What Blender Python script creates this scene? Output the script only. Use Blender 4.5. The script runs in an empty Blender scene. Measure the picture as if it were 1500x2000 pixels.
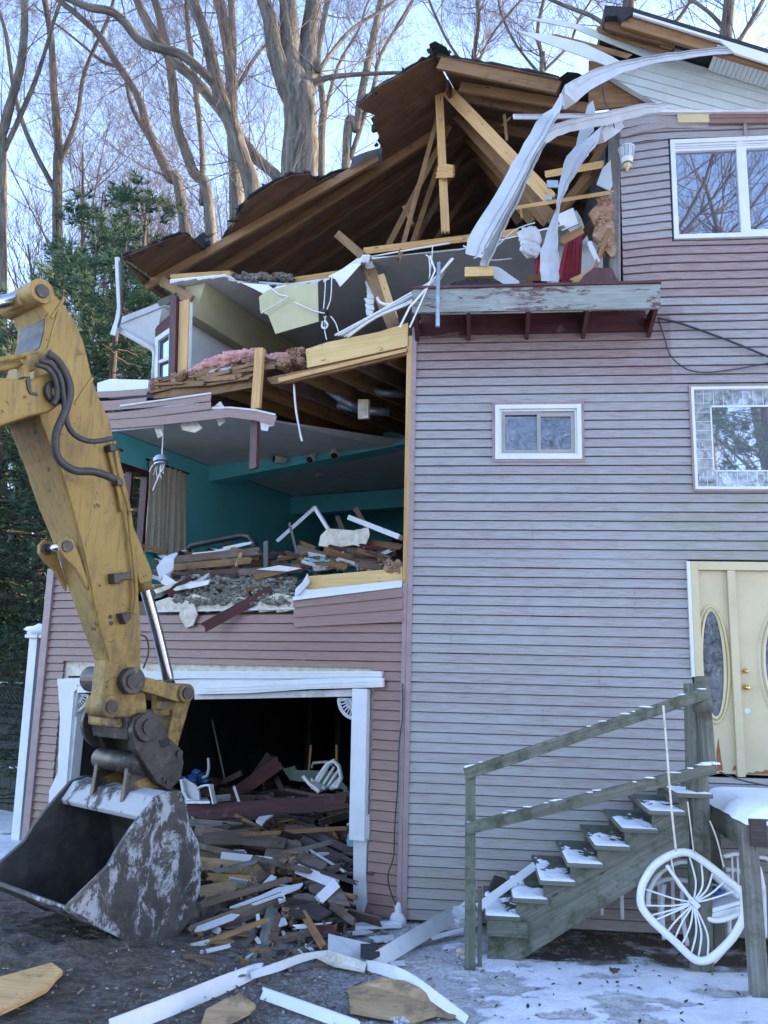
import bpy, math, random
from mathutils import Vector as V, noise
rnd = random.Random(7)
R_ = math.radians

# ---------------------------------------------------------------- camera
F, PITCH, ROLL, CAMZ = 1650.0, R_(10.6), R_(1.37), 2.4     # focal length in photo pixels (1500x2000)
sc = bpy.context.scene
COL = sc.collection
_c, _s = math.cos(PITCH), math.sin(PITCH)
FW = V((0, _c, _s)); UP0 = V((0, -_s, _c)); RT0 = V((1, 0, 0))
RT = RT0*math.cos(ROLL) + UP0*math.sin(ROLL)
UP = UP0*math.cos(ROLL) - RT0*math.sin(ROLL)
EYE = V((0, 0, CAMZ))
cd = bpy.data.cameras.new('camera'); cam = bpy.data.objects.new('camera', cd); COL.objects.link(cam)
cd.sensor_fit = 'VERTICAL'; cd.sensor_height = 36.0; cd.lens = 36.0*F/2000.0
cd.clip_start = 0.05; cd.clip_end = 2000
from mathutils import Matrix
m4 = Matrix((RT, UP, -FW)).transposed().to_4x4(); m4.translation = EYE
cam.matrix_world = m4
sc.camera = cam

# ---------------------------------------------------------------- sky, sun, exposure
SUN_EL, SUN_AZ = R_(13), R_(78)            # azimuth clockwise from the view direction (+Y): behind the house, to the right
w = bpy.data.worlds.new('World'); sc.world = w; w.use_nodes = True
nt = w.node_tree; bg = nt.nodes['Background']
sky = nt.nodes.new('ShaderNodeTexSky'); sky.sky_type = 'NISHITA'; sky.sun_disc = False
sky.sun_elevation = SUN_EL; sky.sun_rotation = SUN_AZ
sky.air_density = 1.0; sky.dust_density = 0.2; sky.ozone_density = 3.0
tn = nt.nodes.new('ShaderNodeMix'); tn.data_type = 'RGBA'; tn.blend_type = 'MULTIPLY'; tn.inputs[0].default_value = 1.0
tn.inputs[7].default_value = (1.27, 1.0, .95, 1)                # winter evening sky: a little more lavender
nt.links.new(sky.outputs[0], tn.inputs[6]); nt.links.new(tn.outputs[2], bg.inputs[0]); bg.inputs[1].default_value = 0.15
ld = bpy.data.lights.new('sun', 'SUN'); ld.energy = 2.4; ld.angle = R_(0.5); ld.color = (1.0, 0.80, 0.58)
lo = bpy.data.objects.new('sun', ld); COL.objects.link(lo)
sd = V((math.sin(SUN_AZ)*math.cos(SUN_EL), math.cos(SUN_AZ)*math.cos(SUN_EL), math.sin(SUN_EL)))
lo.rotation_euler = sd.to_track_quat('Z', 'Y').to_euler(); lo.location = (20, 10, 25)
sc.view_settings.view_transform = 'Standard'; sc.view_settings.look = 'None'
sc.view_settings.exposure = 2.95; sc.view_settings.gamma = 1.0

# ---------------------------------------------------------------- frames of the house: pixel of the photograph -> point on a real plane
def ray(px, py): return FW + RT*((px-750)/F) - UP*((py-1000)/F)
def hit(px, py, p, n):
    d = ray(px, py); return EYE + d*((p-EYE).dot(n)/d.dot(n))
Z = V((0, 0, 1))
def PZ(px, py, z=0.0): return hit(px, py, V((0, 0, z)), Z)
C0 = PZ(787, 1800)                                           # foot of the corner between the two front walls
aA, aB = R_(6.25), R_(25)
dA = V((math.cos(aA), -math.sin(aA), 0)); nA = V((-math.sin(aA), -math.cos(aA), 0))     # right wall: along, outward
dB = V((-math.cos(aB), math.sin(aB), 0)); iB = V((math.sin(aB), math.cos(aB), 0))       # left wing: along (to the left), inward
def PA(px, py, w=0.0): return hit(px, py, C0+nA*w, nA)
def PB(px, py, d=0.0): return hit(px, py, C0+iB*d, iB)
def PL(px, py, v): return hit(px, py, C0+dB*v, dB)
def PY(px, py, y): return hit(px, py, V((0, y, 0)), V((0, 1, 0)))
def Aw(u, w, z): return C0 + dA*u + nA*w + Z*z
def Bw(v, d, z): return C0 + dB*v + iB*d + Z*z
def uA(px, py, w=0.0): return (PA(px, py, w)-C0).dot(dA)
def zA(px, py, w=0.0): return PA(px, py, w).z

# ---------------------------------------------------------------- mesh builder
class MB:
    def __init__(s, axis=None):
        s.v = []; s.f = []; s.uv = []; s.t = []; s.axis = axis or V((1, 0, 0)); s.tint = 0.5; s.off = (0, 0)
    def face(s, pts):
        n = len(s.v); s.v += [tuple(p) for p in pts]; s.f.append(tuple(range(n, n+len(pts)))); s._uv(pts)
    def _uv(s, pts):
        a = s.axis
        nrm = (pts[1]-pts[0]).cross(pts[2]-pts[0])
        b = nrm.cross(a)
        if b.length < 1e-9: b = a.orthogonal()
        b.normalize()
        s.uv += [(p.dot(a)+s.off[0], p.dot(b)+s.off[1]) for p in pts]; s.t.append(s.tint)
    def rndoff(s): s.off = (rnd.uniform(-20, 20), rnd.uniform(-20, 20))
    def prism(s, pts, vec):
        q = [p+vec for p in pts]; n = len(pts)
        nrm = V((0, 0, 0))
        for i in range(1, n-1): nrm += (pts[i]-pts[0]).cross(pts[i+1]-pts[0])
        if nrm.dot(vec) > 0: s.face(pts[::-1]); s.face(q)
        else: s.face(pts); s.face(q[::-1])
        for i in range(n):
            j = (i+1) % n
            if nrm.dot(vec) > 0: s.face([pts[i], pts[j], q[j], q[i]])
            else: s.face([pts[j], pts[i], q[i], q[j]])
    def box(s, c, x, y, z):
        p = [c-x-y-z, c+x-y-z, c+x+y-z, c-x+y-z]; s.prism(p, z*2)
    def beam(s, p0, p1, wd, th, up=Z, ragged=0.0):
        """a board from p0 to p1, wd across (along 'up'), th thick; ragged ends if asked"""
        a = (p1-p0); L = a.length; a = a/L
        s.axis = a; s.rndoff()
        side = a.cross(up)
        if side.length < 1e-4: side = a.cross(V((1, .3, 0)))
        side.normalize(); u = side.cross(a).normalized()
        if ragged <= 0:
            s.box((p0+p1)/2, a*(L/2), side*(th/2), u*(wd/2)); return
        out = []
        k = 5
        for i in range(k+1):
            out.append(p0 + u*(wd*(i/k-.5)) - a*(ragged*rnd.random()))
        for i in range(k+1):
            out.append(p1 + u*(wd*(.5-i/k)) + a*(ragged*rnd.random()))
        s.prism([p-side*(th/2) for p in out], side*th)
    def tube(s, pts, r, n=8, cap=True):
        m = len(pts); rr = r if isinstance(r, (list, tuple)) else [r]*m
        base = len(s.v); ref = None; L = 0
        for i, p in enumerate(pts):
            t = (pts[min(i+1, m-1)]-pts[max(i-1, 0)])
            if t.length < 1e-9: t = V((0, 0, 1))
            t.normalize()
            if ref is None: ref = t.orthogonal().normalized()
            ref = (ref - t*ref.dot(t))
            if ref.length < 1e-6: ref = t.orthogonal()
            ref.normalize(); b = t.cross(ref)
            for k in range(n):
                a = 2*math.pi*k/n
                s.v.append(tuple(p + (ref*math.cos(a)+b*math.sin(a))*rr[i]))
        for i in range(m-1):
            l = (pts[i+1]-pts[i]).length
            for k in range(n):
                k2 = (k+1) % n
                s.f.append((base+i*n+k, base+i*n+k2, base+(i+1)*n+k2, base+(i+1)*n+k))
                c = 2*math.pi*rr[i]/n
                s.uv += [(L, k*c), (L, (k+1)*c), (L+l, (k+1)*c), (L+l, k*c)]; s.t.append(s.tint)
            L += l
        if cap:
            for rng in (range(n-1, -1, -1), range((m-1)*n, m*n)):
                idx = tuple(base+k for k in rng); s.f.append(idx)
                s.uv += [(0, 0)]*n; s.t.append(s.tint)
    def disc(s, c, ax, r, th, n=20):
        ax = ax.normalized(); a = ax.orthogonal().normalized(); b = ax.cross(a)
        s.prism([c + (a*math.cos(2*math.pi*k/n)+b*math.sin(2*math.pi*k/n))*r for k in range(n)], ax*th)
    def ribbon(s, pts, wd, th, wv):
        """a strip along pts, wd wide along wv (one vector or one per point), th thick"""
        m = len(pts); ws = wv if isinstance(wv, list) else [wv]*m; wds = wd if isinstance(wd, list) else [wd]*m
        rows = []
        for i, p in enumerate(pts):
            t = (pts[min(i+1, m-1)]-pts[max(i-1, 0)]).normalized()
            wv_ = (ws[i]-t*ws[i].dot(t)).normalized(); nn = t.cross(wv_)
            h = wv_*(wds[i]/2); g = nn*(th/2)
            rows.append([p-h-g, p+h-g, p+h+g, p-h+g])
        for i in range(m-1):
            s.axis = (pts[i+1]-pts[i]).normalized()
            for k in range(4):
                k2 = (k+1) % 4
                s.face([rows[i][k], rows[i+1][k], rows[i+1][k2], rows[i][k2]])
        s.face(rows[0]); s.face(rows[-1][::-1])
    def blob(s, c, rx, ry, rz, n1=12, n2=8, rough=.35, fr=3.0, seed=0):
        base = len(s.v)
        for j in range(n2+1):
            th = math.pi*j/n2
            for i in range(n1):
                ph = 2*math.pi*i/n1
                d = V((math.sin(th)*math.cos(ph), math.sin(th)*math.sin(ph), math.cos(th)))
                k = 1+rough*noise.noise(d*fr+V((seed*7.3, seed*3.1, 1)))+rough*.5*noise.noise(d*fr*2.7+V((seed, 5, 2)))
                s.v.append(tuple(c+V((d.x*rx, d.y*ry, d.z*rz))*k))
        for j in range(n2):
            for i in range(n1):
                i2 = (i+1) % n1
                s.f.append((base+j*n1+i, base+(j+1)*n1+i, base+(j+1)*n1+i2, base+j*n1+i2))
                s.uv += [(i*.1, j*.1)]*4; s.t.append(s.tint)
    def build(s, name, mat, parent=None, smooth=False, bevel=0.0, merge=False):
        xs = [p[0] for p in s.v]; ys = [p[1] for p in s.v]; zs = [p[2] for p in s.v]
        o0 = V(((min(xs)+max(xs))/2, (min(ys)+max(ys))/2, min(zs)))
        me = bpy.data.meshes.new(name)
        me.from_pydata([(p[0]-o0.x, p[1]-o0.y, p[2]-o0.z) for p in s.v], [], s.f)
        uvl = me.uv_layers.new(name='UVMap')
        uvl.data.foreach_set('uv', [c for q in s.uv for c in q])
        at = me.attributes.new('tint', 'FLOAT', 'FACE'); at.data.foreach_set('value', s.t)
        me.materials.append(mat)
        if smooth: me.polygons.foreach_set('use_smooth', [True]*len(me.polygons))
        me.update()
        o = bpy.data.objects.new(name, me); COL.objects.link(o)
        if parent is not None:
            o.parent = parent; o.location = o0 - wloc(parent)
        else: o.location = o0
        if merge or bevel:
            import bmesh
            bm = bmesh.new(); bm.from_mesh(me); bmesh.ops.remove_doubles(bm, verts=bm.verts, dist=0.0002)
            bmesh.ops.recalc_face_normals(bm, faces=bm.faces); bm.to_mesh(me); bm.free()
        if bevel:
            b = o.modifiers.new('bevel', 'BEVEL'); b.width = bevel; b.segments = 2; b.limit_method = 'ANGLE'
        return o
def wloc(o):
    l = V((0, 0, 0))
    while o is not None: l = l + V(o.location); o = o.parent
    return l
def tag(o, label, cat, group=None, kind=None):
    if label: o['label'] = label
    if cat: o['category'] = cat
    if group: o['group'] = group
    if kind: o['kind'] = kind
    return o
def thing(name, loc, label, cat, group=None):
    o = bpy.data.objects.new(name, None); COL.objects.link(o); o.location = loc; o.empty_display_size = .2
    return tag(o, label, cat, group)
def copy_tree(o, parent=None):
    c = o.copy(); COL.objects.link(c); c.parent = parent
    for ch in list(o.children): copy_tree(ch, c)
    return c

# ---------------------------------------------------------------- materials
def ramp(nt, fac, stops):
    r = nt.nodes.new('ShaderNodeValToRGB'); e = r.color_ramp.elements
    e[0].position, e[0].color = stops[0][0], (*stops[0][1], 1); e[1].position, e[1].color = stops[-1][0], (*stops[-1][1], 1)
    for p, c in stops[1:-1]:
        q = e.new(p); q.color = (*c, 1)
    nt.links.new(fac, r.inputs[0]); return r.outputs[0]
def coords(nt, kind, scale):
    tc = nt.nodes.new('ShaderNodeTexCoord'); mp = nt.nodes.new('ShaderNodeMapping'); mp.inputs['Scale'].default_value = scale
    nt.links.new(tc.outputs[kind], mp.inputs[0]); return mp.outputs[0]
def noisen(nt, vec, scale, detail=6, rough=.6, dist=0.0):
    n = nt.nodes.new('ShaderNodeTexNoise'); n.inputs['Scale'].default_value = scale; n.inputs['Detail'].default_value = detail
    n.inputs['Roughness'].default_value = rough; n.inputs['Distortion'].default_value = dist
    nt.links.new(vec, n.inputs['Vector']); return n.outputs['Fac']
def mix(nt, fac, a, b, mode='MIX'):
    m = nt.nodes.new('ShaderNodeMix'); m.data_type = 'RGBA'; m.blend_type = mode
    if hasattr(fac, 'is_linked'): nt.links.new(fac, m.inputs[0])
    else: m.inputs[0].default_value = fac
    for i, x in ((6, a), (7, b)):
        if hasattr(x, 'is_linked'): nt.links.new(x, m.inputs[i])
        else: m.inputs[i].default_value = (*x, 1)
    return m.outputs[2]
def math_(nt, op, a, b=0.0, clamp=False):
    m = nt.nodes.new('ShaderNodeMath'); m.operation = op; m.use_clamp = clamp
    for i, x in ((0, a), (1, b)):
        if hasattr(x, 'is_linked'): nt.links.new(x, m.inputs[i])
        else: m.inputs[i].default_value = x
    return m.outputs[0]
def maprange(nt, x, a, b, c=0.0, d=1.0):
    m = nt.nodes.new('ShaderNodeMapRange'); nt.links.new(x, m.inputs[0])
    for i, q in zip((1, 2, 3, 4), (a, b, c, d)): m.inputs[i].default_value = q
    return m.outputs[0]
def newmat(name):
    m = bpy.data.materials.new(name); m.use_nodes = True; return m, m.node_tree, m.node_tree.nodes['Principled BSDF']
def bump(nt, h, b, strength=.3, dist=.01):
    n = nt.nodes.new('ShaderNodeBump'); n.inputs['Strength'].default_value = strength; n.inputs['Distance'].default_value = dist
    nt.links.new(h, n.inputs['Height']); nt.links.new(n.outputs[0], b.inputs['Normal'])
def plain(name, stops, scale=6, kind='Object', sc_=(1, 1, 1), rough=.7, bstr=.25, bdist=.01, metal=0.0, detail=7, spec=None, dist=0.0, dirt=None, dirtscale=2.5, dirtr=(.52, .68)):
    m, nt, b = newmat(name)
    v = coords(nt, kind, sc_); n = noisen(nt, v, scale, detail, .62, dist)
    c = ramp(nt, n, stops)
    if dirt:
        d = noisen(nt, coords(nt, 'Object', (1, 1, 1)), dirtscale, 8, .7)
        c = mix(nt, maprange(nt, d, dirtr[0], dirtr[1]), c, dirt)
    nt.links.new(c, b.inputs['Base Color']); b.inputs['Roughness'].default_value = rough; b.inputs['Metallic'].default_value = metal
    if spec is not None: b.inputs['Specular IOR Level'].default_value = spec
    if bstr: bump(nt, n, b, bstr, bdist)
    return m
def wood(name, lo, mid, hi, rough=.75, fine=38, dirt=None, dirtr=(.55, .7), bstr=.25):
    m, nt, b = newmat(name)
    v = coords(nt, 'UV', (1.6, fine, 1)); n = noisen(nt, v, 1.0, 6, .65, .6)
    n2 = noisen(nt, coords(nt, 'UV', (1.1, 5, 1)), 1.0, 4, .6, .8)
    c = ramp(nt, math_(nt, 'ADD', math_(nt, 'MULTIPLY', n, .6), math_(nt, 'MULTIPLY', n2, .4)), [(.32, lo), (.5, mid), (.68, hi)])
    kn = nt.nodes.new('ShaderNodeTexVoronoi'); kn.inputs['Scale'].default_value = 1.0
    nt.links.new(coords(nt, 'UV', (2.2, 9, 1)), kn.inputs['Vector'])
    c = mix(nt, maprange(nt, kn.outputs['Distance'], .10, .04), c, tuple(x*.35 for x in lo))
    if dirt:
        d = noisen(nt, coords(nt, 'Object', (1, 1, 1)), 5, 8, .7)
        c = mix(nt, maprange(nt, d, dirtr[0], dirtr[1]), c, dirt)
    nt.links.new(c, b.inputs['Base Color']); b.inputs['Roughness'].default_value = rough
    bump(nt, n, b, bstr, .004)
    return m
def siding_mat(name, base, fade, algae=False):
    m, nt, b = newmat(name)
    n = noisen(nt, coords(nt, 'UV', (5, 90, 1)), 1.0, 5, .65, .4)
    n2 = noisen(nt, coords(nt, 'UV', (.55, 1.1, 1)), 1.0, 5, .6)
    n3 = noisen(nt, coords(nt, 'UV', (2.0, 14, 1)), 1.0, 4, .6)
    at = nt.nodes.new('ShaderNodeAttribute'); at.attribute_name = 'tint'
    k = math_(nt, 'ADD', at.outputs['Fac'], math_(nt, 'MULTIPLY', math_(nt, 'SUBTRACT', n2, .5), 1.0))
    k = math_(nt, 'ADD', k, math_(nt, 'MULTIPLY', math_(nt, 'SUBTRACT', n3, .5), .8), True)
    c = mix(nt, k, base, fade)
    c = mix(nt, math_(nt, 'MULTIPLY', maprange(nt, n, .35, .7), .55), c, tuple(x*1.32 for x in fade))
    c = mix(nt, math_(nt, 'MULTIPLY', maprange(nt, n, .50, .25), .5), c, tuple(x*.62 for x in base))
    if algae:
        tc = nt.nodes.new('ShaderNodeTexCoord'); sx = nt.nodes.new('ShaderNodeSeparateXYZ'); nt.links.new(tc.outputs['UV'], sx.inputs[0])
        du = C0.dot(dA)
        a1 = math_(nt, 'MULTIPLY', maprange(nt, sx.outputs[0], du+2.2, du+3.0), maprange(nt, sx.outputs[0], du+4.6, du+3.6))
        gx = nt.nodes.new('ShaderNodeNewGeometry'); sz = nt.nodes.new('ShaderNodeSeparateXYZ'); nt.links.new(gx.outputs['Position'], sz.inputs[0])
        a2 = math_(nt, 'MULTIPLY', maprange(nt, sz.outputs[2], 2.9, 3.7), maprange(nt, sz.outputs[2], 4.6, 4.1))
        low = math_(nt, 'MULTIPLY', maprange(nt, sz.outputs[2], 1.9, .2), .45)
        g = math_(nt, 'ADD', math_(nt, 'MULTIPLY', math_(nt, 'MULTIPLY', a1, a2), .8), low)
        ng = noisen(nt, coords(nt, 'UV', (1.6, 3.5, 1)), 1.0, 8, .75)
        c = mix(nt, math_(nt, 'MULTIPLY', g, maprange(nt, ng, .42, .62)), c, (.19, .21, .13))
    nt.links.new(c, b.inputs['Base Color']); b.inputs['Roughness'].default_value = .5
    bump(nt, n, b, .2, .003)
    return m
MT = {}
MT['sidingA'] = siding_mat('vinyl_siding_faded', (.205, .120, .110), (.272, .274, .272), True)
MT['sidingB'] = siding_mat('vinyl_siding_mauve', (.180, .096, .074), (.225, .136, .110))
MT['trimmauve'] = plain('mauve_trim', [(.3, (.22, .15, .15)), (.7, (.30, .22, .22))], 8, rough=.5, bstr=.05)
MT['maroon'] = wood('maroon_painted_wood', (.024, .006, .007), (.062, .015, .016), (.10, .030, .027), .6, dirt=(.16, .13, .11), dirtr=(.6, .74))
MT['lumber'] = wood('pine_lumber', (.34, .185, .065), (.50, .30, .12), (.60, .40, .18), dirt=(.17, .10, .05), dirtr=(.58, .72))
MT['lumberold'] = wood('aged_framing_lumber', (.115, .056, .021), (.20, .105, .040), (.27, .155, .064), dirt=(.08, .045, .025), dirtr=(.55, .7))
MT['lumberpale'] = wood('pale_rim_board', (.42, .27, .10), (.56, .38, .15), (.63, .46, .22), dirt=(.20, .12, .06), dirtr=(.60, .68))
MT['brownwood'] = wood('dirty_brown_wood', (.05, .030, .020), (.105, .068, .045), (.17, .115, .08), dirt=(.13, .12, .12), dirtr=(.52, .7))
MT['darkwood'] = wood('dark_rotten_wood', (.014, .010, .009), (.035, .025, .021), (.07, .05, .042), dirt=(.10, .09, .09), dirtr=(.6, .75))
MT['greywood'] = wood('weathered_grey_wood', (.060, .060, .052), (.135, .130, .112), (.215, .21, .19), dirt=(.055, .062, .038), dirtr=(.5, .68))
MT['greenwood'] = wood('algae_green_wood', (.050, .054, .038), (.105, .108, .082), (.18, .18, .15), dirt=(.035, .045, .020), dirtr=(.5, .64))
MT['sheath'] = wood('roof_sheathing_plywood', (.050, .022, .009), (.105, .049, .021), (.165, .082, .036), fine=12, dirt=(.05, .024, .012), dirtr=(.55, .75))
MT['ply'] = wood('tan_plywood', (.23, .145, .07), (.33, .22, .12), (.42, .30, .17), fine=14, dirt=(.13, .09, .055), dirtr=(.5, .66))
MT['ossheet'] = plain('grey_brown_sheet', [(.3, (.06, .043, .035)), (.5, (.12, .09, .07)), (.72, (.20, .16, .13))], 9, rough=.9, bstr=.5)
def peel():
    m, nt, b = newmat('peeling_grey_white_paint')
    n = noisen(nt, coords(nt, 'UV', (1.3, 5.0, 1)), 3.2, 10, .78, .6)
    n2 = noisen(nt, coords(nt, 'UV', (2.5, 30, 1)), 1.0, 6, .6)
    n3 = noisen(nt, coords(nt, 'UV', (.35, .8, 1)), 3.0, 3, .5)
    c = ramp(nt, n2, [(.3, (.15, .165, .15)), (.6, (.25, .275, .25)), (.75, (.31, .34, .315))])
    s = math_(nt, 'ADD', math_(nt, 'MULTIPLY', n, .62), math_(nt, 'MULTIPLY', n3, .38))
    c = mix(nt, maprange(nt, s, .515, .545), c, (.10, .045, .042))
    c = mix(nt, maprange(nt, n2, .36, .30), c, (.10, .09, .08))
    nt.links.new(c, b.inputs['Base Color']); b.inputs['Roughness'].default_value = .75; bump(nt, s, b, .5, .006)
    return m
MT['peel'] = peel()
MT['white'] = plain('white_vinyl', [(.3, (.52, .54, .56)), (.7, (.60, .62, .64))], 5, rough=.45, bstr=.04, dirt=(.36, .36, .35), dirtr=(.6, .85))
MT['whitedirty'] = plain('dirty_white_vinyl', [(.3, (.44, .45, .46)), (.7, (.55, .56, .57))], 4, rough=.5, bstr=.08, dirt=(.20, .17, .14), dirtr=(.54, .78))
MT['soffit'] = plain('white_soffit_vinyl', [(.3, (.45, .49, .47)), (.7, (.52, .56, .54))], 2, rough=.5, bstr=.03, dirt=(.37, .40, .38), dirtr=(.45, .8))
MT['curlvinyl'] = plain('curled_vinyl_strip', [(.3, (.36, .385, .41)), (.7, (.44, .465, .49))], 3, rough=.4, bstr=.05, dirt=(.27, .285, .30), dirtr=(.5, .8))
MT['drywall'] = plain('drywall', [(.3, (.62, .63, .62)), (.7, (.72, .73, .72))], 4, rough=.9, bstr=.05, dirt=(.52, .52, .50), dirtr=(.5, .8))
MT['drypaper'] = plain('drywall_back_paper', [(.3, (.40, .37, .215)), (.7, (.47, .44, .27))], 5, rough=.9, bstr=.08, dirt=(.31, .28, .17), dirtr=(.55, .8))
MT['plaster'] = plain('torn_plaster', [(.25, (.30, .27, .22)), (.5, (.55, .50, .40)), (.75, (.68, .66, .62))], 12, rough=.95, bstr=.6, bdist=.02)
MT['teal'] = plain('teal_wall_paint', [(.3, (.12, .52, .55)), (.7, (.15, .60, .62))], 2.5, rough=.7, bstr=.03, dirt=(.08, .34, .35), dirtr=(.55, .9))
MT['tealbits'] = plain('torn_teal_drywall', [(.3, (.12, .32, .32)), (.7, (.28, .48, .47))], 9, rough=.9, bstr=.4)
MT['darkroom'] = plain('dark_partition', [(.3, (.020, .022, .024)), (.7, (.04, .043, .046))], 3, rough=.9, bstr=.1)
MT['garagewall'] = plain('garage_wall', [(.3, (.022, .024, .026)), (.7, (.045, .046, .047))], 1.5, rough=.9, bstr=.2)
MT['shingle'] = plain('black_shingle', [(.3, (.010, .010, .012)), (.7, (.032, .032, .036))], 40, rough=.95, bstr=.6)
MT['membrane'] = plain('grey_underlayment', [(.3, (.22, .24, .28)), (.7, (.36, .38, .44))], 8, rough=.6, bstr=.3)
MT['pink'] = plain('pink_insulation', [(.25, (.46, .21, .20)), (.5, (.58, .29, .27)), (.75, (.66, .40, .36))], 24, rough=1, bstr=.8, bdist=.03, dirt=(.35, .2, .16), dirtr=(.55, .75))
MT['brownins'] = plain('brown_insulation', [(.25, (.16, .09, .05)), (.5, (.30, .18, .11)), (.75, (.44, .28, .19))], 16, rough=1, bstr=.9, bdist=.03, dirt=(.10, .06, .045), dirtr=(.55, .7))
MT['greyins'] = plain('grey_cellulose', [(.25, (.10, .095, .075)), (.5, (.22, .21, .17)), (.75, (.36, .34, .29))], 26, rough=1, bstr=1, bdist=.04)
MT['tanchunk'] = plain('tan_fibre_chunk', [(.25, (.10, .065, .042)), (.5, (.19, .13, .085)), (.75, (.28, .20, .14))], 18, rough=1, bstr=.9, bdist=.03)
MT['cream'] = plain('cream_door_paint', [(.3, (.45, .38, .225)), (.7, (.51, .44, .28))], 3, rough=.45, bstr=.04, dirt=(.37, .30, .16), dirtr=(.55, .85))
MT['rust'] = plain('rust_stain', [(.3, (.18, .065, .025)), (.7, (.33, .15, .06))], 14, rough=.9, bstr=.3)
MT['brass'] = plain('brass', [(.3, (.55, .38, .13)), (.7, (.65, .46, .18))], 6, rough=.25, bstr=0, metal=1)
MT['chrome'] = plain('chrome_rod', [(.3, (.40, .43, .48)), (.7, (.50, .53, .58))], 20, rough=.22, bstr=.03, metal=1)
MT['rubber'] = plain('black_rubber', [(.3, (.022, .020, .019)), (.7, (.055, .048, .042))], 14, rough=.6, bstr=.2)
MT['wireb'] = plain('black_cable', [(.3, (.012, .012, .013)), (.7, (.03, .03, .03))], 9, rough=.5, bstr=0)
MT['wirew'] = plain('white_cable', [(.3, (.55, .54, .50)), (.7, (.66, .65, .6))], 9, rough=.5, bstr=0)
MT['snow'] = plain('snow', [(.3, (.72, .76, .84)), (.7, (.84, .87, .92))], 22, rough=.85, bstr=.35, bdist=.01)
MT['pvc'] = plain('white_plastic', [(.3, (.66, .68, .68)), (.7, (.74, .76, .76))], 8, rough=.4, bstr=.04, dirt=(.40, .41, .38), dirtr=(.55, .8))
MT['curtain'] = plain('beige_curtain', [(.3, (.40, .36, .27)), (.7, (.52, .47, .36))], 30, rough=.95, bstr=.15)
MT['red'] = plain('red_fabric', [(.3, (.15, .008, .016)), (.7, (.27, .018, .034))], 12, rough=.8, bstr=.2)
MT['blue'] = plain('blue_plastic', [(.3, (.03, .09, .28)), (.7, (.05, .14, .38))], 8, rough=.5, bstr=.05)
MT['greenpanel'] = plain('pale_green_panel', [(.3, (.17, .25, .19)), (.7, (.26, .34, .27))], 3, rough=.8, bstr=.1, dirt=(.12, .14, .11), dirtr=(.5, .7))
MT['black'] = plain('black_metal', [(.3, (.010, .010, .011)), (.7, (.025, .024, .024))], 12, rough=.5, bstr=.1)
MT['tin'] = plain('galvanised_duct', [(.3, (.20, .22, .25)), (.7, (.33, .36, .40))], 6, rough=.4, bstr=.2, metal=.6)
MT['frosted'] = plain('lamp_glass', [(.3, (.26, .30, .33)), (.7, (.36, .40, .44))], 6, rough=.15, bstr=0)
MT['almond'] = plain('almond_paint', [(.3, (.46, .39, .20)), (.7, (.54, .46, .26))], 6, rough=.4, bstr=0)
MT['taupe'] = plain('taupe_sash', [(.3, (.23, .22, .19)), (.7, (.30, .29, .25))], 6, rough=.45, bstr=0)
MT['lampgrey'] = plain('grey_lamp_housing', [(.3, (.55, .54, .50)), (.7, (.62, .61, .56))], 6, rough=.45, bstr=0)
MT['fence'] = wood('dark_fence_wood', (.012, .014, .012), (.028, .03, .026), (.05, .052, .046), .8)
def yellow():
    m, nt, b = newmat('worn_yellow_paint')
    o = coords(nt, 'Object', (1, 1, 1))
    n1 = noisen(nt, o, 1.6, 7, .65); n2 = noisen(nt, o, 9, 9, .75); n3 = noisen(nt, coords(nt, 'Object', (7, 7, 1.0)), 2.5, 6, .7)
    c = ramp(nt, n1, [(.3, (.25, .155, .036)), (.55, (.31, .195, .050)), (.75, (.36, .235, .070))])
    c = mix(nt, math_(nt, 'MULTIPLY', maprange(nt, n3, .48, .66), .8), c, (.15, .098, .045))
    c = mix(nt, maprange(nt, n2, .60, .65), c, (.06, .036, .020))
    nsp = noisen(nt, o, 32, 4, .7); c = mix(nt, maprange(nt, nsp, .68, .72), c, (.05, .03, .018))
    gn = nt.nodes.new('ShaderNodeNewGeometry'); sz = nt.nodes.new('ShaderNodeSeparateXYZ'); nt.links.new(gn.outputs['Position'], sz.inputs[0])
    lowk = math_(nt, 'MULTIPLY', maprange(nt, sz.outputs[2], 3.4, 1.6), maprange(nt, noisen(nt, o, 3.5, 9, .75), .44, .56))
    c = mix(nt, lowk, c, (.085, .052, .028))
    nt.links.new(c, b.inputs['Base Color']); b.inputs['Roughness'].default_value = .62; b.inputs['Specular IOR Level'].default_value = .35
    bump(nt, n2, b, .15, .006); return m
MT['yellow'] = yellow()
def steel():
    m, nt, b = newmat('muddy_steel_with_plaster_smears')
    o = coords(nt, 'Object', (1, 1, 1))
    n1 = noisen(nt, o, 4, 9, .7); n2 = noisen(nt, coords(nt, 'Object', (2.2, 2.2, 1.3)), 2.2, 12, .78, .35); n3 = noisen(nt, o, .9, 3, .5)
    c = ramp(nt, n1, [(.3, (.020, .018, .016)), (.5, (.050, .045, .040)), (.7, (.095, .086, .076))])
    k = math_(nt, 'ADD', math_(nt, 'MULTIPLY', n2, .7), math_(nt, 'MULTIPLY', n3, .3))
    at = nt.nodes.new('ShaderNodeAttribute'); at.attribute_name = 'tint'
    k = math_(nt, 'ADD', k, math_(nt, 'MULTIPLY', math_(nt, 'SUBTRACT', at.outputs['Fac'], .5), .4))
    c = mix(nt, math_(nt, 'MULTIPLY', maprange(nt, k, .525, .57), .85), c, (.40, .40, .42))
    nt.links.new(c, b.inputs['Base Color']); b.inputs['Roughness'].default_value = .7; b.inputs['Metallic'].default_value = 0.0
    bump(nt, k, b, .6, .02); return m
MT['steel'] = steel()
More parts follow.
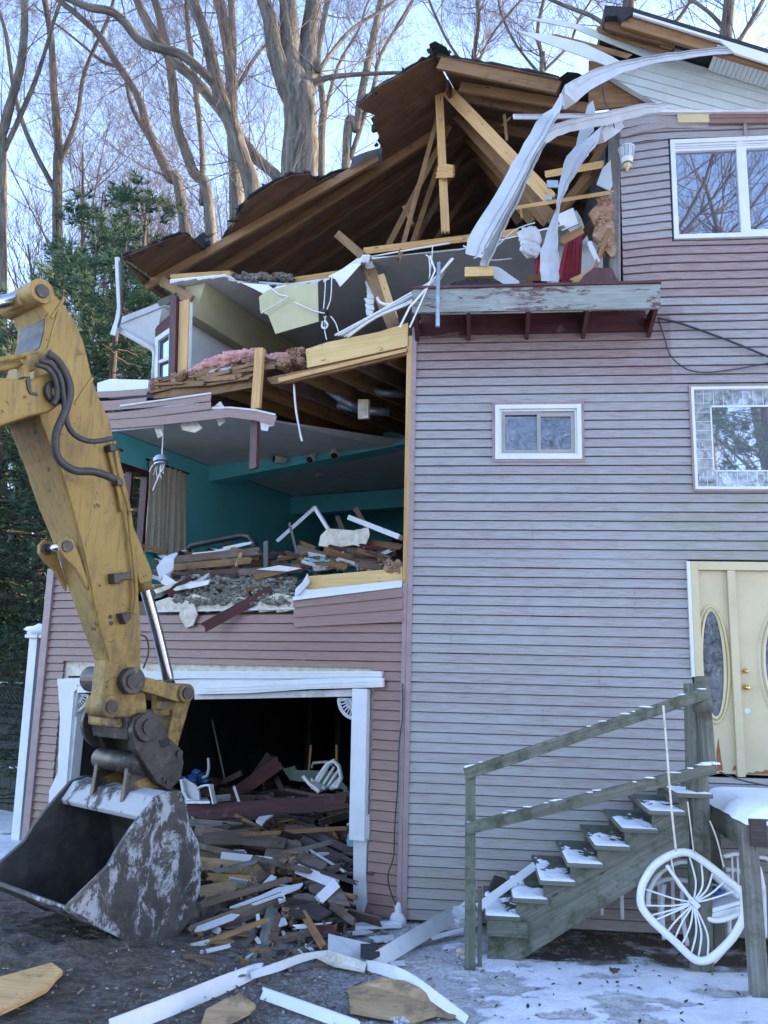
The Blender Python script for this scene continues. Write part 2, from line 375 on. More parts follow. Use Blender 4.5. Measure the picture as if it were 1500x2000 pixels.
MT['steeldark'] = plain('dark_greasy_steel', [(.3, (.020, .017, .015)), (.55, (.055, .045, .038)), (.75, (.11, .09, .07))], 9, rough=.5, bstr=.35, metal=.3, dirt=(.19, .16, .13), dirtr=(.58, .7), dirtscale=6)
def glass(name, refl, tint=(.8, .86, 1.0), inner=(.05, .055, .06), wav=0.0):
    m, nt, b = newmat(name); out = [n for n in nt.nodes if n.type == 'OUTPUT_MATERIAL'][0]
    b.inputs['Base Color'].default_value = (*inner, 1); b.inputs['Roughness'].default_value = .6; b.inputs['Specular IOR Level'].default_value = 0
    g = nt.nodes.new('ShaderNodeBsdfGlossy'); g.inputs['Color'].default_value = (*tint, 1); g.inputs['Roughness'].default_value = .015
    mx = nt.nodes.new('ShaderNodeMixShader'); mx.inputs[0].default_value = refl
    nt.links.new(b.outputs[0], mx.inputs[1]); nt.links.new(g.outputs[0], mx.inputs[2]); nt.links.new(mx.outputs[0], out.inputs['Surface'])
    if wav:
        n = noisen(nt, coords(nt, 'Object', (1, 1, 1)), 9, 3, .5, 1.0)
        bp = nt.nodes.new('ShaderNodeBump'); bp.inputs['Strength'].default_value = wav; bp.inputs['Distance'].default_value = .01
        nt.links.new(n, bp.inputs['Height']); nt.links.new(bp.outputs[0], g.inputs['Normal'])
        nt.links.new(ramp(nt, n, [(.35, tuple(x*.5 for x in inner)), (.65, tuple(min(1, x*1.6) for x in inner))]), b.inputs['Base Color'])
    return m
MT['glass'] = glass('window_glass', .36)
MT['glassbath'] = glass('obscured_window_glass', .13, inner=(.085, .10, .125), wav=.35)
MT['glassdoor'] = glass('leaded_door_glass', .12, inner=(.065, .078, .088), wav=.25)
MT['tileglass'] = glass('bevelled_tile_glass', .34, inner=(.26, .29, .30), wav=.1)
MT['glasspic'] = glass('picture_window_glass', .42, inner=(.12, .14, .15))
def bark(name, a, b_, c_):
    m, nt, b = newmat(name)
    n = noisen(nt, coords(nt, 'UV', (1.4, 11, 1)), 1.0, 7, .7, .6)
    n2 = noisen(nt, coords(nt, 'Object', (1, 1, .4)), .8, 4, .6)
    c = ramp(nt, math_(nt, 'ADD', math_(nt, 'MULTIPLY', n, .65), math_(nt, 'MULTIPLY', n2, .35)), [(.36, a), (.48, b_), (.62, c_)])
    nt.links.new(c, b.inputs['Base Color']); b.inputs['Roughness'].default_value = .95; b.inputs['Specular IOR Level'].default_value = .1
    bump(nt, n, b, .9, .05); return m
MT['bark'] = bark('grey_bark', (.030, .028, .022), (.098, .090, .075), (.18, .165, .14))
MT['twig'] = plain('twig_bark', [(.3, (.065, .052, .047)), (.7, (.12, .097, .086))], 3, rough=.95, bstr=0)
MT['pinebark'] = bark('pine_bark', (.035, .027, .022), (.07, .055, .045), (.12, .10, .085))
def needles():
    m, nt, b = newmat('pine_needles')
    at = nt.nodes.new('ShaderNodeAttribute'); at.attribute_name = 'tint'
    c = ramp(nt, at.outputs['Fac'], [(0, (.022, .050, .030)), (.5, (.050, .098, .052)), (1, (.105, .150, .075))])
    nt.links.new(c, b.inputs['Base Color']); b.inputs['Roughness'].default_value = .7; b.inputs['Specular IOR Level'].default_value = .2
    return m
MT['needle'] = needles()

# ================================================================ GROUND
def snowk(x, y):
    n = noise.noise(V((x*.8, y*1.8, 3)))*.26 + noise.noise(V((x*22, y*30, 4)))*.10 + noise.noise(V((x*2.4, y*6.0, 9)))*.55 + noise.noise(V((x*7, y*15, 1)))*.22
    k = (x-.75)/1.2                                       # more snow to the right, none on the churned dirt
    k = max(-1.2, min(.20+.06*max(0, x-1.5), k))
    if y > 7.75+x*-.11 and x > .8: k -= min(.8, (y-(7.75-.11*x))*1.2)     # bare leaf litter under the steps
    if x < -4.6 and y > 10.2: k = .35
    if y > 14 or abs(x) > 12: k = .12
    return n + k
def gh(x, y):
    z = .018*noise.noise(V((x*1.7, y*1.7, 0))) + .008*noise.noise(V((x*6, y*6, 2)))
    m = 1.5*math.exp(-(((x+3.4)/1.9)**2 + ((y-7.35)/.75)**2))   # churned dirt under the bucket
    z += m*(.11+.05*noise.noise(V((x*2.3, y*4, 7)))+.035*noise.noise(V((x*6, y*9, 5)))+.02*noise.noise(V((x*15, y*18, 5))))
    if x < .6 and y < 9: z += .022*noise.noise(V((x*7, y*7, 4)))+.012*noise.noise(V((x*19, y*19, 4)))
    if y < 5.4: z += (5.4-y)*.14
    if y > 16: z += (y-16)*.02
    return z
def axis_(lo, hi, step, far):
    a = []; x = lo
    while x <= hi: a.append(x); x += step
    b = []; d = step; x = a[-1]
    while x < far: d *= 1.5; x += d; b.append(x)
    c = []; d = step; x = a[0]
    while x > -far: d *= 1.5; x -= d; c.append(x)
    return c[::-1]+a+b
def ground():
    xs = axis_(-6.2, 5.2, .05, 900); ys = axis_(5.6, 11.6, .05, 900)
    v = []; sn = []
    for y in ys:
        for x in xs:
            k = snowk(x, y); kk = max(0, min(1, (k+.04)/.12))
            v.append((x, y, gh(x, y)+.014*kk)); sn.append(max(-1, min(1, k)))
    n = len(xs); f = [(j*n+i, j*n+i+1, (j+1)*n+i+1, (j+1)*n+i) for j in range(len(ys)-1) for i in range(n-1)]
    me = bpy.data.meshes.new('ground'); me.from_pydata(v, [], f)
    at = me.attributes.new('snowk', 'FLOAT', 'POINT'); at.data.foreach_set('value', sn)
    me.polygons.foreach_set('use_smooth', [True]*len(f))
    m, nt, b = newmat('snowy_gravel_and_dirt')
    a = nt.nodes.new('ShaderNodeAttribute'); a.attribute_name = 'snowk'
    o = coords(nt, 'Object', (1, 1, 1))
    nf = noisen(nt, o, 26, 8, .7); nm = noisen(nt, o, 4, 8, .7); nl = noisen(nt, o, 70, 4, .7)
    grav = ramp(nt, nf, [(.3, (.06, .058, .058)), (.5, (.14, .135, .135)), (.7, (.26, .25, .25))])
    ice = ramp(nt, nf, [(.3, (.38, .375, .38)), (.45, (.52, .52, .54)), (.7, (.62, .62, .64))])
    ns_ = noisen(nt, coords(nt, 'Object', (2.2, 7.0, 1)), 1.6, 8, .75, 1.5)
    dirt = ramp(nt, nf, [(.3, (.026, .019, .012)), (.5, (.062, .047, .031)), (.72, (.125, .10, .068))])
    dirt = mix(nt, math_(nt, 'MULTIPLY', maprange(nt, ns_, .46, .66), .75), dirt, (.185, .165, .145))
    dirt = mix(nt, math_(nt, 'MULTIPLY', maprange(nt, ns_, .45, .30), .6), dirt, (.016, .012, .008))
    sx = nt.nodes.new('ShaderNodeSeparateXYZ'); nt.links.new(o, sx.inputs[0])
    dk = math_(nt, 'ADD', maprange(nt, sx.outputs[0], .5, -1.9), math_(nt, 'MULTIPLY', math_(nt, 'SUBTRACT', nm, .5), 2.2), True)
    ik = math_(nt, 'ADD', maprange(nt, sx.outputs[0], -.9, .8), math_(nt, 'MULTIPLY', math_(nt, 'SUBTRACT', nf, .5), 2.2), True)
    grav = mix(nt, ik, grav, ice)
    c = mix(nt, dk, grav, dirt)
    # leaf litter under the steps
    lk = math_(nt, 'MULTIPLY', maprange(nt, sx.outputs[0], .9, 1.3), maprange(nt, sx.outputs[1], 7.45, 7.8))
    lk = math_(nt, 'MULTIPLY', lk, maprange(nt, nm, .30, .5))
    c = mix(nt, lk, c, ramp(nt, nl, [(.35, (.025, .018, .014)), (.5, (.075, .05, .035)), (.65, (.16, .11, .08))]))
    sk = math_(nt, 'ADD', a.outputs['Fac'], math_(nt, 'MULTIPLY', math_(nt, 'SUBTRACT', nf, .5), .55))
    c = mix(nt, maprange(nt, sk, -.06, .10), c, ramp(nt, nm, [(.3, (.58, .60, .68)), (.6, (.76, .78, .85))]))
    c = mix(nt, maprange(nt, nl, .70, .74), c, (.06, .045, .035))
    nt.links.new(c, b.inputs['Base Color']); b.inputs['Roughness'].default_value = .9
    bump(nt, math_(nt, 'ADD', nf, math_(nt, 'MULTIPLY', maprange(nt, sk, -.05, .1), .6)), b, .9, .04)
    me.materials.append(m)
    ob = bpy.data.objects.new('ground', me); COL.objects.link(ob); tag(ob, 'snow patched gravel and churned brown dirt in front of the house', 'ground', None, 'structure')
ground()

# ================================================================ THE HOUSE
house = thing('demolished_house', Aw(0, -2, 0), 'half demolished three storey house in mauve siding with its torn roof open', 'house')
def hp(mb, name, mat, parent=None, label=None, **k):
    o = mb.build(name, MT[mat], parent or house, **k)
    if label: o['label'] = label
    return o
EXPO = .0985
def siding(mb, base, al, out, z0, z1, span, holes=(), tintf=None, warp=None, seed=0, ph=0.0):
    """lapped courses: each course leans out to a lip at its foot; holes are (u0,u1,z0,z1)"""
    cuts = set()
    k = 0; z = z0; rows = []
    while z < z1-1e-4:
        rows.append((z, min(z+EXPO, z1), k)); z += EXPO; k += 1
    for (zb, zt, k) in rows:
        edges = sorted({zb, zt} | {h for hh in holes for h in hh[2:4] if zb < h < zt})
        for za, zc in zip(edges, edges[1:]):
            a, b = span((za+zc)/2); iv = [(a, b)]
            for (h0, h1, hz0, hz1) in holes:
                if hz0 < (za+zc)/2 < hz1:
                    nv = []
                    for (p, q) in iv:
                        if h0 > p: nv.append((p, min(q, h0)))
                        if h1 < q: nv.append((max(p, h1), q))
                    iv = [(p, q) for p, q in nv if q-p > .004]
            for (p, q) in iv:
                m = max(1, int((q-p)/.3)); 
                for i in range(m):
                    ua = p+(q-p)*i/m; ub = p+(q-p)*(i+1)/m
                    mb.tint = tintf(ua, za, k) if tintf else .5
                    def pt(u, zz, o_):
                        wv = .004*noise.noise(V((u*1.1, k*3.7, seed)))
                        dz = .0022*noise.noise(V((u*.9+4, k*.23, seed+4)))
                        if warp: a_, b_ = warp(u, zz); dz += a_; wv += b_
                        return base+al*u+out*(o_+wv)+Z*(zz+dz)
                    fo = lambda zz: .026-.018*(zz-zb)/EXPO
                    gz = zc-.011 if (zc == zt and zc-za > .02) else zc
                    mb.face([pt(ua, za, fo(za)), pt(ub, za, fo(za)), pt(ub, gz, fo(gz)), pt(ua, gz, fo(gz))])
                    if za == zb:
                        mb.face([pt(ua, za, -.018), pt(ub, za, -.018), pt(ub, za, fo(za)), pt(ua, za, fo(za))])
                    if gz < zc:                                  # open groove under the lip of the next course
                        mb.face([pt(ua, gz, fo(gz)), pt(ub, gz, fo(gz)), pt(ub, gz, -.018), pt(ua, gz, -.018)])
                        mb.face([pt(ua, gz, -.018), pt(ub, gz, -.018), pt(ub, zc, -.018), pt(ua, zc, -.018)])
UE = 13.0  # block stretched beyond the view to keep low sun off the foreground
u_w0, u_w1 = uA(967, 793)-.0, uA(1136, 898); zw0, zw1 = zA(1136, 898), zA(967, 793)
u_p0 = uA(1352, 860); zp0, zp1 = zA(1425, 957), zA(1425, 757)
u_d0 = uA(1346, 1100); zd0, zd1 = zA(1455, 1513), zA(1425, 1098)
u_t0 = uA(1311, 370); zt0, zt1 = zA(1400, 468), zA(1400, 274)
u_up = uA(1208, 400)
ZDECK = 6.22; ZEAVE = zA(1400, 216)
HOL = [(u_w0-.03, u_w1+.03, zw0-.03, zw1+.03), (u_p0-.02, u_p0+2.3, zp0-.02, zp1+.02), (u_d0-.02, u_d0+2.02, zd0-.03, zd1+.02),
       (u_t0-.02, u_t0+1.75, zt0-.02, zt1+.02)]
def tA(u, z, k):
    r = random.Random(k*17+int(u/1.9)); t = .72 + r.uniform(-.13, .13)
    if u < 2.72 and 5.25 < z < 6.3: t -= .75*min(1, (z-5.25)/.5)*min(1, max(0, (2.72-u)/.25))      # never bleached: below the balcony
    if 6.40 < z < 7.08: t -= .95                                                                    # newer strips under the top window
    if z < .5: t -= .35
    return t
mb = MB(dA)
siding(mb, C0, dA, nA, .03, ZDECK, lambda z: (.035, UE), HOL, tA, None, 1)
def wup(u, z):
    k = max(0, min(1, (u_t0+.1-u)/(u_t0+.1-u_up)))
    g = max(0, min(1, (z-6.3)/1.2))
    bul = max(0, 1-abs(u-2.75)/.75)
    return (-.085*k*k*g, .05*k*g + .012*bul)
siding(mb, C0, dA, nA, ZDECK+.0005, ZEAVE, lambda z: (u_up+.02, UE), HOL, tA, wup, 2)
hp(mb, 'siding_wall', 'sidingA', label='tall blue mauve siding wall')
jr = random.Random(5); mb = MB(Z)                                # butt joints: each panel end stands a little proud over the next
for px, py, nn in ((981, 705, 2), (981, 945, 2), (1040, 1055, 2), (981, 1095, 1), (1170, 1330, 2), (1060, 1420, 2), (880, 1250, 2), (1240, 1190, 2), (1120, 830, 2)):
    p = PA(px, py); k0 = int(p.z/EXPO)
    for q in range(nn): mb.box(C0+dA*((p-C0).dot(dA))+nA*.0165+Z*((k0+q)*EXPO+.046), dA*.0018, nA*.007, Z*.042)
hp(mb, 'siding_joint', 'trimmauve')
# sheathing behind the siding (openings left free)
mb = MB(dA)
def slab(mb, a, b, z0, z1, th=.10, w0=-.02): mb.prism([Aw(a, w0, z0), Aw(b, w0, z0), Aw(b, w0, z1), Aw(a, w0, z1)], -nA*th)
for a, b, z0, z1 in ((0, UE, 0, 1.40), (0, u_d0, 1.4, zd1), (u_d0+2.0, UE, 1.4, zd1), (0, UE, zd1, zw0), (0, u_w0, zw0, zw1), (u_w1, u_p0, zw0, zw1), (0, u_p0, zw1, 5.75), (0, UE, 5.75, ZDECK-.02),
                     (u_p0+2.3, UE, zw0, 5.75), (u_up+.02, UE, ZDECK-.02, zt0), (u_up+.02, u_t0, zt0, zt1), (u_t0+1.75, UE, zt0, zt1), (u_up+.02, UE, zt1, ZEAVE+.02)):
    slab(mb, a, b, z0, z1)
hp(mb, 'wall_sheathing', 'darkwood')
mb = MB(Z)                                                     # right end and back of the tall block, extended unseen to block the low sun
for a, b, z0, z1 in ((0, .1, 0, 6.1), (UE-.1, UE, 0, ZEAVE)): mb.prism([Aw(a, -.11, z0), Aw(b, -.11, z0), Aw(b, -8.5, z0), Aw(a, -8.5, z0)], Z*(z1-z0))
mb.prism([Aw(.1, -8.5, 0), Aw(UE-.1, -8.5, 0), Aw(UE-.1, -8.6, 0), Aw(.1, -8.6, 0)], Z*ZEAVE)
mb.prism([Aw(.1, -.12, 5.7), Aw(UE-.1, -.12, 5.7), Aw(UE-.1, -8.5, 5.7), Aw(.1, -8.5, 5.7)], Z*.25)
mb.prism([Aw(.1, -.12, 1.3), Aw(UE-.1, -.12, 1.3), Aw(UE-.1, -8.5, 1.3), Aw(.1, -8.5, 1.3)], Z*.15)
mb.prism([Aw(2.15, -.12, ZEAVE-.06), Aw(UE-.1, -.12, ZEAVE-.06), Aw(UE-.1, -8.5, ZEAVE-.06), Aw(2.15, -8.5, ZEAVE-.06)], Z*.05)  # flat lid added to keep the sun out of the attic
mb.prism([Aw(2.15, -.14, 6.0), Aw(2.25, -.14, 6.0), Aw(2.25, -8.5, 6.0), Aw(2.15, -8.5, 6.0)], Z*(ZEAVE-6.08))  # partition added to stop sun crossing into the open rooms
hp(mb, 'shell_and_sun_screen', 'darkroom')
# corner trims
mb = MB(Z)
mb.box(Aw(.012, .018, 3.06), dA*.026, nA*.022, Z*3.06); hp(mb, 'corner_trim', 'trimmauve')
mb = MB(Z); mb.box(Bw(.030, -.018, 3.06-1.4), dB*.024, iB*.020, Z*(1.64)); hp(mb, 'corner_trim', 'trimmauve')
mb = MB(Z)
mb.box(Bw(5.02, -.02, 1.80), dB*.055, iB*.028, Z*1.79)
hp(mb, 'corner_trim', 'trimmauve')
mb = MB(Z); mb.beam(Bw(.05, .06, 3.3), Bw(.055, .06, 6.05), .06, .09, dB)
hp(mb, 'stud', 'lumber', label='pale split stud at the open corner')
mb = MB(Z); p0, p1 = PA(1196, 250, .0), PA(1197, 552, .0)
mb.beam(p0+dA*.01, p1+dA*.01, .10, .09, dA); hp(mb, 'stud', 'greywood', label='grey corner stud beside the top window wall')
mb = MB(Z); mb.beam(PA(1208, 245, .03), PA(1209, 550, .03), .03, .03, dA); hp(mb, 'corner_trim', 'trimmauve')

# ---- windows of the tall wall
def rectframe(mb, u0, u1, z0, z1, wd, w0, w1):
    c = lambda u, z: Aw(u, w0, z)
    th = nA*(w1-w0)
    for a, b, e, g in ((u0, u1, z1-wd, z1), (u0, u1, z0, z0+wd), (u0, u0+wd, z0+wd, z1-wd), (u1-wd, u1, z0+wd, z1-wd)):
        mb.prism([c(a, e), c(b, e), c(b, g), c(a, g)], th)
def pane(mb, u0, u1, z0, z1, w): mb.prism([Aw(u0, w, z0), Aw(u1, w, z0), Aw(u1, w, z1), Aw(u0, w, z1)], -nA*.012)
# small slider
mb = MB(dA); rectframe(mb, u_w0-.03, u_w1+.03, zw0-.03, zw1+.03, .03, .0, .034); hp(mb, 'window_trim', 'trimmauve')
mb = MB(dA); rectframe(mb, u_w0, u_w1, zw0, zw1, .045, -.02, .045); rectframe(mb, u_w0+.046, u_w1-.046, zw0+.046, zw1-.046, .022, -.02, .020)
wf = hp(mb, 'window', 'white', label='small sliding window with obscured panes')
um = (u_w0+u_w1)/2
mb = MB(dA); rectframe(mb, u_w0+.07, um+.03, zw0+.07, zw1-.07, .035, -.02, .012); rectframe(mb, um-.01, u_w1-.07, zw0+.07, zw1-.09, .038, -.018, .022)
mb.prism([Aw(u_w0+.07, -.02, zw1-.07), Aw(u_w1-.07, -.02, zw1-.07), Aw(u_w1-.07, -.02, zw1-.09), Aw(u_w0+.07, -.02, zw1-.09)], nA*.02)
hp(mb, 'sash', 'taupe', wf)
for a, b in ((u_w0+.10, um), (um+.024, u_w1-.105)):
    mb = MB(dA); pane(mb, a, b, zw0+.10, zw1-.12, -.004); hp(mb, 'pane', 'glassbath', wf)
# top window
u1 = u_t0+1.72
mb = MB(dA); rectframe(mb, u_t0, u1, zt0, zt1, .05, -.01, .05)
mb.prism([Aw(u_t0+.05, -.01, zt1-.05), Aw(u1-.05, -.01, zt1-.05), Aw(u1-.05, -.01, zt1-.14), Aw(u_t0+.05, -.01, zt1-.14)], nA*.045)
for q in (.072, .095): mb.prism([Aw(u_t0+.05, .035, zt1-q), Aw(u1-.05, .035, zt1-q), Aw(u1-.05, .035, zt1-q-.012), Aw(u_t0+.05, .035, zt1-q-.012)], nA*.012)
umid = uA(1446, 380)
mb.prism([Aw(umid-.025, -.01, zt0+.05), Aw(umid+.04, -.01, zt0+.05), Aw(umid+.04, -.01, zt1-.05), Aw(umid-.025, -.01, zt1-.05)], nA*.052)
rectframe(mb, umid+.04, u1-.05, zt0+.05, zt1-.10, .035, -.008, .040)
tw = hp(mb, 'window', 'white', label='wide white top floor window reflecting bare trees')
mb = MB(dA); pane(mb, u_t0+.05, umid-.02, zt0+.05, zt1-.13, .0); hp(mb, 'pane', 'glass', tw)
mb = MB(dA); pane(mb, umid+.07, u1-.08, zt0+.08, zt1-.13, .004); hp(mb, 'pane', 'glass', tw)
# picture window with a tiled border
mb = MB(dA); rectframe(mb, u_p0-.02, u_p0+2.3, zp0-.02, zp1+.02, .022, .0, .04); hp(mb, 'window_trim', 'trimmauve')
mb = MB(dA); rectframe(mb, u_p0, u_p0+2.28, zp0, zp1, .028, -.02, .045)
pw = hp(mb, 'window', 'white', label='picture window with a bevelled tile border reflecting a pine')
mb = MB(dA); pane(mb, u_p0+.028, u_p0+2.25, zp0+.028, zp1-.028, -.004); hp(mb, 'pane', 'glasspic', pw)
mb = MB(dA); bw = .165
for (a, b, e, g) in ((u_p0+.03, u_p0+2.25, zp0+.03, zp0+.03+bw), (u_p0+.03, u_p0+2.25, zp1-.03-bw, zp1-.03), (u_p0+.03, u_p0+.03+bw, zp0+.03+bw, zp1-.03-bw)): mb.prism([Aw(a, -.0035, e), Aw(b, -.0035, e), Aw(b, -.0035, g), Aw(a, -.0035, g)], nA*.002)
hp(mb, 'border_tiles', 'tileglass', pw)
mb = MB(dA)
U0, U1, P0, P1 = u_p0+.03, u_p0+2.25, zp0+.03, zp1-.03
def bar(a, b, e, g): mb.prism([Aw(a, -.003, e), Aw(b, -.003, e), Aw(b, -.003, g), Aw(a, -.003, g)], nA*.006)
bar(U0+bw, U0+bw+.014, P0+bw, P1-bw); bar(U0+bw, U1, P1-bw-.018, P1-bw); bar(U0+bw, U1, P0+bw, P0+bw+.014)
n_ = 0; z = P0+.10
while z < P1: bar(U0, U0+bw, z, z+.004); z += .10
u = U0+.10
while u < U1-.05:
    bar(u, u+.004, P1-bw, P1); bar(u, u+.004, P0, P0+bw); u += .10
hp(mb, 'border_grid', 'white', pw)

# ---- front door with side light
mb = MB(Z)
D0, D1 = u_d0, u_d0+1.98
def ab(mb, a, b, e, g, w0, w1): mb.prism([Aw(a, w0, e), Aw(b, w0, e), Aw(b, w0, g), Aw(a, w0, g)], nA*(w1-w0))
ab(mb, D0, D0+.075, zd0-.02, zd1, -.05, .045); ab(mb, D0+.075, D1, zd1-.085, zd1, -.05, .042)
us0, us1 = D0+.076, uA(1428, 1300)-.0
um1 = us1+.075
ab(mb, us1, um1, zd0-.02, zd1-.086, -.05, .035)
dr = hp(mb, 'door_frame', 'cream', bevel=.004)
mb = MB(Z); ab(mb, D0-.035, D0-.002, zA(1370, 1322), zd1, -.0, .052); hp(mb, 'jamb_flashing', 'white')
def ovalpts(uc, zc, ru, rz, w, n=36): return [Aw(uc+ru*math.cos(2*math.pi*k/n), w, zc+rz*math.sin(2*math.pi*k/n)) for k in range(n)]
def oval_panel(nm, a, b, uc, zc, ru, rz, label):
    mb = MB(Z); ab(mb, a, b, zd0, zd1-.087, -.045, -.012)
    d = hp(mb, nm, 'cream', label=label)
    mb = MB(Z)
    for k0, (ro, ri, w0, w1) in enumerate(((.10, .06, -.012, .006), (.062, .018, -.010, .020))):
        A_ = ovalpts(uc, zc, ru+ro, rz+ro, w0); B_ = ovalpts(uc, zc, ru+(ro+ri)/2, rz+(ro+ri)/2, w1); C_ = ovalpts(uc, zc, ru+ri, rz+ri, w1*.4)
        n = len(A_)
        for i in range(n):
            j = (i+1) % n
            mb.face([A_[i], A_[j], B_[j], B_[i]]); mb.face([B_[i], B_[j], C_[j], C_[i]])
    hp(mb, 'oval_moulding', 'almond' if nm == 'door_side_light' else 'cream', d, smooth=True)
    mb = MB(Z); mb.prism(ovalpts(uc, zc, ru+.02, rz+.02, -.009), nA*.006); hp(mb, 'oval_pane', 'glassdoor', d)
    return d
zc = (zA(1392, 1192)+zA(1400, 1402))/2
sl = oval_panel('door_side_light', us0, us1-.001, uA(1393, 1300), zc, .078, (zA(1392, 1192)-zA(1400, 1402))/2-.03, 'cream side light with a narrow oval pane')
fd = oval_panel('door', um1+.001, um1+.92, um1+.46, zc, .19, (zA(1392, 1192)-zA(1400, 1402))/2-.02, 'cream front door with a large oval pane and rusty foot')
for (px, py, r) in ((1455, 1311, .026), (1457, 1343, .032)):
    mb = MB(Z); p = PA(px, py, -.012); mb.disc(p, nA, r, .012); mb.disc(p+nA*.012, nA, r*.45, .03); mb.blob(p+nA*.055, r*.8, r*.8, r*.8, 12, 8, 0); hp(mb, 'lock' if py < 1330 else 'knob', 'brass', fd, smooth=False)
mb = MB(Z); mb.disc(PA(1459, 1388, -.012), nA, .028, .006); hp(mb, 'keypad_plate', 'white', fd)
mb = MB(Z)
def patch(mb, pts, w, th): mb.prism([PA(x, y, w) for x, y in pts], nA*th)
patch(mb, [(1403, 1440), (1407, 1470), (1412, 1505), (1400, 1506), (1399, 1470)], -.012, .002); patch(mb, [(1430, 1505), (1433, 1497), (1441, 1490), (1444, 1503)], -.012, .002)
hp(mb, 'rust_stain', 'rust', sl)
mb = MB(Z)
pts = [(1459, 1512), (1463, 1508), (1470, 1510), (1478, 1506), (1487, 1508), (1496, 1503), (1506, 1507), (1518, 1505), (1526, 1509), (1530, 1513)]
patch(mb, pts, -.012, .002); hp(mb, 'rust_stain', 'rust', fd)

# ---- balcony ledge over the wall
WL = .52
mb = MB(dA); zl0, zl1 = zA(1000, 606, WL), zA(1000, 560, WL)
la, lb = uA(805, 585, WL), uA(1290, 580, WL)
mb = MB(dA); mb.prism([Aw(la, WL, zl0), Aw(lb, WL, zl0-.01), Aw(lb, WL, zl1-.005), Aw(la, WL, zl1)], -nA*.04)
bl = hp(mb, 'balcony_ledge', 'peel', label='balcony ledge with peeling grey white fascia', bevel=.004)
mb = MB(dA)
for px in (808, 915, 1034, 1150, 1287):
    u = uA(px, 606, WL); zt = zl0+.10
    u = max(la+.025, min(lb-.03, u))
    mb = MB(dA); mb.prism([Aw(u-.02, WL-.041, zl0+.012), Aw(u-.02, WL-.041, zt), Aw(u-.02, .03, zt), Aw(u-.02, .03, zA(1000, 664, .03))], dA*.04); hp(mb, 'joist', 'maroon', bl)
mb = MB(dA); mb.box(Aw((la+lb)/2, WL/2+.01, zl1+.010), dA*((lb-la)/2+.01), nA*(WL/2+.01), Z*.014); pass
hp(mb, 'ledge_deck', 'maroon', bl)
mb = MB(dA); mb.box(Aw((la+lb)/2, .045, (zA(1000, 612, .06)+zA(1000, 650, .06))/2), dA*((lb-la)/2-.06), nA*.015, Z*((zA(1000, 612, .06)-zA(1000, 650, .06))/2)); hp(mb, 'ledger_or_shade_board', 'maroon', bl)  # maroon strip stands in for the ledge's shade on the siding
mb = MB(dA)                                                    # torn roofing felt lying on the ledge
pts = [(880, 553), (905, 547), (940, 545), (975, 549), (985, 556), (940, 558), (890, 559)]
mb.prism([PA(x, y, .35) for x, y in pts], -nA*.3); hp(mb, 'felt_scrap', 'shingle', bl)

# ---- wall lantern (its own thing, hung on the wall)
p = PA(1224, 300, .10)
lan = thing('wall_lantern', PA(1224, 345, .05), 'cream and glass coach lantern on the wall left of the top window', 'wall lantern')
def lathe(mb, c, prof, n=20):
    base = len(mb.v)
    for r, h in prof:
        for k in range(n): a = 2*math.pi*k/n; mb.v.append(tuple(c+V((r*math.cos(a), r*math.sin(a), h))))
    for i in range(len(prof)-1):
        for k in range(n):
            k2 = (k+1) % n; mb.f.append((base+i*n+k, base+i*n+k2, base+(i+1)*n+k2, base+(i+1)*n+k)); mb.uv += [(0, 0)]*4; mb.t.append(.5)
mb = MB(); lathe(mb, p, [(.0, -.10), (.07, -.10), (.085, -.04), (.112, .075), (.115, .09), (.0, .09)]); mb.build('globe', MT['frosted'], lan, smooth=True)
mb = MB(); lathe(mb, p, [(.0, .15), (.02, .148), (.06, .13), (.105, .10), (.122, .088), (.122, .078), (.112, .078)])
mb.build('lamp_cap', MT['white'], lan, smooth=True)
mb = MB()
for k in range(8):
    a = 2*math.pi*k/8; mb.tube([p+V((.088*math.cos(a), .088*math.sin(a), -.05)), p+V((.118*math.cos(a), .118*math.sin(a), .085))], .006, 5)
lathe(mb, p, [(.072, -.11), (.088, -.075), (.092, -.05), (.08, -.05)])
mb.build('cage', MT['white'], lan, smooth=True)
mb = MB(); q = p-V((0, 0, .16)); lathe(mb, q, [(.0, .055), (.05, .05), (.07, .02), (.03, -.01), (.012, -.05), (0, -.055)]); mb.disc(PA(1224, 330, .0), nA, .075, .04); mb.tube([PA(1224, 330, .02), q], .02, 8)
mb.build('bracket', MT['almond'], lan, smooth=True)
lan.scale = (.74, .9, .92)

# ---- torn gable above the tall wall
def proj(p):
    q = p-EYE; z = q.dot(FW); return (750+F*q.dot(RT)/z, 1000-F*q.dot(UP)/z)
def clip2(poly, a, b, c):                                       # keep a*x+b*y+c >= 0
    out = []
    for i in range(len(poly)):
        p, q = poly[i], poly[(i+1) % len(poly)]; dp, dq = a*p[0]+b*p[1]+c, a*q[0]+b*q[1]+c
        if dp >= 0: out.append(p)
        if dp*dq < 0: t = dp/(dp-dq); out.append((p[0]+(q[0]-p[0])*t, p[1]+(q[1]-p[1])*t))
    return out
ra, rb = PA(1237, 24, .52), PA(1640, 147, .52)                   # the rake line
def rk(t, w_, dz=0.0):
    p = ra.lerp(rb, t); return p-nA*(p-C0).dot(nA)+nA*w_+Z*dz
tlr = [proj(rk(t, .10, -.03)) for t in (.30, .65, 1.0)]
G = [(1182, 142), (1262, 120), (1330, 104)]+tlr+[(1640, 211), (1312, 214), (1290, 205), (1240, 178)]
mb = MB(dA); mb.prism([PA(x, y, .08) for x, y in G], -nA*.08); hp(mb, 'gable_backing', 'soffit')
SG = .27
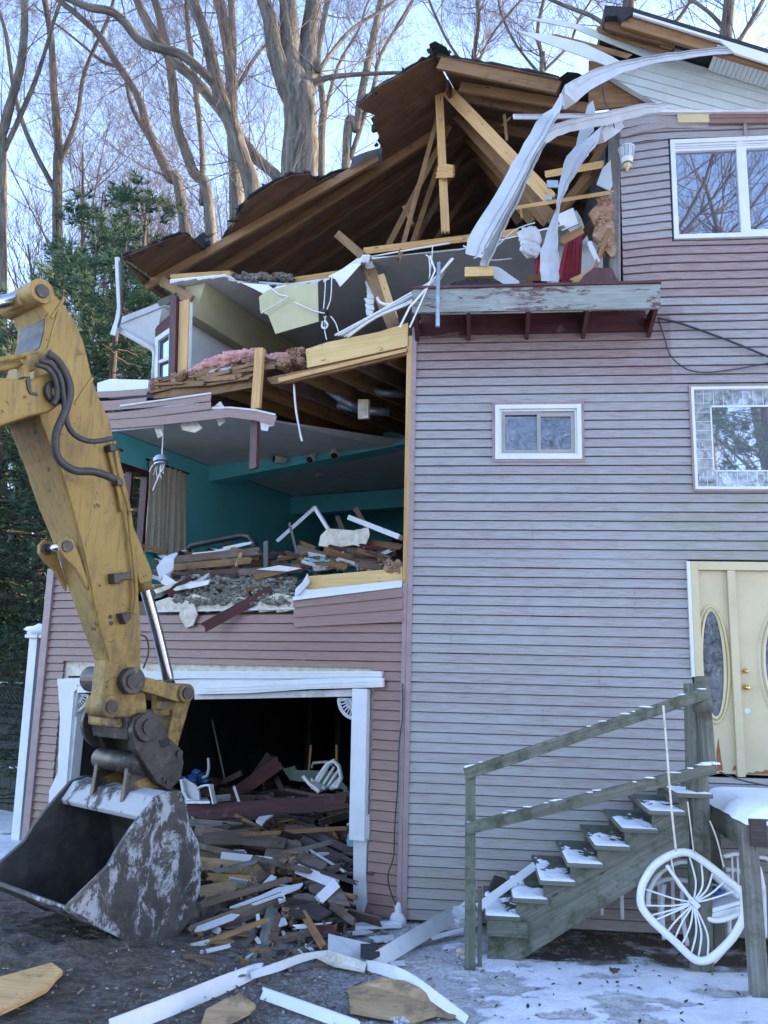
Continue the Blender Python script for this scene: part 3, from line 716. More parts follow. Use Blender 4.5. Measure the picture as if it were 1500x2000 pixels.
for k in range(-9, 14):                                          # white gable boards, lapped, running down to the right
    y0 = 120+k*17.0
    q = clip2(G, -SG, 1, SG*1200-y0); q = clip2(q, SG, -1, -SG*1200+y0+17.0) if len(q) > 2 else q
    if len(q) > 2:
        mb = MB(dA); mb.rndoff(); mb.prism([PA(x, y, .095+.018*((y-SG*(x-1200)-y0)/17.0)) for x, y in q], -nA*.012); hp(mb, 'gable_board', 'soffit')
mb = MB(dA)                                                      # soffit under the rake, panel joints across
for i in range(26):
    t0, t1 = .42+.58*i/26, .42+.58*(i+.90)/26
    mb.prism([rk(t0, .115, -.075), rk(t1, .115, -.075), rk(t1, .50, -.075), rk(t0, .50, -.075)], Z*.012)
hp(mb, 'soffit', 'soffit')
mb = MB(dA)                                                    # rake: shingle edge, white drip edge, bare rafter below
mb.prism([ra, rb, rb-Z*.030, ra-Z*.030], -nA*.03); hp(mb, 'rake_edge', 'white')
mb = MB(dA); mb.beam(PA(1216, 36, .45)-Z*.04, PA(1640, 160, .45)-Z*.05, .14, .04); hp(mb, 'rake_rafter', 'lumberold')
mb = MB(dA); mb.prism([rk(.42, .53, -.02), rk(1, .53, -.02), rk(1, .53, -.14), rk(.5, .53, -.13)], -nA*.025); hp(mb, 'rake_fascia', 'white')
mb = MB(dA)                                                    # roof plane behind the rake
r1 = rb-ra
mb.prism([ra+Z*.005, rb+Z*.005, rb-nA*7.5+Z*.005, ra-nA*7.5+Z*.005], Z*.05)
mb.prism([PA(1181, 10, .50), PA(1236, 14, .50), PA(1240, 26, .50), PA(1215, 40, .50), PA(1205, 30, .50), PA(1182, 32, .50)], -nA*1.2)
hp(mb, 'roof_cover', 'shingle', label='dark shingle roof over the right block')
mb = MB(dA)
mb.prism([PA(1183, 28, .42), PA(1240, 40, .42), PA(1318, 65, .42), PA(1318, 92, .42), PA(1180, 55, .42)], -nA*.03)
hp(mb, 'roof_sheathing', 'sheath')
mb = MB(dA); mb.prism([PA(1293, 62, .40), PA(1316, 70, .40), PA(1313, 93, .40), PA(1290, 86, .40)], -nA*.035); hp(mb, 'stud', 'lumberold')
mb = MB(dA); mb.prism([PA(1150, 118, -.02), PA(1200, 128, -.02), PA(1330, 214, -.02), PA(1245, 205, -.02), (PA(1150, 215, -.02))], -nA*.03)
mb.prism([PA(1165, 54, .30), PA(1180, 48, .30), PA(1320, 93, .30), PA(1316, 103, .30), PA(1250, 86, .30), PA(1168, 62, .30)], -nA*.04)
hp(mb, 'gable_sheathing', 'lumberold', label='bare tan gable sheathing')
mb = MB(dA); mb.prism([PA(x, y, .2) for x, y in ((1313, 77), (1345, 84), (1420, 98), (1340, 112), (1312, 96))], -nA*.03); hp(mb, 'gable_panel', 'soffit', label='small white gable piece under the rake')
# strip of white and brown trim under the gable
mb = MB(dA); mb.prism([PA(1270, 213, .10), PA(1640, 210, .10), PA(1640, 217, .10), PA(1290, 219, .10)], -nA*.08); hp(mb, 'eave_trim', 'white')
mb = MB(dA); mb.prism([PA(1384, 219, .06), PA(1640, 216, .06), PA(1640, 238, .06), PA(1384, 240, .06)], -nA*.03); mb.prism([PA(1384, 228, .072), PA(1640, 225, .072), PA(1640, 227, .072), PA(1384, 230, .072)], -nA*.02); hp(mb, 'eave_band', 'sidingB', label='newer pink brown siding band under the gable')
mb = MB(dA); mb.prism([PA(1322, 222, .07), PA(1384, 220, .07), PA(1386, 238, .07), PA(1325, 239, .07)], -nA*.03); hp(mb, 'eave_block', 'almond')
mb = MB(dA); mb.prism([PA(1452, 240, .05), PA(1459, 240, .05), PA(1461, 270, .05), PA(1455, 270, .05)], -nA*.02); hp(mb, 'rust_stain', 'trimmauve')
# flattened loose siding course at the torn corner
mb = MB(dA); 
for a, b in (((1212, 245), (1290, 232)), ((1212, 262), (1300, 243))):
    p0, p1 = PA(*a, .09), PA(*b, .05); p2 = PA(1385, b[1]+2, .03)
    mb.ribbon([p0, p0.lerp(p1, .5)+Z*.012, p1, p2], .085, .006, Z)
hp(mb, 'loose_siding', 'sidingA')
# ---- vinyl strips peeled off the gable, curling down onto the ledge
s_strip = []
def stripA(name, pts, wds, mat, wv, th=.006, label=None, sub=4):
    P = [PA(x, y, w) for x, y, w in pts]
    # smooth the path (Catmull-Rom)
    out = []; wd = []; W = []
    for i in range(len(P)-1):
        p0, p1, p2, p3 = P[max(i-1, 0)], P[i], P[i+1], P[min(i+2, len(P)-1)]
        for k in range(sub):
            t = k/sub
            out.append(.5*((2*p1)+(p2-p0)*t+(2*p0-5*p1+4*p2-p3)*t*t+(3*p1-p0-3*p2+p3)*t**3)); wd.append(wds[i]+(wds[i+1]-wds[i])*t)
            W.append(wv[i].lerp(wv[i+1], t) if isinstance(wv, list) else wv)
    out.append(P[-1]); wd.append(wds[-1]); W.append(wv[-1] if isinstance(wv, list) else wv)
    sdv = len(s_strip)*3.7; s_strip.append(1); wd = [w_*(1+.10*noise.noise(V((i*.9, sdv, 1)))) for i, w_ in enumerate(wd)]
    out = [p+V((noise.noise(V((i*1.3, sdv, 2))), noise.noise(V((i*1.3, sdv, 5))), noise.noise(V((i*1.3, sdv, 8)))))*.015 if 0 < i < len(out)-1 else p for i, p in enumerate(out)]
    mb = MB(dA); mb.ribbon(out, wd, th, W)
    # a folded lip along one edge
    lip = [p+W[i].normalized()*(wd[i]/2-.01)+nA*.012 for i, p in enumerate(out)]
    mb.ribbon(lip, .022, .004, nA)
    if max(wd) > .1:                                             # pressed ridge along the middle
        mb.ribbon([p+W[i].normalized()*(wd[i]*.12)+nA*.006 for i, p in enumerate(out)], .012, .012, nA)
    return hp(mb, name, mat, label=label, smooth=False)
X_ = dA
stripA('peeled_fascia', [(1435, 98, .5), (1350, 106, .5), (1260, 120, .52), (1190, 140, .6), (1128, 172, .7), (1075, 225, .75), (1030, 300, .72), (985, 385, .65), (940, 460, .55), (925, 500, .5)],
       [.07, .08, .10, .16, .20, .22, .24, .24, .26, .20], 'curlvinyl', [Z, Z, Z-dA*.2, Z-dA*.5, Z*.6-dA+nA*.3, X_+nA*.5, X_+nA*.6, X_+nA*.5, X_+nA*.4, X_+nA*.4], label='long white vinyl strip peeled off the gable and curling down')
stripA('peeled_fascia', [(1310, 206, .3), (1245, 216, .4), (1180, 232, .5), (1110, 246, .55), (1062, 268, .6), (1035, 320, .58), (1005, 390, .52), (972, 455, .45), (945, 520, .4)],
       [.05, .12, .13, .12, .14, .12, .11, .11, .09], 'curlvinyl', [Z, Z+nA, Z+nA*.8, Z+nA*.5, Z+X_*.7, X_+nA*.4, X_+nA*.4, X_+nA*.3, X_], label='white vinyl strip bent sharply and hanging to the ledge')
stripA('peeled_fascia', [(1215, 240, .2), (1165, 265, .35), (1125, 310, .42), (1102, 360, .42), (1090, 405, .38), (1078, 455, .36), (1073, 500, .36), (1074, 550, .36)],
       [.10, .26, .22, .14, .07, .12, .19, .19], 'curlvinyl', [Z, Z*.6+X_*.6, X_+nA*.3, X_+nA*.8, X_*.4+nA, X_+nA*.3, X_, X_], label='twisted grey white vinyl strip nearest the corner stud')
stripA('peeled_fascia', [(1003, 228, .8), (1090, 228, .6), (1205, 226, .3)], [.05, .05, .05], 'curlvinyl', Z, .02, label='thin straight vinyl strip sticking out level')
def shard(name, pts, w, mat, th=.012, label=None, bend=0.0):
    mb = MB(dA); mb.prism([PA(x, y, w+bend*(1205-x)/200) for x, y in pts], -nA*th); return hp(mb, name, mat, label=label)
shard('torn_vinyl_panel', [(1010, 60), (1075, 68), (1140, 84), (1195, 110), (1212, 120), (1195, 132), (1130, 107), (1060, 82)], .35, 'soffit', label='pointed white vinyl panel jutting left into the sky', bend=.3)
shard('torn_vinyl_panel', [(1022, 35), (1090, 38), (1140, 50), (1250, 90), (1325, 97), (1262, 112), (1180, 80), (1120, 55)], .25, 'soffit', label='upper pointed white vinyl panel jutting left', bend=.2)
shard('torn_vinyl_panel', [(1060, 72), (1085, 66), (1140, 80), (1235, 106), (1225, 114), (1140, 92)], .30, 'lumberold')
shard('torn_vinyl_panel', [(1148, 205), (1158, 196), (1163, 215), (1160, 255), (1122, 300), (1128, 268)], .12, 'curlvinyl')
shard('torn_vinyl_panel', [(1138, 300), (1150, 288), (1150, 302), (1140, 312), (1132, 312)], .1, 'white')
mb = MB(); mb.tube([PA(1175, 165, .12), PA(1181, 200, .2), PA(1195, 222, .4), PA(1200, 250, .3)], .006, 6); hp(mb, 'loose_wire', 'wireb')

# ---- left wing: outside walls
GT = 2.20
mb = MB(dB)
def spanB(z):
    a = .055; b = 4.97
    if z > 3.50: a = 4.45
    elif z > 3.02: a = 4.1
    return a, b
def tB(u, z, k):
    r = random.Random(k*13+int(u/2.3)); return .5+r.uniform(-.2, .2)-(.3 if z < .6 else 0)
siding(mb, C0, dB, -iB, .03, 3.61, spanB, [(.385, 4.68, -1, GT+.22)], tB, None, 5)
hp(mb, 'siding_wall', 'sidingB', label='pink brown siding wall around the garage opening')
mb = MB(dB)                                                    # loose siding piece under the rim board, hanging askew
for k in range(3):
    a, b = PB(574, 1171+k*19-(4 if k else 0), -.015), PB(787, 1143+k*24, -.03); c, d = PB(574, 1187+k*19, -.03), PB(787, 1166+k*24, -.045)
    mb.tint = .45+.1*k
    mb.prism([a, b, d, c], -iB*.006)
hp(mb, 'loose_siding', 'sidingB', label='loose siding courses hanging askew below the rim board')
mb = MB(dB); mb.prism([PB(574, 1166, -.02), PB(786, 1142, -.02), PB(786, 1147, -.03), PB(574, 1173, -.03)], -iB*.02)
mb.prism([PB(x, y, -.02) for x, y in ((575, 1168), (577, 1150), (600, 1128), (603, 1138), (590, 1148), (605, 1152), (785, 1133), (786, 1143))], iB*.02); hp(mb, 'foam_strip', 'white', label='white foam strip on top of the loose siding')
mb = MB(dB)
for v0, v1, z0, z1 in ((.06, .42, 0, 2.95), (.42, 4.62, GT+.04, 2.95), (4.62, 5.0, 0, 3.5)): mb.prism([Bw(v0, .02, z0), Bw(v1, .02, z0), Bw(v1, .02, z1), Bw(v0, .02, z1)], iB*.11)
hp(mb, 'wall_sheathing', 'plaster')
mb = MB(dB); q = [(112, 1140), (115, 1112), (127, 1106), (135, 1110), (140, 1150), (118, 1148)]
mb.prism([PB(x, y, .0) for x, y in q], iB*.05); hp(mb, 'foam_strip', 'white')
# rim board at living room floor and torn edge
def boardB(mb, a, b, w_, t, ragged=.03, up=Z): mb.beam(PB(*a), PB(*b), w_, t, up, ragged)
mb = MB(); p = [PB(x, y, .03) for x, y in ((596, 1126), (755, 1112), (786, 1106), (786, 1140), (600, 1158))]; mb.axis = dB; mb.prism(p, iB*.05); hp(mb, 'rim_board', 'lumberpale', label='pale rim board at the living room floor')
mb = MB(dB); mb.prism([Bw(.06, .08, 2.95), Bw(5.0, .08, 2.95), Bw(5.0, .08, 3.16), Bw(.06, .08, 3.16)], iB*7.4); hp(mb, 'living_floor', 'brownwood')
mb = MB(dB)                                                    # torn sheathing under the floor edge
xs = [296, 330, 352, 380, 402, 430, 470, 505, 540, 573]
top = [1178, 1166, 1172, 1160, 1168, 1172, 1166, 1176, 1158, 1165]
for i in range(len(xs)-1):
    mb.prism([PB(xs[i], top[i], -.005), PB(xs[i+1], top[i+1], -.01), PB(xs[i+1], 1192, -.005), PB(xs[i], 1196, -.005)], iB*.03)
hp(mb, 'torn_sheathing', 'plaster')
mb = MB(dB); mb.prism([PB(x, y, -.06) for x, y in ((352, 1185), (362, 1172), (378, 1180), (385, 1200), (376, 1222), (362, 1226), (350, 1204))], iB*.02); hp(mb, 'torn_sheathing', 'plaster', label='torn flap of sheathing hanging over the siding')
mb = MB(dB); mb.prism([PB(295, 1192, -.03), PB(575, 1187, -.03), PB(575, 1190, -.03), PB(295, 1196, -.03)], iB*.03); hp(mb, 'siding_edge', 'whitedirty')

# ---- garage opening trim
mb = MB(dB); boardB(mb, (706, 1345, -.05), (700, 1640, -.05), .17, .09, 0, dB); gt = hp(mb, 'garage_trim', 'white', label='white right garage post, upper length')
def quadB(mb, pts, d, th): mb.axis = Z; mb.prism([PB(x, y, d) for x, y in pts], iB*th)
mb = MB(Z); quadB(mb, [(698, 1605), (722, 1590), (720, 1640), (694, 1635)], -.03, .06); hp(mb, 'garage_trim', 'whitedirty', label='splintered length of the right garage post')
mb = MB(Z); quadB(mb, [(690, 1630), (716, 1630), (714, 1700), (716, 1765), (708, 1792), (705, 1775), (700, 1790), (694, 1765), (690, 1770)], -.04, .07); hp(mb, 'garage_trim', 'whitedirty', label='rotten foot of the right garage post')
mb = MB(Z); quadB(mb, [(694, 1740), (714, 1740), (712, 1796), (694, 1796)], .0, .08); hp(mb, 'post_stub', 'brownwood')
mb = MB(dB)
quadB(mb, [(113, 1335), (150, 1335), (150, 1346), (144, 1352), (137, 1440), (129, 1535), (117, 1622), (92, 1642), (96, 1545), (113, 1508), (117, 1400)], -.05, .05)
quadB(mb, [(112, 1326), (190, 1322), (190, 1338), (112, 1338)], -.052, .05); quadB(mb, [(150, 1339), (190, 1337), (190, 1352), (150, 1353)], -.045, .05)
hp(mb, 'garage_trim', 'white', label='white left garage post and corner')
mb = MB(dB); quadB(mb, [(135, 1352), (152, 1353), (146, 1400), (150, 1402), (136, 1545), (118, 1600), (112, 1610)], -.02, .14); hp(mb, 'garage_jamb', 'whitedirty')
mb = MB(dB)                                                    # header: three bent strips
h0 = [(190, 1322), (280, 1310), (746, 1310), (746, 1326), (390, 1330), (190, 1338)]
quadB(mb, [(180, 1321), (285, 1311), (745, 1311), (745, 1322), (390, 1324), (180, 1334)], -.06, .06)
quadB(mb, [(385, 1338), (600, 1326), (747, 1324), (747, 1342), (600, 1346), (480, 1354), (378, 1356)], -.09, .05)
quadB(mb, [(180, 1336), (380, 1326), (600, 1324), (745, 1322), (745, 1340), (380, 1352), (180, 1354)], -.035, .06)
for k in range(3):
    y0 = 1313+k*5; mb.prism([PB(285, y0, -.066), PB(744, y0, -.066), PB(744, y0+2, -.066), PB(285, y0+2, -.066)], iB*.006)
for k in range(2):
    mb.prism([PB(400, 1343+k*6, -.097), PB(745, 1329+k*6, -.097), PB(745, 1331+k*6, -.097), PB(400, 1345+k*6, -.097)], iB*.008)
hp(mb, 'garage_header', 'white', label='bent white header over the garage opening')
mb = MB(dB); quadB(mb, [(380, 1356), (500, 1352), (695, 1346), (697, 1360), (500, 1364), (380, 1366)], -.02, .12); hp(mb, 'garage_header', 'whitedirty')
def fan(cx, cy, r, a0, a1, label):
    mb = MB(); c = PB(cx, cy, .02); ey = Z; ex = dB*-1
    pt = lambda rr, a: c+ex*(rr*math.cos(a))+ey*(rr*math.sin(a))
    for rr, th in ((r, .016), (r*.93, .010), (r*.28, .012)): mb.tube([pt(rr, a0+(a1-a0)*k/12) for k in range(13)], th, 6)
    for k in range(7):
        a = a0+(a1-a0)*(k+.5)/7
        mb.tube([pt(r*.28, a), pt(r*.5, a), pt(r*.55, a), pt(r*.62, a), pt(r*.95, a)], [.008, .010, .017, .010, .009], 6)
    mb.tube([pt(0, a0), pt(r*1.02, a0)], .012, 6); mb.tube([pt(0, a1), pt(r*1.02, a1)], .012, 6)
    hp(mb, 'fan_bracket', 'whitedirty', label=label, smooth=True)
fan(694, 1366, .20, math.pi, math.pi*1.5, 'spindled fan bracket at the right garage corner')
fan(148, 1356, .21, -math.pi/2, 0, 'spindled fan bracket at the left garage corner')
# garage shell
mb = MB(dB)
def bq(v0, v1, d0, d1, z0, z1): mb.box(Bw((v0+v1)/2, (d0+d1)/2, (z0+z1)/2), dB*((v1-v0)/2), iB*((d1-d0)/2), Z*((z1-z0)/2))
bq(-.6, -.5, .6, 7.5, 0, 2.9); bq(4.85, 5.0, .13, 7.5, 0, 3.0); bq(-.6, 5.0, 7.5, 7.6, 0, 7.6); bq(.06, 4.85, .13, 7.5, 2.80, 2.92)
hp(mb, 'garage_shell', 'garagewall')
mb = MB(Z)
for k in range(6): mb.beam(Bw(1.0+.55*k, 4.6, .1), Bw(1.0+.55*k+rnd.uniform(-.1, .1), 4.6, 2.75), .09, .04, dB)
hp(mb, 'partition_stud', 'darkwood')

# ---- living room
mb = MB(dB)                                                    # teal left wall with a window hole, exterior sheathing outside
wv0, wv1, wz0, wz1 = .78, 1.55, 4.02, 5.22
for d0, d1, z0, z1 in ((.06, wv0, 3.16, 5.64), (wv1, 3.0, 3.16, 5.64), (wv0, wv1, 3.16, wz0), (wv0, wv1, wz1, 5.64), (3.0, 7.5, 3.16, 5.64)): bq(4.90, 4.99, d0, d1, z0, z1)
bq(-.55, 4.9, 7.38, 7.49, 3.16, 5.64)
mb2 = mb; hp(mb, 'living_wall', 'teal', label='teal living room wall')
mb = MB(Z); bq(5.0, 5.03, .06, wv0, 3.0, 5.9); bq(5.0, 5.03, wv1, 7.6, 3.0, 5.9); bq(5.0, 5.03, wv0, wv1, 3.0, wz0); bq(5.0, 5.03, wv0, wv1, wz1, 5.9); hp(mb, 'outer_cladding', 'sidingB')
mb = MB(Z)
for a, b, e, g in ((wv0, wv0+.07, wz0, wz1), (wv1-.07, wv1, wz0, wz1), (wv0, wv1, wz1-.08, wz1), (wv0, wv1, wz0, wz0+.07), ((wv0+wv1)/2-.02, (wv0+wv1)/2+.02, wz0, wz1)): bq(4.90-.02, 5.0, a+.0007, b, e+.0007, g)
hp(mb, 'window_casing', 'maroon', label='dark casing of the living room side window')
mb = MB(dB)                                                    # teal dropped beam across the room
p = [PB(405, 943, 3.0), PB(790, 862, 3.0), PB(792, 834, 3.0), PB(395, 905, 3.0)]
p[0] = p[0]+dB*.2; p[3] = p[3]+dB*.2; p[1] = p[1]-dB*1.6+Z*.1; p[2] = p[2]-dB*1.6+Z*.06
mb.prism(p, iB*.30); hp(mb, 'dropped_beam', 'teal', label='teal dropped beam across the living room ceiling')
mb = MB(dB)                                                    # second beam deeper in
bq(-.5, 4.9, 5.6, 5.85, 5.30, 5.64); hp(mb, 'dropped_beam', 'teal')
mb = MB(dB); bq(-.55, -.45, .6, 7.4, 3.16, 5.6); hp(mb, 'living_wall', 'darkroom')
mb = MB(dB)                                                    # ceiling left standing: deep part and left part
mb.prism([Bw(4.9, .15, 5.65), Bw(3.05, .15, 5.65), Bw(2.55, 1.2, 5.66), Bw(1.55, 2.85, 5.75), Bw(1.3, 3.1, 5.78), Bw(-.5, 3.2, 5.86), Bw(-.5, 7.4, 5.72), Bw(4.9, 7.4, 5.66)], Z*.02)
hp(mb, 'living_ceiling', 'drywall', label='grey white living room ceiling torn back to the joists')
zj = 5.80
jd = (PZ(705, 843, zj)-PZ(545, 785, zj)).normalized()
for k in range(9):
    mb = MB()
    a = Bw(3.3-.42*k, .12, 5.90); b = a+jd*(5.0)
    mb.beam(a, b, .19, .04); hp(mb, 'floor_joist', 'lumberold' if k % 3 else 'brownwood')
mb = MB(dB); mb.prism([Bw(-.5, .05, 6.0), Bw(4.95, .05, 6.0), Bw(4.95, 7.4, 6.0), Bw(-.5, 7.4, 6.0)], Z*.03); hp(mb, 'subfloor', 'brownwood')
for (a, b, d) in (((640, 760), (705, 800), .9), ((700, 755), (790, 770), 1.0), ((660, 790), (760, 805), 1.1)):
    mb = MB(); mb.tube([PB(a[0], a[1], d), PB((a[0]+b[0])/2, (a[1]+b[1])/2+4, d+.1), PB(b[0], b[1], d+.2)], .055, 8); hp(mb, 'duct', 'tin', smooth=True)
mb = MB(dB); mb.prism([PB(699, 780, .8), PB(719, 780, .8), PB(719, 816, .8), PB(699, 818, .8)], iB*.05); mb.prism([PB(703, 786, .79), PB(714, 786, .79), PB(714, 812, .79), PB(703, 812, .79)], iB*.02); hp(mb, 'junction_box', 'plaster')
# front edge of the upper floor: rim board, ledger, ragged left half, insulation
mb = MB(); mb.axis = dB
mb.prism([PB(x, y, .0) for x, y in ((597, 682), (640, 668), (740, 648), (797, 630), (796, 676), (700, 697), (600, 718))], iB*.06); hp(mb, 'rim_board', 'lumberpale', label='pale yellow rim board of the upper floor')
mb = MB(); mb.axis = dB; mb.prism([PB(x, y, .02) for x, y in ((520, 738), (700, 700), (796, 676), (796, 692), (700, 716), (560, 748), (530, 750))], iB*.05); hp(mb, 'ledger_or_shade_board', 'lumberold')
mb = MB(); mb.axis = dB; mb.prism([PB(x, y, .02) for x, y in ((545, 740), (796, 682), (796, 688), (547, 748))], -iB*.03); hp(mb, 'ledger_or_shade_board', 'lumber')
mb = MB(dB)                                                    # left half: splintered boards
q = [(290, 752), (310, 742), (360, 735), (385, 738), (440, 725), (500, 712), (500, 755), (420, 770), (300, 778)]
mb.prism([PB(x, y, .03) for x, y in q], iB*.05)
for k in range(16):
    x = rnd.uniform(290, 500); y = 756-(x-290)*.18+rnd.uniform(-8, 18); mb.beam(PB(x, y, rnd.uniform(-.03, .02)), PB(x+rnd.uniform(30, 90), y-rnd.uniform(2, 16), rnd.uniform(-.05, .02)), rnd.uniform(.02, .07), .02, Z, .05)
hp(mb, 'splintered_rim', 'lumberold', label='splintered left half of the upper floor edge')
mb = MB(dB)
for k in range(26):
    x = rnd.uniform(300, 590); y = 752-(x-290)*.2+rnd.uniform(-6, 14)
    [mb.blob(PB(x+rnd.uniform(-9, 9), y+rnd.uniform(-6, 6), rnd.uniform(-.03, .15)), rnd.uniform(.03, .07), .05, rnd.uniform(.025, .05), 10, 7, .9, 5, k*5+q_) for q_ in range(4)]
hp(mb, 'insulation', 'brownins', label='brown insulation clumps along the upper floor edge')
for grp, lab in ((((400, 722, .12), (412, 716, .11), (425, 712, .14), (440, 708, .12), (455, 704, .15), (468, 700, .12), (480, 697, .13), (500, 695, .12), (385, 730, .10)), 'pink fibreglass insulation batt slumped left of the standing stud'), (((545, 702, .12), (560, 704, .10), (572, 700, .13), (590, 708, .09), (562, 715, .10)), 'pink fibreglass insulation batt right of the standing stud')):
    mb = MB(dB)
    for k, (x, y, r) in enumerate(grp): mb.blob(PB(x, y, .18), r*1.2, r*.9, r*.68, 22, 16, .5, 3.4, k+40)
    hp(mb, 'insulation', 'pink', label=lab, smooth=True)
mb = MB(dB); mb.prism([PB(x, y, -.02) for x, y in ((395, 740), (412, 722), (452, 716), (440, 732), (405, 745))], iB*.02); hp(mb, 'membrane_scrap', 'membrane')
mb = MB(dB); mb.prism([PB(x, y, -.02) for x, y in ((190, 748), (215, 740), (290, 742), (288, 765), (190, 768))], iB*.25); hp(mb, 'foam_strip', 'white')
mb = MB(Z); mb.beam(PB(508, 682, -.07), PB(500, 798, -.07), .115, .05, dB, .01); hp(mb, 'hanging_stud', 'lumber', label='pale stud standing up out of the floor edge')
mb = MB(Z); mb.beam(PB(500, 770, .0), PB(496, 915, -.02), .125, .045, dB+iB*.3, .01); hp(mb, 'hanging_stud', 'maroon', label='maroon board hanging down from the floor edge')
mb = MB(dB)                                                    # strip of siding still hanging across
mb.tint = .55
def sidstrip(pts, wd_):
    P = [PB(x, y, d) for x, y, d in pts]; mb.ribbon(P, wd_, .010, Z)
for pts, wd_ in (([(150, 772, -.03), (220, 770, -.04), (287, 765, -.05)], .085), ([(150, 792, -.05), (220, 789, -.06), (286, 783, -.07)], .09),
                 ([(150, 800, -.10), (285, 790, -.10), (412, 777, -.11)], .085), ([(150, 818, -.12), (285, 808, -.12), (412, 792, -.13)], .09),
                 ([(150, 834, -.14), (290, 824, -.14), (400, 812, -.15), (450, 806, -.17), (500, 812, -.20), (538, 822, -.24)], .11)):
    sidstrip(pts, wd_)
hp(mb, 'loose_siding', 'sidingB', label='strip of siding still hanging across the living room opening')
mb = MB(dB)
mb.ribbon([PB(235, 796-3, -.11), PB(412, 768, -.12)], .02, .012, Z); mb.ribbon([PB(415, 797, -.17), PB(450, 796, -.18), (PB(500, 801, -.21)), PB(538, 810, -.25)], .02, .012, Z)
mb.prism([PB(x, y, -.2) for x, y in ((508, 824), (536, 824), (535, 832), (525, 833), (522, 842), (510, 840))], iB*.01)
mb.prism([PB(190, 838, -.1), PB(312, 828, -.1), PB(312, 834, -.1), PB(190, 845, -.1)], iB*.03)
hp(mb, 'siding_edge', 'whitedirty')
mb = MB(dB)
for q in ([(412, 798), (430, 784), (438, 796), (425, 812), (440, 822), (428, 832), (420, 815)], [(352, 828), (382, 822), (395, 836), (380, 845), (356, 840)], [(300, 832), (312, 828), (318, 850), (308, 856)]):
    mb.prism([PB(x, y, -.05) for x, y in q], iB*.02)
hp(mb, 'torn_sheathing', 'plaster')
# ---- the torn roof of the left wing: ridge runs straight back over the corner
ZR, SL = 9.90, .49
nL = (dB*SL+Z).normalized(); nR = (-dB*SL+Z).normalized()
def PRL(px, py, o=0.0): return hit(px, py, Bw(0, 0, ZR)+nL*o, nL)
def PRR(px, py, o=0.0): return hit(px, py, Bw(0, 0, ZR)+nR*o, nR)
def RL(v, d, o=0.0): return Bw(v, d, ZR-SL*v)+nL*o
def RR(v, d, o=0.0): return Bw(-v, d, ZR-SL*v)+nR*o
edgeL = [(240, 503), (262, 494), (300, 478), (335, 466), (360, 458), (376, 466), (392, 473), (410, 484), (420, 486), (436, 470), (452, 447), (466, 418), (482, 394), (510, 376), (540, 356), (570, 343),
         (600, 341), (612, 350), (622, 356), (650, 342), (690, 332), (745, 298), (742, 270), (728, 240), (733, 225), (712, 218), (698, 206), (720, 190), (745, 166), (785, 146), (820, 124), (848, 112)]
poly = [PRL(x, y) for x, y in edgeL] + [RL(0, 7.6), RL(4.45, 7.6)]
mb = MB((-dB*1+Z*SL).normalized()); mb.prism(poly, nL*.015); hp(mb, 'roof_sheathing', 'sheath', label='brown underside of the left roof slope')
mb = MB(dB)
jag = []
for i, (x, y) in enumerate(edgeL):
    for k in range(3):
        x2, y2 = edgeL[min(i+1, len(edgeL)-1)]; t = k/3
        X, Y = x+(x2-x)*t, y+(y2-y)*t
        jag.append(PRL(X+rnd.uniform(-5, 2), Y+rnd.uniform(-8, -1), .018))
mb.prism(jag+[RL(0, 7.7, .018), RL(4.5, 7.7, .018)], nL*.022); hp(mb, 'roof_cover', 'shingle', label='torn black shingles on the left roof slope')
# flaps of shingle curling over the torn edge
for (x, y, s) in ((246, 498, 16), (275, 486, 14), (312, 470, 14), (388, 466, 22), (400, 474, 20), (454, 428, 16), (462, 412, 18), (492, 384, 14), (520, 364, 15), (596, 340, 20), (612, 347, 18), (560, 343, 12), (704, 204, 14), (732, 176, 12), (728, 250, 14), (738, 280, 12), (790, 138, 10), (840, 98, 14), (855, 96, 16), (872, 106, 12)):
    c = PRL(x, y, .03); a = dB*rnd.uniform(-.4, .4)+iB*-.3; 
    q = [c+V((rnd.uniform(-1, 1), rnd.uniform(-.5, .5), rnd.uniform(-1, 1)))*.055*(s/12) for k in range(5)]
    cx = sum(q, V((0, 0, 0)))/5
    q = sorted(q, key=lambda p: math.atan2((p-cx).z, (p-cx).x)); mb = MB(dB); mb.prism(q, iB*.05); hp(mb, 'shingle_flap', 'shingle')
for q, o_, t_ in ((((684, 334), (690, 308), (722, 296), (746, 290), (746, 320), (716, 332)), -.03, .02), (((722, 186), (740, 178), (740, 192), (726, 202), (708, 204)), .01, .03), (((300, 478), (322, 468), (338, 463), (336, 470), (312, 480)), .03, .03)):
    mb = MB(dB); mb.prism([PRL(x, y, o_) for x, y in q], -iB*t_); hp(mb, 'membrane_scrap', 'membrane', label='grey underlayment scrap on the torn roof edge')
# right slope
edgeR = [(852, 110), (900, 118), (960, 128), (1030, 142), (1090, 154), (1098, 178), (1090, 190), (1096, 204), (1112, 252)]
poly = [PRR(x, y) for x, y in edgeR] + [RR(2.75, 1.3), RR(3.0, 7.6), RR(0, 7.6)]
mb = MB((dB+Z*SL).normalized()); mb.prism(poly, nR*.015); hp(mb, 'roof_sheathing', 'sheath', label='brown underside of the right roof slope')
mb = MB(dB)
jag = []
for i in range(len(edgeR)-1):
    for k in range(4):
        t = k/4; jag.append(PRR(edgeR[i][0]+(edgeR[i+1][0]-edgeR[i][0])*t, edgeR[i][1]+(edgeR[i+1][1]-edgeR[i][1])*t+rnd.uniform(-7, -1), .018))
mb.prism(jag+[RR(2.8, 1.2, .018), RR(3.1, 7.7, .018), RR(0, 7.7, .018)], nR*.022)
mb.prism([PRR(x, y, .06) for x, y in ((838, 86), (850, 80), (872, 92), (870, 112), (842, 108))], iB*.3)
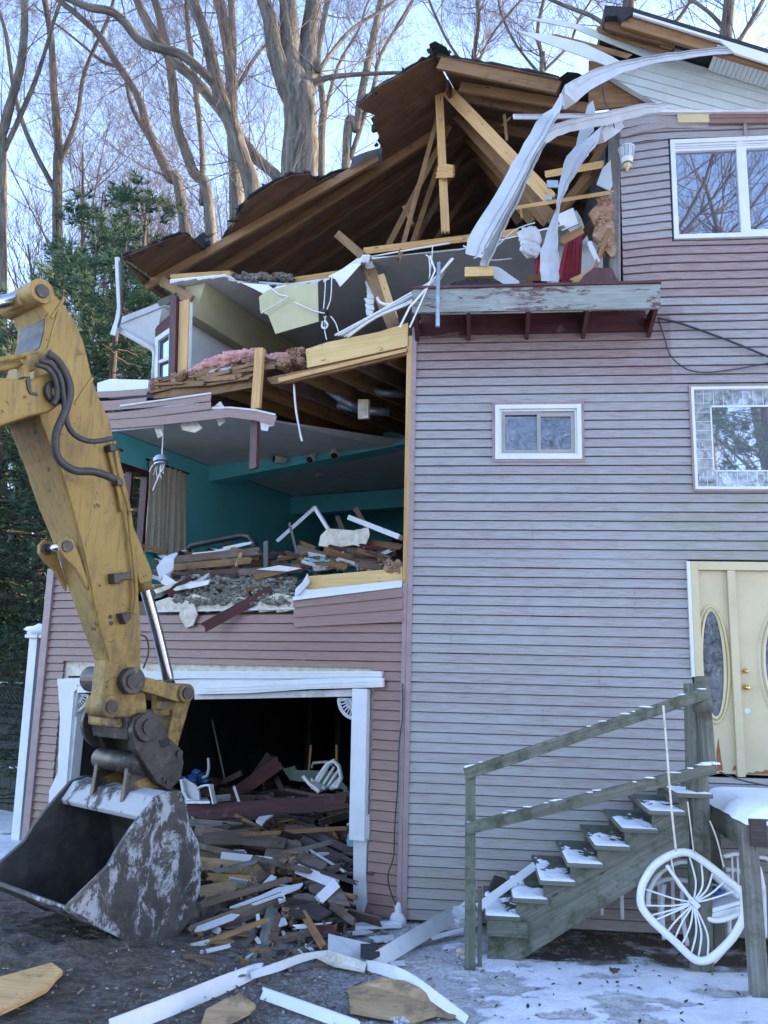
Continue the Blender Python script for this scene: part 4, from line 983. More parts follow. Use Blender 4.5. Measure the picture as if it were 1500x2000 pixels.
mb.prism([PRR(x, y, .0) for x, y in ((1092, 152), (1108, 140), (1128, 142), (1150, 152), (1160, 200), (1120, 204), (1098, 200), (1094, 176))], iB*.04)
for x in (905, 1008, 1020): mb.prism([PRR(x, 124+(x-905)*.16, .03), PRR(x+14, 128+(x-905)*.16, .03), PRR(x+34, 136+(x-905)*.16, .03), PRR(x+10, 137+(x-905)*.16, .03)], iB*.04)
hp(mb, 'roof_cover', 'shingle', label='torn black shingles on the right roof slope')
# ridge board, rafters
def hbeam(a, b, wd, th, name, mat, up=None, rag=0.02, label=None):
    mb = MB(); mb.beam(a, b, wd, th, up or Z, rag); return hp(mb, name, mat, label=label)
hbeam(RL(0, .95)-Z*.10, RL(0, 7.4)-Z*.10, .18, .04, 'ridge_board', 'sheath')
hbeam(PRL(285, 560, -.07), PRL(738, 308, -.07), .13, .045, 'rafter', 'lumberold', nL, .0, 'front rafter of the left slope')
for k in range(10):
    d = 1.15+.56*k
    if k == 0: a, b = RL(4.2, d, -.07), PRL(850, 262, -.07)
    else: a, b = RL(4.3, d, -.07), RL(.03, d+.15, -.07)
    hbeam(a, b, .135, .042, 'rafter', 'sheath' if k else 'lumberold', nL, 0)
hbeam(PRR(858, 124, -.07), PRR(1092, 172, -.07), .15, .045, 'rafter', 'lumberold', nR, 0, 'front rafter of the right slope')
for k in range(9):
    d = 1.15+.6*k; hbeam(RR(.03, d, -.07), RR(2.9, d, -.07), .135, .042, 'rafter', 'lumberold' if k < 2 else 'sheath', nR, 0)
hbeam(PRR(900, 170, -.10), PRR(1150, 212, -.10), .12, .04, 'rafter', 'lumberold', nR, .02)
# broken truss members hanging in the opening
def web(a, da, b, db, wpx, mat='lumberold', th=.045, rag=.02, label=None):
    pa, pb = PB(a[0], a[1], da), PB(b[0], b[1], db)
    dist = ((pa+pb)/2-EYE).dot(FW)
    mb = MB(); v = (pb-pa).cross((pa-EYE)).normalized(); mb.beam(pa, pb, wpx*dist/F, th, v, rag); return hp(mb, 'truss_member', mat, label=label)
web((857, 176), 1.1, (870, 450), .9, 16, 'lumber', label='king post hanging straight down from the ridge', rag=.05)
web((852, 238), 1.2, (780, 504), .6, 9, 'lumberold', rag=.08)
web((876, 250), 1.5, (760, 476), 1.2, 11, rag=.04)
web((864, 300), 1.9, (806, 474), 1.4, 10); web((920, 270), 2.3, (812, 470), 1.7, 10, 'sheath'); web((934, 344), 2.8, (850, 470), 2.2, 10, 'sheath')
web((874, 178), 1.1, (1076, 388), .9, 24, 'lumber', label='broad diagonal web running down to the right', rag=.04)
web((893, 226), 1.6, (1082, 430), 1.2, 21); web((905, 258), 2.1, (1068, 436), 1.6, 18); web((915, 285), 2.6, (1040, 436), 2.0, 16); web((925, 310), 3.1, (1015, 436), 2.5, 14, 'sheath')
web((858, 330), .95, (884, 334), .95, 22, 'lumber'); web((855, 342), .9, (885, 341), .88, 10, 'lumber')
web((985, 226), 1.0, (990, 275), 1.0, 6); web((982, 244), 1.0, (996, 230), 1.0, 4)
web((660, 458), 1.0, (708, 500), .6, 16, rag=.02); web((790, 405), 1.6, (806, 440), 1.5, 8)
web((1068, 340), .9, (1176, 321), .6, 13, 'lumber'); web((1005, 406), .9, (1190, 376), .5, 7, 'lumber', rag=.06); web((1098, 416), 1.0, (1191, 262), .7, 14); web((1090, 420), 1.3, (1176, 330), .9, 12, 'lumberold')
web((1130, 470), 1.0, (1186, 396), .8, 14, 'brownwood'); web((1017, 408), 1.0, (1019, 425), 1.0, 4, 'lumber')
web((1073, 432), .9, (1150, 340), .8, 14)
for (a, b) in (((1068, 352), (1090, 366)), ((1066, 382), (1078, 390))):
    mb = MB(dB); mb.prism([PB(a[0], a[1], .85), PB(b[0], a[1], .85), PB(b[0], b[1], .85), PB(a[0], b[1], .85)], iB*.02); hp(mb, 'truss_plate', 'tin')
# attic floor: ceilings, joists
web((712, 490), .62, (1012, 453), .62, 13, 'lumber', .05, .0, 'front ceiling joist of the attic')
web((336, 541), .35, (450, 534), .45, 11, 'lumber'); web((560, 549), .6, (682, 531), .6, 11, 'lumber'); web((712, 505), .9, (770, 640), .1, 24, 'lumberold', rag=.03); web((745, 540), .6, (772, 625), .2, 14, 'lumber'); web((708, 502), .9, (750, 590), .5, 26, 'brownwood')
def PZB(px, py, z): return PZ(px, py, z)
zc_ = 7.45
mb = MB(dB)
front = [(332, 548), (440, 538), (464, 548), (520, 553), (560, 556), (620, 548), (668, 528), (708, 500), (722, 500)]
fp = [PZB(x, y, zc_) for x, y in front]
mb.prism(fp+[Bw(.55, 2.2, zc_), Bw(.2, 7.3, zc_), Bw(3.7, 7.3, zc_), Bw(3.7, .6, zc_)], Z*.018); hp(mb, 'attic_ceiling', 'drywall', label='white ceiling of the upper left room')
mb = MB(dB); mb.prism([PZB(x, y, zc_-.03) for x, y in ((726, 506), (800, 498), (900, 488), (1010, 462), (1100, 440))]+[Bw(-2.2, 5, zc_-.03), Bw(.45, 5, zc_-.03)], Z*.018); hp(mb, 'attic_ceiling', 'drywall')
mb = MB(dB); tt = [PZB(x, y, zc_-.02) for x, y in front]
for i in range(len(tt)-1):
    for k in range(4):
        a = tt[i].lerp(tt[i+1], k/4); b = tt[i].lerp(tt[i+1], (k+1)/4); h = rnd.uniform(.02, .06) if i < 4 else rnd.uniform(.02, .12)
        mb.prism([a, b, b-Z*h*rnd.uniform(.2, 1), a-Z*h], iB*.012)
hp(mb, 'torn_drywall_edge', 'whitedirty')
mb = MB(dB)
for k in range(22): [mb.blob(PB(455+k*5.3+rnd.uniform(-4, 4), 543+math.sin(k)*2+rnd.uniform(-6, 2), .55), rnd.uniform(.02, .05), .05, rnd.uniform(.02, .035), 8, 6, .8, 5, k*6+q_) for q_ in range(5)]
hp(mb, 'insulation', 'greyins', label='grey loose fill insulation on the upper ceiling')
mb = MB(dB); mb.prism([PB(x, y, .75) for x, y in ((720, 500), (728, 515), (724, 545), (731, 580), (728, 615), (722, 620), (716, 560), (712, 505))], iB*.02)
for k in range(10): y = 505+k*11; mb.prism([PB(714+rnd.uniform(-4, 4), y, .73), PB(722+rnd.uniform(0, 12), y+3, .73), PB(726+rnd.uniform(-3, 6), y+12, .73), PB(716, y+12, .73)], iB*.012)
hp(mb, 'torn_drywall_edge', 'drywall')
mb = MB(dB); mb.prism([PB(x, y, .35) for x, y in ((506, 580), (522, 567), (560, 558), (620, 552), (622, 628), (538, 652), (524, 616), (508, 608))], iB*.014); hp(mb, 'hanging_drywall', 'drypaper', label='sheet of drywall hanging by its corner, yellowed back showing')
for q in ([(506, 580), (540, 560), (560, 556), (548, 572), (535, 566), (524, 578)], [(640, 540), (690, 515), (705, 515), (672, 552), (664, 560), (655, 545)], [(470, 552), (520, 556), (545, 570), (530, 582), (500, 566)]):
    mb = MB(dB); mb.prism([PB(x, y, .5) for x, y in q], iB*.014); hp(mb, 'hanging_drywall', 'drywall')
# lower soffit box along the left side of that room, with its recessed light
mb = MB(dB); s0 = PB(374, 588, .35); s1 = PB(374, 676, .35)
mb.prism([Bw(3.22, .42, 7.44), Bw(3.55, .42, 7.44), Bw(3.55, .42, 6.98), Bw(3.36, .42, 6.98)], iB*6.5); hp(mb, 'room_soffit', 'drypaper', label='pale green boxed soffit along the left of the upper room')
mb = MB(dB)
bq(3.56, 3.66, .45, 7.4, 6.03, 7.42); bq(-2.6, 3.56, 7.0, 7.1, 6.03, 7.45); hp(mb, 'upper_wall', 'drywall')
mb = MB(dB); bq(-2.4, .62, 2.2, 2.28, 6.03, 7.43); hp(mb, 'upper_wall', 'drywall', label='grey partition behind the balcony ledge')
mb = MB(dA); mb.prism([Aw(.0, -.12, 6.06), Aw(2.1, -.12, 6.06), Aw(2.1, -2.4, 6.06), Aw(.0, -2.4, 6.06)], Z*.06); hp(mb, 'upper_floor', 'brownwood')
mb = MB(Z); mb.beam(PB(362, 588, .2), PB(358, 738, .2), .155, .05, dB, 0); hp(mb, 'knee_wall_stud', 'lumber', label='yellow stud of the upper left knee wall')
mb = MB(Z); mb.beam(PB(345, 586, .2), PB(341, 742, .2), .10, .14, dB, 0); hp(mb, 'knee_wall_trim', 'maroon'); 
mb = MB(Z); mb.beam(PB(373, 588, .22), PB(369, 735, .22), .02, .05, dB, .0); hp(mb, 'torn_drywall_edge', 'drywall')
web((316, 548), .6, (374, 586), .2, 18, 'lumberold', rag=0); web((312, 592), .4, (344, 578), .3, 12, 'greywood')
# bump out at the back left: maroon wall, white window, eave box with gutter
mb = MB(dB); mb.prism([PB(x, y, .95) for x, y in ((303, 640), (340, 607), (346, 607), (346, 742), (303, 742))], iB*.08); hp(mb, 'upper_wall', 'maroon')
mb = MB(Z)
fr = [PB(x, y, .90) for x, y in ((307, 662), (339, 640), (338, 742), (306, 742))]
inn = [PB(x, y, .90) for x, y in ((313, 668), (334, 653), (333, 742), (312, 742))]
for i in range(4):
    j = (i+1) % 4; mb.prism([fr[i], fr[j], inn[j], inn[i]], -iB*.05)
mb.prism([PB(312, 706, .9), PB(334, 698, .9), PB(334, 704, .9), PB(312, 712, .9)], -iB*.04)
uw = hp(mb, 'window', 'white', label='small white double hung window under the left eave')
mb = MB(Z); mb.prism([p+iB*.01 for p in inn], iB*.01); hp(mb, 'pane', 'glass', uw)
mb = MB(dB); e0, e1 = PB(230, 622, .7), PB(318, 588, .9)
mb.prism([e0, e1, e1-Z*.085, e0-Z*.10], iB*.03); hp(mb, 'fascia', 'whitedirty')
mb = MB(dB); mb.prism([PB(231, 634, .72), PB(318, 598, .92), PB(342, 600, 1.1), PB(344, 612, 1.3), PB(304, 648, 1.2), PB(300, 684, 1.0)], Z*.02); hp(mb, 'soffit', 'drywall')
mb = MB(); mb.tube([PB(230, 642, .68), PB(262, 660, .75), PB(298, 680, .85), PB(304, 690, .88), PB(301, 745, .9)], .045, 8); hp(mb, 'downspout', 'whitedirty', smooth=True)
mb = MB(); mb.ribbon([PB(229, 503, .4), PB(231, 545, .45), PB(234, 600, .55), PB(231, 625, .6), PB(222, 655, .62)], [.05, .055, .06, .08, .10], .05, dB); gtt = hp(mb, 'gutter', 'whitedirty', label='white gutter length hanging down at the torn eave')
mb = MB(); mb.ribbon([PB(234, 510, .38), PB(236, 560, .44), PB(238, 612, .55), PB(230, 640, .6)], .025, .02, dB); hp(mb, 'gutter_stain', 'black', gtt)
mb = MB(dB); mb.prism([PRL(240, 506, -.02), PRL(285, 560, -.02), RL(4.4, 1.8, -.02), RL(4.5, 1.6, -.02)], -nL*.02)
hp(mb, 'eave_board', 'sheath')
# loose wires and fixtures that stay with the house
def wireB(pts, r, mat='wirew', parent=None, label=None):
    mb = MB(); P = [PB(x, y, d) for x, y, d in pts]
    out = []
    for i in range(len(P)-1):
        p0, p1, p2, p3 = P[max(i-1, 0)], P[i], P[i+1], P[min(i+2, len(P)-1)]
        for k in range(5):
            t = k/5; out.append(.5*((2*p1)+(p2-p0)*t+(2*p0-5*p1+4*p2-p3)*t*t+(3*p1-p0-3*p2+p3)*t**3))
    mb.tube(out+[P[-1]], r, 5); return hp(mb, 'loose_wire', mat, parent, label, smooth=True)
wireB([(522, 556, .3), (545, 575, .3), (560, 582, .3), (510, 612, .3)], .010); wireB([(575, 590, .3), (610, 606, .3), (634, 612, .3)], .010)
wireB([(636, 544, .45), (634, 580, .4), (632, 606, .35), (634, 622, .35)], .008); wireB([(648, 540, .45), (646, 582, .4), (638, 608, .35), (634, 640, .35), (638, 664, .3)], .008)
mb = MB(); mb.blob(PB(634, 610, .33), .05, .05, .045, 8, 6, .3); hp(mb, 'junction_box', 'black')
wireB([(630, 628, .33), (629, 638, .33), (636, 642, .33), (640, 634, .33), (634, 626, .33)], .014)
wireB([(646, 618, .3), (655, 630, .3), (662, 650, .3)], .008)
for k in range(5):
    wireB([(882-k*2, 506+k*3, .3), (845, 548+k*4, .0), (790+k*3, 580+k*3, -.15), (735, 612+k*2, -.1), (655+k*6, 655+k, .0)], .011 if k % 2 else .015, 'wirew' if k != 2 else 'tin')
wireB([(737, 582, .1), (745, 592, .0), (765, 594, -.05), (800, 575, -.1)], .018)
wireB([(832, 498, .5), (838, 505, .4), (840, 540, .3)], .008); wireB([(1000, 505, .6), (960, 508, .55), (935, 495, .5), (905, 480, .5)], .008); wireB([(715, 503, .7), (790, 490, .6), (880, 475, .6)], .012)
wireB([(845, 480, .6), (843, 510, .5), (838, 545, .4)], .008); wireB([(1045, 435, .5), (1005, 450, .5), (960, 490, .45), (925, 505, .4)], .008)
mb = MB(); mb.tube([PA(857, 514, .45), PA(855, 580, .6), PA(855, 638, .62)], .022, 8); hp(mb, 'conduit', 'tin')
mb = MB(); mb.tube([PA(840, 500, .4), PA(850, 528, .5), PA(800, 640, .6)], .010, 6); mb.tube([PA(885, 505, .4), PA(800, 600, .6), PA(780, 640, .6)], .012, 6); hp(mb, 'loose_wire', 'wirew')
wireB([(574, 750, .1), (578, 800, .08), (586, 845, .06), (590, 862, .05)], .014)
mb = MB(); mb.beam(PB(1093, 436, .8), PB(1125, 422, .8), .22, .02, dB); hp(mb, 'torn_drywall_edge', 'drywall')
mb = MB(dB); mb.prism([PB(x, y, 1.2) for x, y in ((1075, 470), (1110, 440), (1125, 410), (1135, 425), (1150, 470), (1195, 480), (1195, 552), (1060, 552))], iB*.02); hp(mb, 'upper_wall', 'drywall')
mb = MB(dB)
P = [PA(x, y, w_) for x, y, w_ in ((1188, 386, .02), (1182, 404, .05), (1172, 420, .08), (1180, 440, .06), (1178, 458, .10), (1186, 474, .06), (1194, 490, .08), (1197, 502, .06))]
mb.ribbon(P, [.08, .20, .26, .20, .24, .16, .12, .04], .05, [dA, dA+nA*.4, dA-nA*.3, dA+nA*.5, dA, dA-nA*.4, dA, dA]); hp(mb, 'insulation_paper', 'brownins')
mb = MB(dA)
for k in range(60): mb.blob(PA(1180+rnd.gauss(0, 5), 392+k*1.75, rnd.uniform(.03, .08)), rnd.uniform(.03, .06), .04, rnd.uniform(.03, .06), 9, 7, .8, 4, k+60)
hp(mb, 'insulation', 'brownins', label='brown insulation spilling from the corner stud')
mb = MB(dB)
for k in range(10): mb.blob(PB(1010+rnd.uniform(0, 40), 450+rnd.uniform(0, 38), .4), .09, .04, .10, 16, 12, .42, 2.6, k+80)
hp(mb, 'torn_housewrap', 'whitedirty', smooth=True)
mb = MB(dB); mb.prism([PB(x, y, .6) for x, y in ((1165, 360), (1176, 330), (1192, 312), (1196, 360), (1190, 372))], iB*.02); hp(mb, 'torn_housewrap', 'curlvinyl')

# ================================================================ THINGS INSIDE THE OPEN ROOMS
def one(mb, name, mat, label, cat, group=None, **k): return tag(mb.build(name, MT[mat], None, **k), label, cat, group)
# curtain on the side window
def curtain(pxa, label, v=4.86, zt=5.36, zb=3.98, d0=1.42, d1=2.32, flare=.10):
    c = thing('curtain', Bw(v, (d0+d1)/2, zb), label, 'curtain', 'curtains on the side window')
    mb = MB(Z); n = 64; rows = 10; g = []
    for j in range(rows+1):
        t = j/rows; row = []
        for i in range(n+1):
            s = i/n
            dd = d0+(d1-d0)*s + flare*t*(s-.2)
            off = .035*math.sin(s*2*math.pi*8+.6*math.sin(t*3+s*9))*(.5+.5*t)+.018*math.sin(s*41+t*2)
            row.append(Bw(v-.05-off-.03*t, dd, zt+(zb-zt)*t+.04*math.sin(s*9)*(t**3)+.05*noise.noise(V((s*5, t*4, 2)))*t**4))
        g.append(row)
    for j in range(rows):
        for i in range(n): mb.face([g[j][i], g[j][i+1], g[j+1][i+1], g[j+1][i]])
    mb.build('cloth', MT['curtain'], c, smooth=True, merge=True)
    mb = MB(); mb.tube([Bw(v-.05, d0-.05, zt+.005), Bw(v-.05, d1+.03, zt+.005)], .016, 8); mb.build('rod', MT['black'], c)
curtain(None, 'beige gathered curtain at the back of the living room side window')
curtain(None, 'narrow beige curtain at the front of the living room side window', d0=.52, d1=.82, flare=.02)
# track light on the dropped beam
d_ = 2.86
tl = thing('track_light', PB(600, 900, d_), 'grey ceiling track with three spotlights on the teal beam', 'track light')
mb = MB(dB); mb.beam(PB(540, 880, d_), PB(664, 862, d_), .028, .035); mb.build('track', MT['lampgrey'], tl)
for (x, y, x2, y2) in ((548, 898, 534, 896), (610, 892, 604, 899), (654, 882, 652, 893)):
    mb = MB(); a = PB(x, y, d_-.02); b = PB(x2, y2, d_-.12)
    dr_ = (b-a).normalized()
    mb.tube([a-dr_*.11, a-dr_*.09, a-dr_*.02, a+dr_*.06, a+dr_*.11], [.032, .055, .062, .064, .066], 14); h = mb.build('spot_head', MT['lampgrey'], tl, smooth=True)
    mb = MB(); mb.disc(a+dr_*.112, dr_, .052, .003); mb.build('reflector', MT['black'], h)
    mb = MB(); mb.tube([a, PB(x+2, y-18, d_)], .010, 6); mb.build('stem', MT['lampgrey'], h)
for (x, y, lab) in ((624, 925, 'small white dome light on the far ceiling, left one'), (672, 917, 'small white dome light on the far ceiling, right one')):
    mb = MB(); p = PB(x, y, 4.2); lathe(mb, p, [(0, .03), (.075, .03), (.075, -.03), (.06, -.05), (0, -.055)], 16); one(mb, 'ceiling_light', 'whitedirty', lab, 'ceiling light', 'dome lights on the far ceiling', smooth=True)
# hanging fixture in the left of the opening
hf = thing('hanging_fixture', PB(313, 925, .12), 'torn light fixture dangling on its cable before the curtain', 'light fixture')
mb = MB(); mb.tube([PB(318, 832, .1), PB(318, 860, .1), PB(316, 892, .1)], .009, 6); mb.build('cable', MT['wirew'], hf)
mb = MB(); c = PB(314, 900, .1); mb.disc(c-Z*.02, (Z+dB*.2+iB*.1), .095, .05, 18); mb.disc(c+Z*.03, (Z+dB*.2), .07, .03, 16); mb.disc(c-Z*.05, (Z+dB*.2), .085, .02, 16); mb.build('canopy', MT['tin'], hf)
mb = MB()
for k in range(9):
    a = c+V((rnd.uniform(-.06, .06), rnd.uniform(-.05, .05), -.04)); b = a+V((rnd.uniform(-.08, .06), rnd.uniform(-.05, .05), -rnd.uniform(.06, .2)))
    mb.tube([a, a.lerp(b, .5)+V((rnd.uniform(-.04, .04), rnd.uniform(-.03, .03), .02)), b], .006, 5)
mb.tube([c-Z*.05, PB(314, 920, .08), PB(306, 940, .05), PB(298, 958, .05)], .009, 6); mb.build('loose_wires', MT['wirew'], hf)
# dark furniture against the back
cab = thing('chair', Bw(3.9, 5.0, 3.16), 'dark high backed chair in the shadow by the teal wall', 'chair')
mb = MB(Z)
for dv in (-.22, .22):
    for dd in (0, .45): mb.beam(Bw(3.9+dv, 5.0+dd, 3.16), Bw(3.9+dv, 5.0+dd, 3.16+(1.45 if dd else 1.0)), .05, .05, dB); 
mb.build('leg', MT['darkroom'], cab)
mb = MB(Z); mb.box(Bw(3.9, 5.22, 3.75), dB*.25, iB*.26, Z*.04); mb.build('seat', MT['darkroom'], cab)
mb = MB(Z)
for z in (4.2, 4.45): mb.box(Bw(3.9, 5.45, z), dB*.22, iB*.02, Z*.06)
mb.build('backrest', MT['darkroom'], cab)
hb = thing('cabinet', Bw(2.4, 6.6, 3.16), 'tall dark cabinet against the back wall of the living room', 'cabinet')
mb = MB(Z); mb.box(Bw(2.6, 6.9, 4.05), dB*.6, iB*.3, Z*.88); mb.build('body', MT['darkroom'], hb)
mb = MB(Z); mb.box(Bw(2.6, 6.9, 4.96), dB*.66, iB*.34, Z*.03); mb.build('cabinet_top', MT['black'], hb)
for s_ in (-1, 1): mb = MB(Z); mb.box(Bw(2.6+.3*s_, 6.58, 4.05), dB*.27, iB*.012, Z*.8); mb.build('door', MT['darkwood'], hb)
# red hangings behind the balcony
for (pts, lab) in (([(1044, 500), (1056, 478), (1066, 500), (1070, 520), (1066, 552), (1040, 552), (1045, 520)], 'crumpled red cloth left of the hanging vinyl strip')
,):
    mb = MB(Z); mb.prism([PB(x, y, .55) for x, y in pts], iB*.04)
    for k in range(6):
        x = pts[0][0]+k*6; mb.tube([PB(x+10, 480, .5), PB(x, 550, .45)], .018, 6)
    one(mb, 'red_drape' if 'cloth' in lab else 'shutter', 'red', lab, 'drape' if 'cloth' in lab else 'shutter')
sh = thing('shutter', PB(1115, 552, .5), 'red louvred shutter broken into leaning slats right of the hanging vinyl strip', 'shutter')
for k in range(6):
    mb = MB(); xa, xb = 1094+k*7, 1108+k*5; mb.beam(PB(xa, 552, .5+.04*k), PB(xb+rnd.uniform(-2, 4), 462+rnd.uniform(-8, 16), .7), .05, .02, dB, .02); mb.build('slat', MT['red'], sh)
mb = MB(); mb.beam(PB(1092, 548, .48), PB(1112, 455, .7), .045, .03, dB, .0); mb.build('stile', MT['red'], sh)
mb = MB(Z); mb.prism([PB(x, y, .3) for x, y in ((1140, 538), (1160, 522), (1196, 524), (1196, 552), (1130, 552))], iB*.3); one(mb, 'bundle', 'maroon', 'dark red bundle wedged at the foot of the corner stud', 'bundle')
for (a, b, w_, mat, lab) in (((1120, 550), (1161, 531), 16, 'lumberpale', 'pale yellow board end lying on the right of the ledge'), ((1152, 476), (1168, 512), 10, 'whitedirty', 'small white slat leaning behind the ledge'),
                             ((1160, 530), (1190, 450), 9, 'lumberold', 'thin tan slat leaning on the corner stud'), ((1030, 545), (1060, 540), 12, 'lumberold', 'short brown block on the ledge beside the red cloth'), ((1098, 470), (1135, 450), 16, 'lumberold', 'brown splintered board above the red shutter')):
    pa, pb = PA(*a, .12), PA(*b, .12); mb = MB(); mb.beam(pa, pb, w_*8.6/F, .04, (pb-pa).cross(pa-EYE).normalized(), .03); one(mb, 'broken_board', mat, lab, 'board', 'broken boards behind the ledge')
mb = MB(dA); mb.box(PA(936, 534, .32), dA*.155, nA*.05, Z*.055); one(mb, 'lumber_block', 'lumberpale', 'pale yellow lumber block lying on the felt of the ledge', 'lumber block', bevel=.004)
mb = MB(dA); mb.prism([PA(x, y, .30) for x, y in ((962, 520), (975, 522), (1015, 550), (1012, 556), (985, 556), (960, 540))], -nA*.02); one(mb, 'vinyl_scrap', 'curlvinyl', 'white vinyl scrap lying on the ledge beside the lumber block', 'vinyl scrap')

# ---- rubble on the living room floor
def bd(a, b, wpx, mat, lab, da=.4, db=None, th=.035, rag=.04, name='broken_board', cat='board', group='broken boards in the living room', fn=None):
    fn = fn or PB; db = da if db is None else db
    pa, pb = fn(a[0], a[1], da), fn(b[0], b[1], db); dist = ((pa+pb)/2-EYE).dot(FW)
    mb = MB(); mb.beam(pa, pb, wpx*dist/F, th, (pb-pa).cross(pa-EYE).normalized(), rag); return one(mb, name, mat, lab, cat, group)
mb = MB(dB)
g = []
for j in range(15):
    row = []
    for i in range(46):
        v = .1+4.7*i/45; d = .12+3.2*j/14
        h = .05+.26*min(1, d/.9)*(1+.8*noise.noise(V((v*1.3, d*1.3, 5))))+.12*noise.noise(V((v*5, d*5, 1)))
        if v > 3.6: h *= max(.1, (4.8-v)/1.2)
        row.append(Bw(v, d, 3.16+max(.01, h)))
    g.append(row)
for j in range(14):
    for i in range(45): mb.face([g[j][i], g[j][i+1], g[j+1][i+1], g[j+1][i]])
tag(mb.build('rubble', MT['greyins'], None, merge=True), 'grey heap of rubble and loose insulation on the living room floor', 'rubble', None, 'stuff')
mb = MB(dB)
for k in range(420):
    x = rnd.uniform(345, 575); t = rnd.random(); y = 1128+52*t; mb.blob(PB(x, y, .22-.24*t+rnd.uniform(-.03, .03)), rnd.uniform(.02, .06), .04, rnd.uniform(.015, .04), 7, 5, .9, 5, k+200)
tag(mb.build('insulation_spill', MT['greyins'], None), 'grey cellulose insulation spilling over the torn floor edge', 'insulation', None, 'stuff')
R1 = [((330, 1094), (504, 1076), 14, 'brownwood', 'long brown board lying left in the living room, on top of a stack', .45), ((338, 1108), (490, 1094), 13, 'lumberold', 'orange brown board second in the stack by the curtain', .40),
      ((350, 1122), (520, 1112), 10, 'maroon', 'dark maroon board at the bottom of the stack by the curtain', .36), ((455, 1072), (505, 1090), 10, 'lumberold', 'short brown board end above the stack', .55), 
      ((519, 1060), (519, 1112), 9, 'greywood', 'grey stub of a board standing upright in the rubble', .5), ((583, 1073), (727, 1112), 16, 'brownwood', 'wide brown board sloping down right of the stub', .7),
      ((700, 1080), (742, 1112), 12, 'lumberold', 'brown board leaning at the right of the rubble', .7), ((700, 1056), (782, 1068), 12, 'lumberold', 'brown board sticking out behind the pale stud', .9), ((706, 1100), (760, 1076), 7, 'whitedirty', 'thin white lath lying slanted near the pale stud', .6),
      ((470, 1118), (590, 1112), 12, 'brownwood', 'splintered brown board on the torn floor edge', .2), ((500, 1128), (585, 1106), 10, 'lumberold', 'splintered tan board across the torn floor edge', .15), ((590, 1074), (622, 1104), 6, 'brownwood', 'narrow brown stick leaning left of the torn drywall', .8),
      ((660, 1012), (676, 1052), 9, 'brownwood', 'dark stick leaning behind the torn drywall', 1.6), ((695, 995), (716, 1030), 10, 'brownwood', 'brown splinter pointing up behind the torn drywall', 1.6), ((545, 1110), (600, 1098), 9, 'maroon', 'maroon scrap board in front of the stub', .3),
      ((330, 1158), (372, 1134), 16, 'maroon', 'small maroon board tilted on the torn edge at left', .0), ((470, 1082), (462, 1102), 6, 'lumber', 'small pale stick in the stack by the curtain', .4), ((610, 1112), (680, 1086), 6, 'greywood', 'grey stick crossing the teal scraps', .5)]
for a, b, wp, mat, lab, d in R1: bd(a, b, wp, mat, lab, d)
R2 = [((401, 1224), (529, 1154), 20, 'maroon', 'maroon board hanging out over the siding below the living room', -.12)]
for a, b, wp, mat, lab, d in R2: bd(a, b, wp, mat, lab, -.2, .05, group=None)
fr = thing('broken_frame', PB(600, 1060, 1.0), 'white frame snapped into an upside down V above the rubble', 'frame')  # wreck of a white frame, not a picture
for a, b, d1, d2 in (((541, 1057), (616, 990), .8, 1.1), ((614, 990), (643, 1036), 1.1, 1.0)):
    mb = MB(); mb.beam(PB(*a, d1), PB(*b, d2), .045, .03, Z, .0); mb.build('frame_bar', MT['whitedirty'], fr)
bd((566, 1025), (579, 1078), 5, 'greywood', 'thin grey lath leaning across the broken frame', .9)
bd((683, 1011), (783, 1050), 10, 'whitedirty', 'white post lying slanted behind the pale stud', 1.1, .5, .06, .0, group=None)
mb = MB(dB); mb.prism([PB(x, y, .75) for x, y in ((626, 1046), (640, 1032), (690, 1036), (719, 1030), (722, 1044), (712, 1070), (690, 1064), (655, 1070), (622, 1066))], iB*.02)
one(mb, 'torn_drywall', 'plaster', 'grey torn sheet of drywall leaning in the rubble', 'drywall')
mb = MB(dB)
for k in range(26): mb.blob(PB(600+k*2.6, 1104+rnd.uniform(-9, 8), .35+rnd.uniform(-.05, .05)), rnd.uniform(.03, .07), .04, rnd.uniform(.015, .04), 9, 6, .9, 4, k+300)
one(mb, 'drywall_rubble', 'tealbits', 'crumpled teal painted drywall lumps above the rim board', 'drywall')
mb = MB(); mb.tube([PB(368, 1076, .6), PB(372, 1066, .6), PB(420, 1056, .7), (PB(470, 1046, .8)), PB(488, 1048, .8), PB(497, 1062, .7), PB(500, 1078, .6)], .04, 8); one(mb, 'tube_frame', 'black', 'bent black tube frame lying above the board stack', 'tube frame', smooth=True)
for a, b, lab in (((425, 1076), (490, 1060), 'thin white sash bar under the black tube frame'), ((440, 1070), (478, 1062), 'short white sash bar inside the black tube frame'), ((380, 1082), (420, 1078), 'small white strip at the left of the tube frame')): bd(a, b, 5, 'white', lab, .55, group=None, name='sash_bar', cat='sash bar')
mb = MB(dB); P = [PB(320, 1132, .05), PB(322, 1110, .05), PB(330, 1090, .1), PB(345, 1080, .2)]; mb.ribbon(P, [.10, .22, .16, .05], .008, [dB*-.6+iB*.7, dB*-1+iB*.3, -dB+iB*.1, -dB]); 
P = [PB(318, 1130, .0), PB(345, 1146, -.02), PB(385, 1140, .0), PB(408, 1120, .1)]; mb.ribbon(P, [.12, .10, .07, .02], .008, Z); one(mb, 'curled_flooring', 'whitedirty', 'curled sheet of pale flooring at the left torn edge', 'flooring')
